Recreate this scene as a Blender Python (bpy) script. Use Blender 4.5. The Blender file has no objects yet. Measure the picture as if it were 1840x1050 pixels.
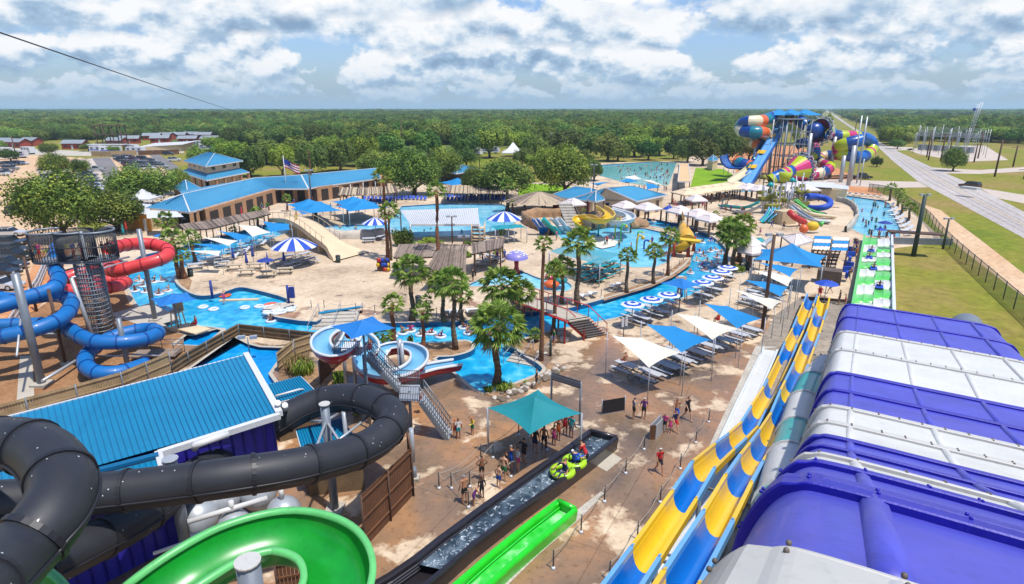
import bpy, bmesh, math, random
from mathutils import Vector, Matrix, noise
from mathutils.geometry import tessellate_polygon
from math import sin, cos, pi, radians, atan2, hypot, sqrt
random.seed(7)
R = random.Random(11)
sc = bpy.context.scene
col = sc.collection
# ---------------------------------------------------------------- camera
F = 1090.0; PIT = math.atan(330 / 1090); HC = 20.0
cam = bpy.data.cameras.new('camera'); camo = bpy.data.objects.new('camera', cam); col.objects.link(camo)
cam.sensor_width = 36; cam.lens = F / 1840 * 36; cam.clip_start = .1; cam.clip_end = 60000
camo.location = (0, 0, HC); camo.rotation_euler = (pi / 2 - PIT, 0, 0)
sc.camera = camo
def ray(x, y):
    a = (x - 920) / F; b = -(y - 525) / F
    return Vector((a, cos(PIT) + sin(PIT) * b, -sin(PIT) + cos(PIT) * b))
def G(x, y, z=0.0):                      # the point at height z that the photo shows at (x, y)
    r = ray(x, y); t = (z - HC) / r.z
    return Vector((r.x * t, r.y * t, z))
def D(x, y, d):                          # the point at depth d
    r = ray(x, y); return Vector((r.x * d, r.y * d, HC + r.z * d))
def onplane(x, y, A, B):                 # hit of the ray with the vertical plane through A and B
    r = ray(x, y); n = Vector((B[1] - A[1], -(B[0] - A[0]), 0)); t = (n.x * A[0] + n.y * A[1]) / (r.x * n.x + r.y * n.y)
    return Vector((r.x * t, r.y * t, HC + r.z * t))
# ---------------------------------------------------------------- materials
MATS = {}
def s2l(c):
    return tuple((v / 255 / 12.92 if v / 255 <= .04045 else ((v / 255 + .055) / 1.055) ** 2.4) for v in c)
def nn(nt, t, **k):
    n = nt.nodes.new(t)
    for a, b in k.items():
        if a in n.inputs: n.inputs[a].default_value = b
        else: setattr(n, a, b)
    return n
def ramp(nt, src, stops, interp='LINEAR'):
    r = nt.nodes.new('ShaderNodeValToRGB'); r.color_ramp.interpolation = interp
    e = r.color_ramp.elements
    e[0].position = stops[0][0]; e[0].color = (*stops[0][1], 1)
    e[1].position = stops[-1][0]; e[1].color = (*stops[-1][1], 1)
    for p, c in stops[1:-1]:
        q = e.new(p); q.color = (*c, 1)
    nt.links.new(src, r.inputs[0]); return r
def mul(c, k): return tuple(min(1, v * k) for v in c)
def mat(name, c, rough=.6, var=.15, scale=2.0, bump=0.0, bscale=20.0, metal=0.0, rnd=0.0, wave=None, coat=0.0, spec=.5, grime=.6, specks=0):
    if name in MATS: return MATS[name]
    m = bpy.data.materials.new(name); m.use_nodes = True; nt = m.node_tree; L = nt.links.new
    b = nt.nodes['Principled BSDF']; b.inputs['Roughness'].default_value = rough; b.inputs['Metallic'].default_value = metal
    b.inputs['Specular IOR Level'].default_value = spec
    if coat: b.inputs['Coat Weight'].default_value = coat; b.inputs['Coat Roughness'].default_value = .1
    tc = nt.nodes.new('ShaderNodeTexCoord')
    n1 = nn(nt, 'ShaderNodeTexNoise', Scale=scale, Detail=6.0, Roughness=.65); L(tc.outputs['Object'], n1.inputs['Vector'])
    r = ramp(nt, n1.outputs['Fac'], [(.3, mul(c, 1 - var)), (.7, mul(c, 1 + var))])
    out = r.outputs[0]
    g2 = nn(nt, 'ShaderNodeTexNoise', Scale=scale * 5 + 1.5, Detail=8.0, Roughness=.75, Distortion=.8); L(tc.outputs['Object'], g2.inputs['Vector'])      # grime and wear
    gr = ramp(nt, g2.outputs['Fac'], [(.34, (.74, .73, .70)), (.47, (1, 1, 1)), (.66, (1, 1, 1)), (.74, (1.12, 1.12, 1.12))]); gm = nn(nt, 'ShaderNodeMix', data_type='RGBA', blend_type='MULTIPLY'); gm.inputs[0].default_value = grime; L(out, gm.inputs[6]); L(gr.outputs[0], gm.inputs[7]); out = gm.outputs[2]
    if specks:
        sv = nn(nt, 'ShaderNodeTexVoronoi', Scale=specks); L(tc.outputs['Object'], sv.inputs['Vector']); sr = ramp(nt, sv.outputs['Distance'], [(.05, (.55, .55, .55)), (.075, (0, 0, 0))]); sm = nn(nt, 'ShaderNodeMix', data_type='RGBA', blend_type='ADD'); sm.inputs[0].default_value = 1; L(out, sm.inputs[6]); L(sr.outputs[0], sm.inputs[7]); out = sm.outputs[2]
    if wave:                              # (axis, scale, depth): ribs or planks across the object's own axis
        w = nt.nodes.new('ShaderNodeTexWave'); w.bands_direction = wave[0]; w.inputs['Scale'].default_value = wave[1]
        L(tc.outputs['Object'], w.inputs['Vector'])
        rr = ramp(nt, w.outputs['Fac'], [(0, (wave[2],) * 3), (wave[3] if len(wave) > 3 else .12, (1, 1, 1)), (1, (1, 1, 1))])
        mx = nt.nodes.new('ShaderNodeMix'); mx.data_type = 'RGBA'; mx.blend_type = 'MULTIPLY'; mx.inputs[0].default_value = 1
        L(out, mx.inputs[6]); L(rr.outputs[0], mx.inputs[7]); out = mx.outputs[2]
    if rnd:
        oi = nt.nodes.new('ShaderNodeObjectInfo'); h = nt.nodes.new('ShaderNodeHueSaturation')
        mr = nn(nt, 'ShaderNodeMapRange'); mr.inputs[3].default_value = 1 - rnd; mr.inputs[4].default_value = 1 + rnd
        L(oi.outputs['Random'], mr.inputs[0]); L(mr.outputs[0], h.inputs['Value']); L(out, h.inputs['Color'])
        mr2 = nn(nt, 'ShaderNodeMapRange'); mr2.inputs[3].default_value = .5 - rnd * .08; mr2.inputs[4].default_value = .5 + rnd * .06
        mm = nn(nt, 'ShaderNodeMath', operation='FRACT'); m2 = nn(nt, 'ShaderNodeMath', operation='MULTIPLY'); m2.inputs[1].default_value = 7.31
        L(oi.outputs['Random'], m2.inputs[0]); L(m2.outputs[0], mm.inputs[0]); L(mm.outputs[0], mr2.inputs[0]); L(mr2.outputs[0], h.inputs['Hue'])
        out = h.outputs[0]
    L(out, b.inputs['Base Color'])
    if bump:
        n2 = nn(nt, 'ShaderNodeTexNoise', Scale=bscale, Detail=5.0); L(tc.outputs['Object'], n2.inputs['Vector'])
        bp = nn(nt, 'ShaderNodeBump', Strength=bump, Distance=.05); L(n2.outputs['Fac'], bp.inputs['Height']); L(bp.outputs[0], b.inputs['Normal'])
    MATS[name] = m; return m
def C(*rgb): return tuple(v * KC for v in s2l(rgb))
KC = .74
def defm(name, rgb, *a, **k): return mat(name, C(*rgb), *a, **k)
# ---------------------------------------------------------------- mesh builder
class MB:
    def __init__(s): s.v = []; s.f = []; s.mi = []; s.sm = []; s.ms = []; s.cur = 0; s.smooth = False
    def m(s, name, smooth=None):
        if name not in s.ms: s.ms.append(name)
        s.cur = s.ms.index(name)
        if smooth is not None: s.smooth = smooth
        return s
    def add(s, vs, fs, smooth=None):
        o = len(s.v); s.v += [tuple(v) for v in vs]
        for f in fs:
            s.f.append([i + o for i in f]); s.mi.append(s.cur); s.sm.append(s.smooth if smooth is None else smooth)
        return s
    def poly(s, pts): return s.add(pts, [list(range(len(pts)))], False)
    def quad(s, a, b, c, d): return s.add([a, b, c, d], [[0, 1, 2, 3]], False)
    def box(s, c, size, rz=0.0, M=None, taper=1.0):
        hx, hy, hz = [q / 2 for q in size]
        T = M if M is not None else Matrix.Translation(c) @ Matrix.Rotation(rz, 4, 'Z')
        vs = [T @ Vector((x * hx * (taper if z > 0 else 1), y * hy * (taper if z > 0 else 1), z * hz)) for x, y, z in
              [(-1, -1, -1), (1, -1, -1), (1, 1, -1), (-1, 1, -1), (-1, -1, 1), (1, -1, 1), (1, 1, 1), (-1, 1, 1)]]
        return s.add(vs, [[3, 2, 1, 0], [4, 5, 6, 7], [0, 1, 5, 4], [1, 2, 6, 5], [2, 3, 7, 6], [3, 0, 4, 7]], False)
    def beam(s, p, q, w, h=None, up=(0, 0, 1)):
        p = Vector(p); q = Vector(q); h = h or w; d = (q - p).normalized(); u = Vector(up)
        if abs(d.dot(u)) > .98: u = Vector((1, 0, 0))
        a = d.cross(u).normalized(); b = a.cross(d).normalized(); vs = []
        for e in (p, q): vs += [e + a * (i * w / 2) + b * (j * h / 2) for i, j in ((-1, -1), (1, -1), (1, 1), (-1, 1))]
        return s.add(vs, [[3, 2, 1, 0], [4, 5, 6, 7], [0, 1, 5, 4], [1, 2, 6, 5], [2, 3, 7, 6], [3, 0, 4, 7]], False)
    def cyl(s, p, q, r0, r1=None, n=8, caps=True):
        return s.tube([p, q], [r0, r0 if r1 is None else r1], n, caps)
    def tube(s, path, r, n=8, caps=True, arc=None, closed=False, flat=1.0, up=(0, 0, 1)):
        P = [Vector(p) for p in path]; N = len(P); vs = []; fr = frames(P, up)
        rr = r if isinstance(r, (list, tuple)) else [r] * N
        a0, a1 = arc if arc else (0, 2 * pi); cnt = n if not arc else n + 1
        for i in range(N):
            t, sd, u = fr[i]
            for k in range(cnt):
                a = a0 + (a1 - a0) * k / n
                vs.append(P[i] + sd * (cos(a) * rr[i]) + u * (sin(a) * rr[i] * flat))
        fs = []
        for i in range(N - 1):
            for k in range(n):
                k2 = (k + 1) % cnt if not arc else k + 1
                fs.append([i * cnt + k, i * cnt + k2, (i + 1) * cnt + k2, (i + 1) * cnt + k])
        if caps and not arc: fs += [list(range(cnt))[::-1], [(N - 1) * cnt + k for k in range(cnt)]]
        o = len(s.f); s.add(vs, fs, True)
        if caps and not arc: s.sm[-1] = s.sm[-2] = False
        return s
    def sweep(s, path, prof, up=(0, 0, 1), closed=False):      # prof: (side, up) pairs
        P = [Vector(p) for p in path]; fr = frames(P, up); n = len(prof(0)) if callable(prof) else len(prof); vs = []
        for i, p in enumerate(P):
            t, sd, u = fr[i]
            for a, b in (prof if not callable(prof) else prof(i)): vs.append(p + sd * a + u * b)
        fs = []
        for i in range(len(P) - 1):
            for k in range(n if closed else n - 1):
                k2 = (k + 1) % n; fs.append([i * n + k, i * n + k2, (i + 1) * n + k2, (i + 1) * n + k])
        return s.add(vs, fs)
    def prism(s, pts, z0, z1):
        n = len(pts); a = sum(pts[i][0] * pts[(i + 1) % n][1] - pts[(i + 1) % n][0] * pts[i][1] for i in range(n))
        if a < 0: pts = pts[::-1]
        vs = [(p[0], p[1], z0) for p in pts] + [(p[0], p[1], z1) for p in pts]
        fs = [[i, (i + 1) % n, n + (i + 1) % n, n + i] for i in range(n)]
        s.add(vs, fs, False)
        tri = tessellate_polygon([[Vector((p[0], p[1], 0)) for p in pts]])
        out = []
        for t in tri:
            A, B, Cc = [pts[i] for i in t]
            if (B[0] - A[0]) * (Cc[1] - A[1]) - (B[1] - A[1]) * (Cc[0] - A[0]) < 0: t = t[::-1]
            out.append(t)
        return s.add([(p[0], p[1], z1) for p in pts], out, False)
    def ball(s, c, r, n=10, m=6, sq=(1, 1, 1)):
        c = Vector(c); vs = [c + Vector((0, 0, -r * sq[2]))]
        for j in range(1, m):
            ph = -pi / 2 + pi * j / m
            vs += [c + Vector((cos(2 * pi * k / n) * cos(ph) * r * sq[0], sin(2 * pi * k / n) * cos(ph) * r * sq[1], sin(ph) * r * sq[2])) for k in range(n)]
        vs.append(c + Vector((0, 0, r * sq[2]))); e = len(vs) - 1
        fs = [[0, 1 + (k + 1) % n, 1 + k] for k in range(n)]
        for j in range(m - 2):
            for k in range(n): fs.append([1 + j * n + k, 1 + j * n + (k + 1) % n, 1 + (j + 1) * n + (k + 1) % n, 1 + (j + 1) * n + k])
        fs += [[e, 1 + (m - 2) * n + k, 1 + (m - 2) * n + (k + 1) % n] for k in range(n)]
        return s.add(vs, fs, True)
    def torus(s, c, Rr, r, n=16, m=7, M=None):
        T = (M or Matrix.Identity(4)); vs = []
        for i in range(n):
            a = 2 * pi * i / n
            for j in range(m):
                b = 2 * pi * j / m; vs.append(Vector(c) + T @ Vector(((Rr + r * cos(b)) * cos(a), (Rr + r * cos(b)) * sin(a), r * sin(b))))
        fs = [[i * m + j, ((i + 1) % n) * m + j, ((i + 1) % n) * m + (j + 1) % m, i * m + (j + 1) % m] for i in range(n) for j in range(m)]
        return s.add(vs, fs, True)
    def build(s, name, parent=None, origin=None):
        me = bpy.data.meshes.new(name); O = Vector(origin) if origin is not None else Vector((0, 0, 0))
        base = Vector((0, 0, 0))
        if parent is not None: base = parent.location if parent.parent is None else parent.location + parent.parent.location
        if parent is not None and parent.get('lit') is None and parent.rotation_euler.z == 0: off = base
        else: off = Vector((0, 0, 0))
        if parent is None and origin is None and s.v:
            xs = [v[0] for v in s.v]; ys = [v[1] for v in s.v]; zs = [v[2] for v in s.v]
            off = Vector(((min(xs) + max(xs)) / 2, (min(ys) + max(ys)) / 2, min(zs)))
        if origin is not None: off = O
        me.from_pydata([(v[0] - off.x, v[1] - off.y, v[2] - off.z) for v in s.v], [], s.f)
        for nme in s.ms: me.materials.append(MATS[nme])
        me.polygons.foreach_set('material_index', s.mi); me.polygons.foreach_set('use_smooth', s.sm)
        me.update(); o = bpy.data.objects.new(name, me); col.objects.link(o)
        if parent is not None: o.parent = parent
        else: o.location = off
        return o
def frames(P, up=(0, 0, 1)):
    N = len(P); out = []
    for i in range(N):
        t = (P[min(i + 1, N - 1)] - P[max(i - 1, 0)]).normalized(); u = Vector(up)
        if abs(t.dot(u)) > .999: u = Vector((0, 1, 0))
        sd = t.cross(u).normalized(); out.append((t, sd, sd.cross(t).normalized()))
    return out
def tag(o, label=None, cat=None, group=None, kind=None):
    if label: o['label'] = label
    if cat: o['category'] = cat
    if group: o['group'] = group
    if kind: o['kind'] = kind
    return o
def thing(name, label, cat, loc=(0, 0, 0), group=None, rz=0.0):   # parts are built in world coordinates unless rz is given
    o = bpy.data.objects.new(name, None); o.empty_display_size = .2; col.objects.link(o)
    o.location = loc; o.rotation_euler = (0, 0, rz)
    return tag(o, label, cat, group)
def dup(o, loc=None, rz=None, label=None, group=None, scale=None, parent=None):
    c = o.copy(); col.objects.link(c)
    if parent is not None: c.parent = parent
    if loc is not None: c.location = loc
    if rz is not None: c.rotation_euler = (0, 0, rz)
    if scale is not None: c.scale = scale if not isinstance(scale, (int, float)) else (scale,) * 3
    if label: c['label'] = label
    if group: c['group'] = group
    for ch in KIDS.get(o.name, o.children): dup(ch, parent=c)
    return c
KIDS = {}
class Proto:                              # first use places the prototype itself, later uses copy it
    def __init__(s, root): s.r = root; s.used = False; s.kids = list(root.children); s.sub = {k.name: list(k.children) for k in s.kids}
    def put(s, loc, rz=0.0, label=None, group=None, scale=1.0):
        if not s.used:
            s.used = True; o = s.r; o.location = loc; o.rotation_euler = (0, 0, rz); o.scale = scale if not isinstance(scale, (int, float)) else (scale,) * 3
            if label: o['label'] = label
            if group: o['group'] = group
            return o
        c = s.r.copy(); col.objects.link(c); c.location = loc; c.rotation_euler = (0, 0, rz); c.scale = scale if not isinstance(scale, (int, float)) else (scale,) * 3
        if label: c['label'] = label
        if group: c['group'] = group
        for k in s.kids:
            d = k.copy(); col.objects.link(d); d.parent = c
            for g in s.sub[k.name]:
                e = g.copy(); col.objects.link(e); e.parent = d
        return c
ORD = ['first', 'second', 'third', 'fourth', 'fifth', 'sixth', 'seventh', 'eighth', 'ninth', 'tenth', 'eleventh', 'twelfth', 'thirteenth', 'fourteenth', 'fifteenth', 'sixteenth', 'seventeenth', 'eighteenth', 'nineteenth', 'twentieth',
       'twenty-first', 'twenty-second', 'twenty-third', 'twenty-fourth', 'twenty-fifth', 'twenty-sixth', 'twenty-seventh', 'twenty-eighth', 'twenty-ninth', 'thirtieth']
def lerp(a, b, t): return a + (b - a) * t
def smooth_path(P, n=6):                  # Catmull-Rom through the points
    P = [Vector(p) for p in P]; out = []
    for i in range(len(P) - 1):
        a = P[max(i - 1, 0)]; b = P[i]; c = P[i + 1]; d = P[min(i + 2, len(P) - 1)]
        for k in range(n):
            t = k / n; out.append(.5 * ((2 * b) + (-a + c) * t + (2 * a - 5 * b + 4 * c - d) * t * t + (-a + 3 * b - 3 * c + d) * t ** 3))
    out.append(P[-1]); return out
def circ(c, r, n=24, a0=0, a1=2 * pi, z=None): return [Vector((c[0] + r * cos(a0 + (a1 - a0) * k / n), c[1] + r * sin(a0 + (a1 - a0) * k / n), c[2] if z is None else z)) for k in range(n)]
# ---------------------------------------------------------------- palette
defm('deck', (0, 0, 0))
def deckmat():
    m = MATS['deck']; nt = m.node_tree; nt.nodes.clear(); L = nt.links.new
    o = nn(nt, 'ShaderNodeOutputMaterial'); b = nn(nt, 'ShaderNodeBsdfPrincipled'); L(b.outputs[0], o.inputs[0])
    g = nn(nt, 'ShaderNodeNewGeometry')
    n1 = nn(nt, 'ShaderNodeTexNoise', Scale=.11, Detail=8.0, Roughness=.62, Distortion=.2); L(g.outputs['Position'], n1.inputs['Vector'])
    n2 = nn(nt, 'ShaderNodeTexNoise', Scale=1.3, Detail=8.0, Roughness=.7); L(g.outputs['Position'], n2.inputs['Vector'])
    n3 = nn(nt, 'ShaderNodeTexNoise', Scale=.3, Detail=9.0, Roughness=.62, Distortion=.15); L(g.outputs['Position'], n3.inputs['Vector'])
    nmix = nn(nt, 'ShaderNodeMath', operation='MULTIPLY_ADD'); L(n1.outputs['Fac'], nmix.inputs[0]); nmix.inputs[1].default_value = 1.1; nb = nn(nt, 'ShaderNodeMath', operation='MULTIPLY_ADD'); L(n2.outputs['Fac'], nb.inputs[0]); nb.inputs[1].default_value = .7; nb.inputs[2].default_value = -.4; L(nb.outputs[0], nmix.inputs[2])
    base = ramp(nt, nmix.outputs[0], [(.2, C(158, 134, 108)), (.40, C(204, 180, 150)), (.56, C(226, 202, 170)), (.75, C(240, 220, 192))])
    # the decks nearer the tower are wet and brown; the wetness thins out with distance from the flumes
    sep = nn(nt, 'ShaderNodeSeparateXYZ'); L(g.outputs['Position'], sep.inputs[0])
    wet = nn(nt, 'ShaderNodeMapRange'); wet.inputs[1].default_value = 66; wet.inputs[2].default_value = 42; L(sep.outputs[1], wet.inputs[0])
    a = nn(nt, 'ShaderNodeMath', operation='MULTIPLY_ADD'); L(wet.outputs[0], a.inputs[0]); a.inputs[1].default_value = .21; L(n3.outputs['Fac'], a.inputs[2])
    mk = ramp(nt, a.outputs[0], [(.6, (0, 0, 0)), (.66, (1, 1, 1))])
    wetc = ramp(nt, n1.outputs['Fac'], [(.36, C(112, 96, 80)), (.47, C(146, 120, 96)), (.6, C(184, 138, 98))])
    mx = nn(nt, 'ShaderNodeMix', data_type='RGBA'); L(mk.outputs[0], mx.inputs[0]); L(base.outputs[0], mx.inputs[6]); L(wetc.outputs[0], mx.inputs[7])
    # pour joints, following the park's grid
    mp = nn(nt, 'ShaderNodeMapping'); mp.inputs['Rotation'].default_value = (0, 0, radians(28)); L(g.outputs['Position'], mp.inputs[0])
    br = nn(nt, 'ShaderNodeTexBrick', Scale=.13); br.offset = 0; br.inputs['Mortar Size'].default_value = .004; br.inputs['Brick Width'].default_value = 1; br.inputs['Row Height'].default_value = 1
    L(mp.outputs[0], br.inputs['Vector'])
    jr = ramp(nt, br.outputs['Fac'], [(0, (1, 1, 1)), (1, (.80, .78, .75))]); br.inputs['Color1'].default_value = (1.04, 1.04, 1.03, 1); br.inputs['Color2'].default_value = (.92, .92, .93, 1); br.inputs['Mortar'].default_value = (.9, .9, .9, 1)
    m0 = nn(nt, 'ShaderNodeMix', data_type='RGBA', blend_type='MULTIPLY'); m0.inputs[0].default_value = 1; L(mx.outputs[2], m0.inputs[6]); L(br.outputs['Color'], m0.inputs[7])
    m2 = nn(nt, 'ShaderNodeMix', data_type='RGBA', blend_type='MULTIPLY'); m2.inputs[0].default_value = 1; L(m0.outputs[2], m2.inputs[6]); L(jr.outputs[0], m2.inputs[7])
    # small dark scuffs
    n4 = nn(nt, 'ShaderNodeTexNoise', Scale=3.0, Detail=9.0, Roughness=.8); L(g.outputs['Position'], n4.inputs['Vector'])
    sr = ramp(nt, n4.outputs['Fac'], [(.36, (.58, .54, .5)), (.47, (1, 1, 1))])
    m3 = nn(nt, 'ShaderNodeMix', data_type='RGBA', blend_type='MULTIPLY'); m3.inputs[0].default_value = 1; L(m2.outputs[2], m3.inputs[6]); L(sr.outputs[0], m3.inputs[7])
    L(m3.outputs[2], b.inputs['Base Color'])
    rr = nn(nt, 'ShaderNodeMapRange'); rr.inputs[3].default_value = .85; rr.inputs[4].default_value = .24; L(mk.outputs[0], rr.inputs[0]); L(rr.outputs[0], b.inputs['Roughness'])
    bp = nn(nt, 'ShaderNodeBump', Strength=.15, Distance=.03); L(n4.outputs['Fac'], bp.inputs['Height']); L(bp.outputs[0], b.inputs['Normal'])
deckmat()
def grassmat(name, cols, scale=.05, fine=2.5):
    m = bpy.data.materials.new(name); MATS[name] = m; m.use_nodes = True; nt = m.node_tree; L = nt.links.new; b = nt.nodes['Principled BSDF']
    g = nn(nt, 'ShaderNodeNewGeometry'); b.inputs['Roughness'].default_value = .95; b.inputs['Specular IOR Level'].default_value = .15
    n1 = nn(nt, 'ShaderNodeTexNoise', Scale=scale, Detail=9.0, Roughness=.65, Distortion=.4); L(g.outputs['Position'], n1.inputs['Vector'])
    n2 = nn(nt, 'ShaderNodeTexNoise', Scale=fine, Detail=6.0, Roughness=.75); L(g.outputs['Position'], n2.inputs['Vector'])
    r = ramp(nt, n1.outputs['Fac'], [(.28 + .44 * i / (len(cols) - 1), c) for i, c in enumerate(cols)])
    f = ramp(nt, n2.outputs['Fac'], [(.3, (.6, .6, .6)), (.7, (1.25, 1.25, 1.25))])
    mx = nn(nt, 'ShaderNodeMix', data_type='RGBA', blend_type='MULTIPLY'); mx.inputs[0].default_value = 1; L(r.outputs[0], mx.inputs[6]); L(f.outputs[0], mx.inputs[7])
    L(mx.outputs[2], b.inputs['Base Color'])
    bp = nn(nt, 'ShaderNodeBump', Strength=.5, Distance=.1); L(n2.outputs['Fac'], bp.inputs['Height']); L(bp.outputs[0], b.inputs['Normal'])
grassmat('field', [C(88, 112, 36), C(128, 140, 42), C(146, 142, 56), C(158, 138, 78), C(176, 148, 96)], .035, .7)
grassmat('lawn', [C(108, 146, 30), C(134, 176, 34), C(150, 186, 44)], .2)
grassmat('dirt', [C(214, 170, 130), C(226, 190, 152), C(236, 204, 168)], .06, 1.2)
grassmat('red_dirt', [C(196, 128, 84), C(216, 152, 104), C(226, 172, 128)], .1, 1.5)
grassmat('mulch', [C(138, 98, 66), C(170, 126, 88), C(192, 150, 110)], .3, 4)
grassmat('rock_bed', [C(120, 92, 66), C(176, 140, 106), C(208, 174, 136)], .9, 9)
grassmat('asphalt', [C(122, 118, 118), C(138, 134, 134), C(150, 146, 146)], .08, 3)
grassmat('highway', [C(184, 176, 172), C(198, 190, 184), C(208, 200, 192)], .03, 1.0)
grassmat('gravel', [C(206, 190, 176), C(220, 206, 192)], .2, 3)
grassmat('concrete', [C(186, 178, 164), C(204, 196, 182), C(216, 208, 196)], .3, 5)
def watermat(name, c0, c1, c2, rough=.06, foam=0.0, sc_=.9):
    m = bpy.data.materials.new(name); MATS[name] = m; m.use_nodes = True; nt = m.node_tree; L = nt.links.new; b = nt.nodes['Principled BSDF']
    g = nn(nt, 'ShaderNodeNewGeometry'); b.inputs['Roughness'].default_value = rough; b.inputs['IOR'].default_value = 1.33; b.inputs['Specular IOR Level'].default_value = .45
    n0 = nn(nt, 'ShaderNodeTexNoise', Scale=sc_ * 1.5, Detail=4.0); L(g.outputs['Position'], n0.inputs['Vector'])
    v = nn(nt, 'ShaderNodeTexVoronoi', feature='SMOOTH_F1', Scale=sc_ * 2.2); L(n0.outputs['Color'], v.inputs['Vector'])
    mxv = nn(nt, 'ShaderNodeMix', data_type='VECTOR'); mxv.inputs[0].default_value = .35; L(g.outputs['Position'], mxv.inputs[4]); L(n0.outputs['Color'], mxv.inputs[5]); L(mxv.outputs[1], v.inputs['Vector'])
    n1 = nn(nt, 'ShaderNodeTexNoise', Scale=.22, Detail=9.0, Roughness=.68); L(g.outputs['Position'], n1.inputs['Vector'])
    add = nn(nt, 'ShaderNodeMath', operation='MULTIPLY_ADD'); L(v.outputs['Distance'], add.inputs[0]); add.inputs[1].default_value = .42; L(n1.outputs['Fac'], add.inputs[2])  # cell pattern paints pale caustic light into the water colour
    r = ramp(nt, add.outputs[0], [(.45, c0), (.68, c1), (.9, c2)]); out = r.outputs[0]
    if foam:
        n3 = nn(nt, 'ShaderNodeTexNoise', Scale=2.4, Detail=9.0, Roughness=.75, Distortion=1.5); L(g.outputs['Position'], n3.inputs['Vector'])
        fr = ramp(nt, n3.outputs['Fac'], [(.62 - foam * .2, (0, 0, 0)), (.72 - foam * .15, (1, 1, 1))])
        mx = nn(nt, 'ShaderNodeMix', data_type='RGBA'); L(fr.outputs[0], mx.inputs[0]); L(out, mx.inputs[6]); mx.inputs[7].default_value = (.8, .88, .92, 1); out = mx.outputs[2]
    L(out, b.inputs['Base Color'])
    n2 = nn(nt, 'ShaderNodeTexNoise', Scale=3.2, Detail=4.0, Roughness=.6, Distortion=.5); L(g.outputs['Position'], n2.inputs['Vector'])
    bp = nn(nt, 'ShaderNodeBump', Strength=.35, Distance=.12); L(n2.outputs['Fac'], bp.inputs['Height']); L(bp.outputs[0], b.inputs['Normal'])
watermat('water', C(0, 138, 198), C(26, 176, 222), C(120, 216, 236))
watermat('water_deep', C(0, 134, 210), C(10, 152, 222), C(40, 178, 232))
watermat('water_pale', C(96, 192, 226), C(132, 212, 236), C(176, 228, 240))
watermat('water_green', C(104, 186, 186), C(128, 204, 200), C(160, 216, 212))
watermat('water_kid', C(84, 186, 226), C(112, 206, 236), C(160, 224, 240))
watermat('water_dark', C(30, 40, 50), C(62, 78, 92), C(120, 138, 150), foam=.35, sc_=1.6)
defm('pool_wall', (24, 92, 142), .35, .12, 1.0)
defm('coping', (196, 186, 168), .7, .1, 1.0)
# ---------------------------------------------------------------- ground sheets
def tess(outer, holes, z, name, matn, kind='structure', zf=None):
    loops = [outer] + holes; pts = [Vector((p[0], p[1], 0)) for l in loops for p in l]
    tr = tessellate_polygon([[Vector((p[0], p[1], 0)) for p in l] for l in loops]); fs = []
    for t in tr:
        A, B, Cc = [pts[i] for i in t]
        ar = (B.x - A.x) * (Cc.y - A.y) - (B.y - A.y) * (Cc.x - A.x)
        if abs(ar) < 1e-9: continue
        fs.append(list(t) if ar > 0 else list(t)[::-1])
    m = MB().m(matn, False); m.add([(p.x, p.y, z) for p in pts], fs); o = m.build(name, origin=(0, 0, 0)); tag(o, kind=kind); return o
def px(pts, z=0): return [G(x, y, z) for x, y in pts]
def loop_smooth(P, n=4):
    P = [Vector(p) for p in P]; N = len(P); out = []
    for i in range(N):
        a, b, c, d = P[i - 1], P[i], P[(i + 1) % N], P[(i + 2) % N]
        for k in range(n):
            t = k / n; out.append(.5 * ((2 * b) + (-a + c) * t + (2 * a - 5 * b + 4 * c - d) * t * t + (-a + 3 * b - 3 * c + d) * t ** 3))
    return out
river = [(548, 392), (480, 404), (405, 424), (340, 441), (290, 452), (250, 462), (234, 480), (230, 500), (234, 522), (246, 546), (264, 564), (300, 586), (345, 602),
         (392, 590), (425, 604), (470, 622), (570, 622), (620, 628), (700, 618), (797, 615), (835, 611), (854, 619), (846, 632), (815, 641), (784, 645), (824, 674), (868, 705), (926, 687), (972, 668), (968, 656), (955, 648), (941, 640), (925, 628), (905, 618), (960, 603),
         (1000, 591), (1041, 586), (1079, 577), (1121, 568), (1178, 551), (1242, 530), (1280, 508), (1303, 486), (1309, 466), (1303, 446), (1286, 430), (1260, 417), (1221, 404), (1178, 395), (1142, 392),
         (1142, 401), (1180, 408), (1215, 416), (1240, 424), (1250, 436), (1247, 455), (1234, 474), (1208, 494), (1170, 512), (1113, 530), (1041, 550), (990, 560), (930, 563), (850, 575), (807, 579), (690, 581), (640, 578),
         (637, 560), (583, 559), (568, 579), (477, 566), (495, 551), (516, 538), (456, 521), (430, 517), (407, 524), (380, 531), (352, 531), (327, 519), (314, 505), (316, 492), (334, 480), (375, 466), (440, 446), (500, 424), (550, 406)]
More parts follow.
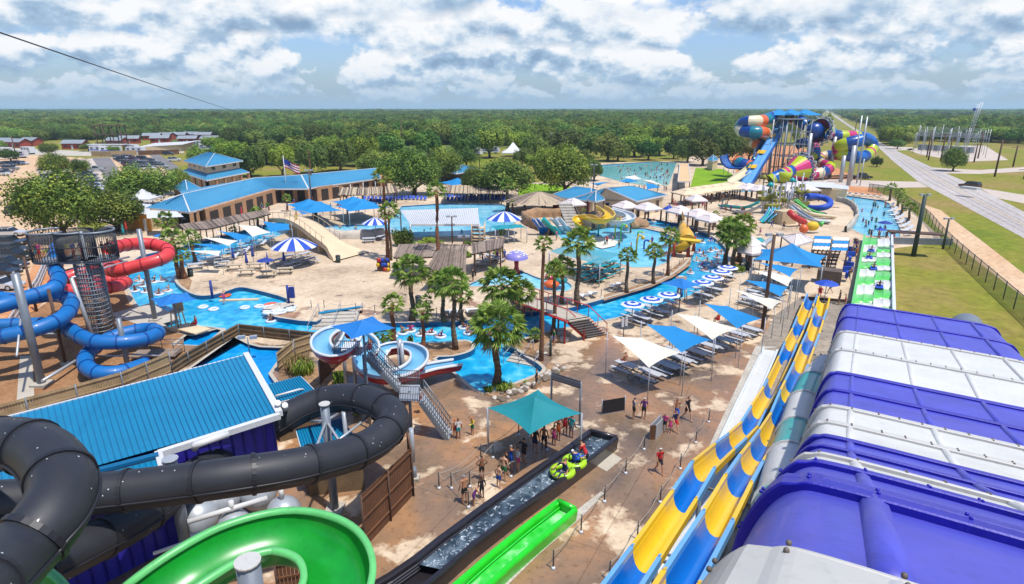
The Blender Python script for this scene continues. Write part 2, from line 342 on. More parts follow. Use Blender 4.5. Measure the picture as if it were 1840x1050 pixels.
pools = {
 'river_water': (river, 'water', 0, -.45),
 'plunge_pool_water': ([(314, 619), (358, 587), (400, 592), (364, 622)], 'water_deep', 0, -.3),
 'back_pool_water': ([(330, 672), (431, 600), (532, 613), (505, 640), (482, 672), (496, 692), (420, 735)], 'water_deep', 0, -.3),
 'pavilion_pool_water': ([(577, 406), (690, 403), (712, 385), (722, 371), (800, 366), (905, 368), (926, 384), (924, 402), (862, 424), (738, 427), (700, 418), (577, 417)], 'water_pale', 0, -.2),
 'splash_pool_water': ([(985, 413), (1005, 424), (1021, 441), (1090, 467), (1139, 481), (1175, 480), (1200, 471), (1216, 452), (1220, 432), (1195, 419), (1160, 411), (1100, 408), (1050, 411), (1020, 414)], 'water_kid', 0, -.15),
 'toddler_pool_water': ([(898, 492), (935, 488), (970, 501), (1005, 502), (1026, 513), (1018, 523), (975, 521), (925, 511), (850, 515), (851, 508)], 'water_pale', 1, -.12),
 'children_pool_water': ([(1471, 352), (1508, 350), (1586, 361), (1598, 366), (1618, 413), (1616, 426), (1556, 424), (1531, 412), (1542, 393), (1539, 376), (1517, 366), (1494, 359)], 'water_kid', 0, -.2),
 'wave_pool_water': ([(1076, 297), (1120, 294), (1178, 290.5), (1216, 293), (1201, 333), (1165, 334), (1120, 328), (1078, 316)], 'water_green', 0, -.2),
 'landing_pool_water': ([(1278, 333), (1315, 328), (1352, 334), (1380, 337), (1380, 345), (1330, 345), (1290, 341)], 'water_green', 0, -.2),
}
holes = []
for nm, (pl, wm, sm, wz) in pools.items():
    P = px(pl)
    if nm == 'river_water': P = loop_smooth(P, 3)
    elif sm: P = loop_smooth(P, 3)
    holes.append(P)
    tess(P, [], wz, nm, wm)
    n = len(P); ar = sum(P[i].x * P[(i + 1) % n].y - P[(i + 1) % n].x * P[i].y for i in range(n)); sg = 1 if ar > 0 else -1
    w = MB(); w.m('pool_wall', False); w.add([(p.x, p.y, .04) for p in P] + [(p.x, p.y, wz - .5) for p in P], [[i, (i + 1) % n, n + (i + 1) % n, n + i] for i in range(n)])
    w.m('coping', False); Q = []
    for i in range(n):
        t = (P[(i + 1) % n] - P[i - 1]).normalized(); Q.append(P[i] + Vector((t.y, -t.x, 0)) * sg * .32)
    w.add([(p.x, p.y, .04) for p in P] + [(q.x, q.y, .045) for q in Q] + [(q.x, q.y, 0) for q in Q], [[i, (i + 1) % n, n + (i + 1) % n, n + i] for i in range(n)] + [[n + i, n + (i + 1) % n, 2 * n + (i + 1) % n, 2 * n + i] for i in range(n)])
    tag(w.build(nm.replace('_water', '_wall'), origin=(0, 0, 0)), kind='structure')
deck_out = [Vector((-70, -30, 0)), Vector((60, -30, 0)), Vector((40, 20, 0)), G(1700, 640), G(1607, 560), G(1607, 446), G(1700, 436), G(1640, 380), G(1600, 352), G(1420, 326), G(1240, 262), G(1060, 268), G(850, 262), G(840, 280), G(700, 300), G(470, 322), G(300, 342), G(225, 385), G(130, 440), G(60, 560), G(-60, 700)]
tess(deck_out, holes, 0, 'deck_pavement', 'deck')
B = 14000
tess([Vector((-B, -600, 0)), Vector((B, -600, 0)), Vector((B, 2 * B, 0)), Vector((-B, 2 * B, 0))], [deck_out], 0, 'ground', 'field')
def patch(name, pts, matn, z=.008, sm=0, kind='structure'):
    P = px(pts) if not isinstance(pts[0], Vector) else pts
    if sm: P = loop_smooth(P, sm)
    return tess(P, [], z, name, matn, kind)
# parking and tracks on the left
patch('dirt_lot', [(-900, 300), (0, 277), (60, 279), (150, 284), (165, 300), (140, 330), (140, 420), (70, 455), (62, 520), (20, 580), (-100, 700), (-1200, 700)], 'dirt')
patch('red_verge', [(70, 455), (110, 452), (130, 440), (100, 520), (62, 560), (0, 590), (-30, 560), (40, 520)], 'red_dirt', .012)
patch('gravel_strip', [(128, 287), (170, 285), (190, 322), (300, 370), (190, 400), (120, 400), (140, 330)], 'gravel', .012)
patch('parking_lane', [(165, 284), (198, 283), (222, 318), (250, 345), (170, 350), (190, 322)], 'asphalt', .02)
patch('parking_lane_far', [(268, 279), (286, 278), (318, 298), (330, 310), (300, 308)], 'asphalt', .02)
patch('parking_verge', [(198, 283), (268, 279), (300, 308), (330, 330), (250, 345), (222, 318)], 'dirt', .016)
patch('cabin_street', [(-600, 272), (0, 266), (110, 270), (170, 273), (330, 268), (330, 275), (200, 281), (110, 280), (0, 277)], 'concrete', .006)
# highway to the horizon
Lr = [(2060, 546), (1960, 493), (1784, 398), (1648, 325), (1606, 291), (1575, 262), (1558, 247), (1530, 231), (1511, 218), (1498, 208.5), (1488, 202.5), (1482, 199.3)]
Rr_ = [(2060, 505), (1960, 443), (1800, 360), (1731, 325), (1681, 304), (1608, 270), (1578, 254), (1544, 235), (1521, 221), (1506, 210.5), (1493, 203.0), (1485, 199.3)]
def strip(name, A, Bq, matn, z):
    m = MB().m(matn, False); P = [G(*a, z) for a in A]; Q = [G(*b, z) for b in Bq]; n = len(P)
    m.add(P + Q, [[i, n + i, n + i + 1, i + 1] for i in range(n - 1)]); return tag(m.build(name, origin=(0, 0, 0)), kind='structure')
strip('highway', Lr, Rr_, 'highway', .03)
defm('paint_yellow', (214, 178, 84), .7, .2, .5); defm('paint_white', (214, 212, 206), .7, .15, .5)
grassmat('highway_worn', [C(170, 162, 158), C(182, 174, 168), C(190, 182, 176)], .03, .6)
def mix2(a, b, t): return (a[0] + (b[0] - a[0]) * t, a[1] + (b[1] - a[1]) * t)
for t in (.2, .36, .58, .74): strip('tyre_track', [mix2(a, b, t) for a, b in zip(Lr[:9], Rr_[:9])], [mix2(a, b, t + .06) for a, b in zip(Lr[:9], Rr_[:9])], 'highway_worn', .037)
for t, mm, nme in ((.13, 'paint_white', 'edge_line'), (.86, 'paint_white', 'edge_line'), (.485, 'paint_yellow', 'centre_line'), (.505, 'paint_yellow', 'centre_line')):
    strip(nme, [mix2(a, b, t) for a, b in zip(Lr[:9], Rr_[:9])], [mix2(a, b, t + .008) for a, b in zip(Lr[:9], Rr_[:9])], mm, .045)
patch('side_road', [(1390, 322), (1480, 322), (1600, 326), (1650, 327), (1668, 337), (1600, 338), (1480, 333), (1390, 330)], 'gravel', .025)
patch('side_road_east', [(1660, 300), (1700, 303), (1760, 306), (1850, 300), (2000, 292), (2000, 298), (1850, 308), (1760, 313), (1700, 312)], 'gravel', .025)
patch('side_road_near', [(1760, 338), (1850, 352), (2100, 378), (2100, 400), (1850, 368), (1790, 356)], 'gravel', .025)
patch('substation_track', [(1560, 262), (1640, 265), (1640, 270), (1600, 271)], 'gravel', .02)
patch('substation_yard', [(1628, 268), (1700, 262), (1770, 262), (1812, 288), (1728, 291), (1650, 277)], 'gravel', .02)
patch('worn_track', [(1660, 368), (1690, 378), (1760, 430), (1850, 500), (2000, 600), (1990, 640), (1820, 520), (1730, 450), (1680, 405)], 'dirt', .012)
patch('building_site', [(1440, 290), (1500, 300), (1560, 330), (1590, 352), (1540, 348), (1420, 330), (1390, 318)], 'red_dirt', .014)
patch('building_site_rear', [(1300, 268), (1430, 262), (1500, 285), (1480, 318), (1400, 320), (1330, 322)], 'red_dirt', .011)
patch('slide_lawn', [(1250, 302), (1300, 304), (1330, 322), (1280, 333), (1250, 345), (1238, 345)], 'lawn', .012)
patch('grove_ground', [(640, 312), (700, 300), (840, 281), (850, 265), (1062, 270), (1238, 264), (1238, 289), (1075, 293), (1040, 325), (930, 329), (800, 322), (700, 328), (660, 330)], 'field', .006)
patch('oak_lawn', [(935, 330), (1000, 332), (1035, 338), (990, 356), (930, 352)], 'lawn', .012)
patch('mulch_bed', [(0, 590), (60, 560), (120, 520), (222, 520), (232, 545), (262, 568), (330, 600), (330, 640), (240, 690), (0, 745), (-80, 745)], 'mulch', .012)
patch('slide_pad', [(195, 565), (270, 545), (325, 572), (268, 590)], 'concrete', .018)
patch('garden_path', [(36, 640), (58, 640), (62, 720), (40, 735), (30, 720)], 'coping', .018)
patch('island_bed', [(700, 622), (797, 618), (838, 614), (848, 620), (842, 630), (812, 637), (782, 641), (740, 640)], 'rock_bed', .016)
patch('planter_bed', [(870, 707), (926, 690), (974, 670), (985, 655), (1010, 660), (985, 680), (950, 700), (890, 716)], 'rock_bed', .03)
patch('bank_bed', [(905, 615), (960, 606), (1000, 594), (1030, 592), (1020, 612), (972, 625), (955, 640), (930, 628)], 'rock_bed', .018)
patch('palm_bed', [(316, 500), (335, 492), (345, 505), (340, 522), (326, 516)], 'rock_bed', .016)
patch('slide_landscape', [(590, 650), (660, 640), (660, 660), (600, 690), (560, 700), (540, 670)], 'rock_bed', .018)
patch('river_edge_bed', [(1085, 541), (1170, 516), (1210, 498), (1240, 477), (1243, 462), (1225, 470), (1190, 495), (1130, 518), (1085, 530)], 'rock_bed', .016)
patch('tree_bed', [(1290, 488), (1308, 482), (1320, 460), (1336, 462), (1330, 480), (1300, 505)], 'mulch', .02)
patch('plinth_slab', [(1055, 828), (1085, 805), (1118, 825), (1090, 848)], 'coping', .02)
grassmat('walkway', [C(140, 130, 118), C(164, 152, 138), C(190, 176, 158)], .25, 2)
patch('service_walk', [(1395, 565), (1438, 534), (1530, 541), (1500, 640), (1462, 745), (1400, 870), (1290, 1090), (1120, 1090), (1225, 905), (1282, 785), (1345, 650)], 'walkway', .014)
patch('ramp_slab', [(1312, 492), (1345, 455), (1362, 455), (1338, 495)], 'concrete', .02)
# ---------------------------------------------------------------- world, sun, haze
KC = 1.0
SUN = Vector((.42, -.36, 1.45)).normalized()
W = bpy.data.worlds.new('World'); sc.world = W; W.use_nodes = True; nt = W.node_tree; L = nt.links.new
bg = nt.nodes['Background']; sky = nt.nodes.new('ShaderNodeTexSky'); sky.sky_type = 'NISHITA'; sky.sun_disc = False
sky.sun_elevation = math.asin(SUN.z); sky.sun_rotation = atan2(SUN.x, SUN.y); sky.air_density = 1.0; sky.dust_density = 1.6; sky.altitude = 50
def M_(op, a, b=None, c=None, clamp=False):
    n = nt.nodes.new('ShaderNodeMath'); n.operation = op; n.use_clamp = clamp
    for i, q in enumerate((a, b, c)):
        if q is None: continue
        if isinstance(q, (int, float)): n.inputs[i].default_value = q
        else: L(q, n.inputs[i])
    return n.outputs[0]
tc = nt.nodes.new('ShaderNodeTexCoord'); sp = nt.nodes.new('ShaderNodeSeparateXYZ'); L(tc.outputs['Generated'], sp.inputs[0])
az = M_('ARCTAN2', sp.outputs[0], sp.outputs[1]); el = M_('ARCSINE', sp.outputs[2])
elc = M_('MAXIMUM', el, .004)
# cloud rows get flatter and closer together towards the horizon
vy = M_('POWER', elc, .62)
def vec(x, y, z=0.0):
    c = nt.nodes.new('ShaderNodeCombineXYZ')
    for i, q in enumerate((x, y, z)):
        if isinstance(q, (int, float)): c.inputs[i].default_value = q
        else: L(q, c.inputs[i])
    return c.outputs[0]
def noise_(x, y, z, det=9.0, ro=.56):
    n = nt.nodes.new('ShaderNodeTexNoise'); n.inputs['Scale'].default_value = 1; n.inputs['Detail'].default_value = det; n.inputs['Roughness'].default_value = ro; L(vec(x, y, z), n.inputs['Vector']); return n.outputs[0]
def mixc(f, a, b):
    n = nt.nodes.new('ShaderNodeMix'); n.data_type = 'RGBA'; L(f, n.inputs[0])
    for q, k in ((a, 6), (b, 7)):
        if isinstance(q, tuple): n.inputs[k].default_value = (*q, 1)
        else: L(q, n.inputs[k])
    return n.outputs[2]
kk = nt.nodes.new('ShaderNodeMix'); kk.data_type = 'RGBA'; kk.blend_type = 'MULTIPLY'; kk.inputs[0].default_value = 1; kk.inputs[7].default_value = (1.25, 1.5, 1.95, 1); L(sky.outputs[0], kk.inputs[6]); cur = kk.outputs[2]
# heaped clouds in rows: each row has a flattish base and a billowing top; low rows are far away
for base, hgt, fx, seed, amp, hazy in ((.012, .034, 24, 3.1, .32, .35), (.034, .08, 12, 8.4, .42, .06), (.088, .075, 9, 21.7, .40, .05), (.128, .13, 5.5, 40.3, .36, 0)):
    q = M_('DIVIDE', M_('SUBTRACT', el, base), hgt); X = M_('MULTIPLY', az, fx); Y = M_('MULTIPLY', el, fx * 1.5)
    n1_ = noise_(X, Y, seed); n2_ = noise_(X, M_('ADD', Y, .30), seed); nb = noise_(M_('MULTIPLY', az, fx * .22), M_('MULTIPLY', el, fx * .2), seed + 5, 2.0)
    d = M_('ADD', M_('MULTIPLY_ADD', M_('SUBTRACT', n1_, .5), 1.9, .24), M_('MULTIPLY', M_('SUBTRACT', nb, .42), amp * 5)); d = M_('SUBTRACT', d, M_('MULTIPLY', M_('POWER', M_('MAXIMUM', q, 0), 1.3), .42))
    lo = M_('MULTIPLY', M_('ADD', q, M_('MULTIPLY', M_('SUBTRACT', n1_, .5), 1.2)), 5.0, clamp=True); mask = M_('MULTIPLY', M_('MULTIPLY_ADD', d, 8.0, .12, clamp=True), lo)
    sh = M_('ADD', M_('MULTIPLY_ADD', M_('SUBTRACT', n1_, n2_), 2.7, .32), M_('MULTIPLY', q, .40)); sh = M_('SUBTRACT', sh, M_('MULTIPLY', M_('MAXIMUM', d, 0), .16), clamp=True)
    cc = ramp(nt, sh, [(.02, C(136, 164, 196)), (.26, C(170, 196, 222)), (.44, C(226, 236, 246)), (.62, C(254, 254, 255))]); k2 = mixc(M_('ADD', 0, hazy), cc.outputs[0], C(170, 200, 226))
    kq = nt.nodes.new('ShaderNodeMix'); kq.data_type = 'RGBA'; kq.blend_type = 'MULTIPLY'; kq.inputs[0].default_value = 1; kq.inputs[7].default_value = (11, 11, 11, 1); L(k2, kq.inputs[6]); cur = mixc(M_('MULTIPLY', mask, 1 - hazy * .4), cur, kq.outputs[2])
# air between here and the clouds low down
hz = nt.nodes.new('ShaderNodeMix'); hz.data_type = 'RGBA'; hf = M_('POWER', M_('SUBTRACT', 1.0, M_('MULTIPLY', elc, 13.0, clamp=True)), 1.6); hfm = M_('MULTIPLY', hf, .97)
L(hfm, hz.inputs[0]); L(cur, hz.inputs[6]); hz.inputs[7].default_value = (*[v * 11 for v in C(172, 200, 226)], 1)
L(hz.outputs[2], bg.inputs[0]); bg.inputs[1].default_value = .085
sun = bpy.data.lights.new('sun', 'SUN'); sun.energy = 4.7; sun.angle = radians(1.2); sun.color = (1, .955, .89)
so = bpy.data.objects.new('sun', sun); col.objects.link(so); so.rotation_euler = (-SUN).to_track_quat('-Z', 'Y').to_euler()
sc.view_settings.view_transform = 'Standard'; sc.view_settings.look = 'None'; sc.view_settings.exposure = .12; sc.view_settings.gamma = 1
sc.cycles.max_bounces = 5; sc.cycles.diffuse_bounces = 2; sc.cycles.glossy_bounces = 2; sc.cycles.transparent_max_bounces = 6; sc.cycles.volume_bounces = 1
sc.cycles.use_denoising = True
def haze():
    m = bpy.data.materials.new('haze'); m.use_nodes = True; n = m.node_tree; n.nodes.clear()
    o = n.nodes.new('ShaderNodeOutputMaterial'); v = n.nodes.new('ShaderNodeVolumePrincipled'); v.inputs['Density'].default_value = .00013; v.inputs['Color'].default_value = (.55, .76, .95, 1); v.inputs['Anisotropy'].default_value = .1
    n.links.new(v.outputs[0], o.inputs['Volume']); MATS['haze'] = m
    tag(MB().m('haze').box((0, 6000, 22.5), (26000, 13000, 49)).build('haze'), kind='stuff')
haze()
KC = .74
# ---------------------------------------------------------------- trees
def zat(p, y):                           # height at which a vertical over p crosses picture row y
    b = -(y - 525) / F; Y = p[1]
    return HC + (b * Y * cos(PIT) - Y * sin(PIT)) / (cos(PIT) + b * sin(PIT))
def depth(p): return p[1] * cos(PIT) + (HC - p[2]) * sin(PIT)
def project(p):
    dz = p[2] - HC; d = p[1] * cos(PIT) - dz * sin(PIT)
    return 920 + F * p[0] / d, 525 - F * (p[1] * sin(PIT) + dz * cos(PIT)) / d
def leafmat(name, c0, c1, c2, rnd=.2, sc_=.35):
    m = bpy.data.materials.new(name); MATS[name] = m; m.use_nodes = True; nt = m.node_tree; L = nt.links.new; b = nt.nodes['Principled BSDF']
    b.inputs['Roughness'].default_value = .6; b.inputs['Specular IOR Level'].default_value = .25
    g = nn(nt, 'ShaderNodeNewGeometry'); n1 = nn(nt, 'ShaderNodeTexNoise', Scale=sc_, Detail=4.0, Roughness=.6); L(g.outputs['Position'], n1.inputs['Vector'])
    ri = nn(nt, 'ShaderNodeMath', operation='MULTIPLY_ADD'); L(g.outputs['Random Per Island'], ri.inputs[0]); ri.inputs[1].default_value = .3; L(n1.outputs['Fac'], ri.inputs[2])
    r = ramp(nt, ri.outputs[0], [(.42, c0), (.64, c1), (.86, c2)])
    oi = nt.nodes.new('ShaderNodeObjectInfo'); h = nt.nodes.new('ShaderNodeHueSaturation'); h.inputs['Saturation'].default_value = .95
    mr = nn(nt, 'ShaderNodeMapRange'); mr.inputs[3].default_value = 1 - rnd; mr.inputs[4].default_value = 1 + rnd; L(oi.outputs['Random'], mr.inputs[0]); L(mr.outputs[0], h.inputs['Value'])
    m2 = nn(nt, 'ShaderNodeMath', operation='MULTIPLY'); m2.inputs[1].default_value = 7.31; mm = nn(nt, 'ShaderNodeMath', operation='FRACT'); L(oi.outputs['Random'], m2.inputs[0]); L(m2.outputs[0], mm.inputs[0])
    mr2 = nn(nt, 'ShaderNodeMapRange'); mr2.inputs[3].default_value = .5 - rnd * .09; mr2.inputs[4].default_value = .5 + rnd * .07; L(mm.outputs[0], mr2.inputs[0]); L(mr2.outputs[0], h.inputs['Hue'])
    L(r.outputs[0], h.inputs['Color']); L(h.outputs[0], b.inputs['Base Color'])
    tr = nt.nodes.new('ShaderNodeBsdfTranslucent'); L(h.outputs[0], tr.inputs[0]); ms = nt.nodes.new('ShaderNodeMixShader'); ms.inputs[0].default_value = .22
    L(b.outputs[0], ms.inputs[1]); L(tr.outputs[0], ms.inputs[2]); L(ms.outputs[0], nt.nodes['Material Output'].inputs[0])
leafmat('oak_leaf', C(54, 80, 24), C(104, 134, 40), C(172, 188, 66), .2)
leafmat('wood_leaf', C(56, 90, 30), C(98, 134, 46), C(152, 174, 66), .42, .03)
leafmat('bright_leaf', C(84, 116, 24), C(134, 166, 36), C(186, 204, 60), .15)
leafmat('palm_leaf', C(70, 104, 26), C(130, 164, 50), C(196, 214, 100), .15, 1.2)
leafmat('dry_frond', C(120, 100, 50), C(160, 136, 72), C(184, 164, 96), .1, 1.2)
defm('bark', (104, 88, 70), .95, .3, 3.0, .8, 12)
defm('palm_trunk', (128, 104, 80), .95, .3, 1.0, .9, 14, wave=('Z', 1.6, .55, .3))
defm('palm_trunk_red', (150, 100, 68), .95, .3, 1.0, .9, 14, wave=('Z', 1.6, .55, .3))
def crown(seed, n, leaf, lobes=9, rx=1.0, rz=.55, matn='oak_leaf', parent=None, trunk_h=.5, core=True, zc=1.0):
    r = random.Random(seed); m = MB().m(matn, False); cs = []
    for i in range(lobes):
        a = 2 * pi * i / lobes * 1.618 + r.uniform(-.3, .3); q = sqrt((i + .5) / lobes) * .68
        cs.append((Vector((cos(a) * q * rx, sin(a) * q * rx, zc + r.uniform(-.12, .26) * rz + (1 - q) * .35 * rz)), r.uniform(.3, .46) * rx))
    vs = []; fs = []
    for i in range(n):
        c, rr = cs[i % lobes]; d = Vector((r.gauss(0, 1), r.gauss(0, 1), r.gauss(.25, .9))).normalized()
        k = rr * (1 - .75 * r.random() ** 2.2); wob = .82 + .36 * noise.noise(d * 2.4 + c * 3)
        p = c + Vector((d.x * k * wob, d.y * k * wob, d.z * k * wob * rz / .62))
        u = (d + Vector((r.uniform(-.7, .7), r.uniform(-.7, .7), r.uniform(-.4, .9)))).normalized()
        a = u.orthogonal().normalized(); b = u.cross(a); an = r.random() * pi; a, b = a * cos(an) + b * sin(an), b * cos(an) - a * sin(an)
        s1 = leaf * r.uniform(.6, 1.3); s2 = s1 * r.uniform(.5, .9); o = len(vs)
        vs += [p - a * s1, p - b * s2, p + a * s1, p + b * s2 + u * s1 * .3]; fs.append([o, o + 1, o + 2, o + 3])
    m.add(vs, fs)
    return m.build('crown', parent)
def trunk(seed, parent, h=.9, r0=.07, limbs=6):
    r = random.Random(seed); m = MB().m('bark', True)
    m.tube([(0, 0, -.02), (.01, .01, h * .3), (.02, -.02, h * .55)], [r0 * 1.3, r0, r0 * .8], 8)
    for i in range(limbs):
        a = 2 * pi * i / limbs + r.uniform(-.3, .3); q = r.uniform(.35, .62)
        m.tube([(.02, -.02, h * r.uniform(.4, .55)), (cos(a) * q * .45, sin(a) * q * .45, h * .85), (cos(a) * q, sin(a) * q, h * r.uniform(1.05, 1.3))], [r0 * .55, r0 * .35, r0 * .12], 5)
    return m.build('trunk', parent)
def tree_proto(name, seed, n, leaf, matn, lobes=9, rz=.55, h=.75, zc=1.0, limbs=6):
    t = thing(name, 'tree', 'tree'); trunk(seed, t, h, limbs=limbs); crown(seed, n, leaf, lobes, 1, rz, matn, t, zc=zc); return Proto(t)
oakA = tree_proto('oak_tree', 1, 15000, .030, 'oak_leaf', 18, .95, .45, .56)
oakB = tree_proto('oak_tree', 5, 15000, .030, 'oak_leaf', 20, .85, .45, .54)
woodP = [tree_proto('broadleaf_tree', 20 + i, 6500, .048, 'wood_leaf' if i != 2 else 'bright_leaf', 9 + i, .85, .5, .62, 4) for i in range(4)]
def put_tree(P, base, cx, ctop, hw, label, group=None, rz=None):
    b = G(*base); d = depth(b); rad = hw * d / F; zt = zat(b, ctop); c = G(*base)
    zs = zt / 1.42
    off = (cx - base[0]) * d / F
    return P.put(b + Vector((off, 0, 0)), R.uniform(0, 6.28) if rz is None else rz, label, group, (rad, rad, zs))
put_tree(oakA, (128, 432), 116, 310, 80, 'large spreading oak at the edge of the dirt car park, leftmost of the big ones', rz=.3)
put_tree(oakB, (212, 416), 213, 340, 68, 'broad low oak between the car park and the orange shed')
put_tree(oakA, (262, 372), 255, 300, 66, 'dense dark oak behind the low one, in front of the lookout building')
put_tree(oakB, (315, 350), 322, 302, 26, 'small oak at the right end of the car park oaks, beside the square blue roof')
put_tree(oakB, (112, 316), 104, 274, 32, 'rounded oak over the row of parked cars in the dirt lot')
put_tree(oakA, (140, 316), 145, 286, 20, 'smaller oak beside the rounded oak over the parked cars')
put_tree(oakB, (88, 279), 88, 256, 18, 'lone little tree on the grass in front of the red cabins')
put_tree(oakA, (752, 352), 745, 272, 62, 'big oak behind the thatched bar, left of the centre of the park')
put_tree(oakB, (800, 330), 800, 262, 34, 'oak with a grey-green crown right behind the thatched bar')
put_tree(oakA, (690, 318), 672, 272, 40, 'oak rising just behind the right end of the long blue roof')
put_tree(oakB, (925, 358), 898, 284, 70, 'wide oak with a leaning trunk beside the fenced lawn')
put_tree(oakA, (1012, 352), 1014, 264, 62, 'tallest oak on the lawn, left of the wave pool')
put_tree(oakB, (1080, 325), 1068, 286, 22, 'small oak right of the tallest lawn oak, next to the wave pool')
put_tree(oakA, (1722, 308), 1712, 266, 25, 'lone round oak beside the highway in front of the substation')
put_tree(oakB, (836, 356), 848, 296, 28, 'thin oak hanging over the thatched bar roof')
for i, (x, y, hw, top) in enumerate([(395, 322, 22, 276), (450, 318, 34, 268), (415, 300, 30, 252), (508, 318, 30, 262), (560, 312, 34, 255), (480, 296, 34, 250), (540, 292, 34, 244), (612, 308, 36, 252), (590, 286, 30, 244), (655, 300, 34, 244), (640, 280, 30, 238),
        (705, 290, 34, 240), (770, 284, 32, 234), (835, 288, 30, 236), (880, 284, 34, 232), (930, 282, 30, 236), (962, 290, 26, 240), (1010, 276, 34, 232), (1060, 284, 30, 238), (1092, 290, 34, 240), (1140, 282, 36, 242), (1185, 280, 30, 246), (1235, 292, 26, 248),
        (1262, 298, 34, 246), (1305, 296, 30, 240), (1345, 290, 28, 244), (1150, 262, 30, 228), (1215, 258, 30, 226), (1272, 252, 28, 222), (1080, 260, 30, 226), (400, 288, 26, 256), (360, 300, 22, 262), (380, 272, 22, 246), (725, 268, 30, 232), (670, 264, 28, 230), (900, 262, 30, 226), (970, 262, 30, 226),
        (1575, 300, 12, 282), (1600, 262, 22, 228), (1625, 256, 22, 226), (1596, 250, 20, 222), (1650, 252, 24, 226), (1612, 268, 16, 250), (1700, 250, 30, 224), (1780, 256, 34, 228), (1745, 246, 30, 224), (1830, 258, 30, 230), (20, 290, 20, 268), (-10, 275, 24, 252), (160, 272, 18, 258), (205, 276, 14, 262), (1430, 262, 10, 226), (700, 328, 30, 282), (724, 318, 28, 270), (778, 318, 28, 272), (838, 300, 24, 268), (962, 312, 24, 276), (984, 302, 26, 266), (1050, 306, 24, 270), (938, 300, 22, 266), (640, 298, 30, 262), (600, 298, 28, 262), (520, 298, 30, 260), (430, 296, 28, 256), (1110, 290, 30, 252), (1165, 288, 26, 252), (1210, 286, 22, 250), (1485, 240, 10, 205)]):
    put_tree(woodP[(i * 7 + i // 3) % 4], (x, y), x, top, hw, 'broadleaf tree at the edge of the wood behind the park', 'trees along the edge of the wood')
# ---------------------------------------------------------------- far woodland: one mass of instanced crowns
def inpoly(x, y, P):
    c = False; j = len(P) - 1
    for i in range(len(P)):
        if (P[i][1] > y) != (P[j][1] > y) and x < (P[j][0] - P[i][0]) * (y - P[i][1]) / (P[j][1] - P[i][1] + 1e-9) + P[i][0]: c = not c
        j = i
    return c
nogo = [[(-900, 256), (0, 256), (250, 252), (330, 248), (400, 250), (430, 330), (-900, 700)],
        [(330, 262), (700, 262), (1020, 262), (1240, 256), (1330, 262), (1500, 262), (1660, 700), (300, 700), (330, 300)],
        [(1345, 700), (1330, 258), (1420, 236), (1470, 212), (1480, 199), (1492, 199), (1520, 214), (1590, 238), (1600, 300), (3000, 700)],
        [(1560, 272), (1640, 256), (3400, 262), (3400, 700), (1560, 700)],
        [(1520, 207), (1700, 210), (3400, 209), (3400, 216), (1700, 217), (1560, 215)],
        [(1640, 219), (1900, 222), (3400, 230), (3400, 236), (1900, 229), (1740, 226)],
        [(1190, 250), (1260, 250), (1250, 257), (1190, 256)], [(-600, 214), (200, 211), (340, 213), (200, 216)]]
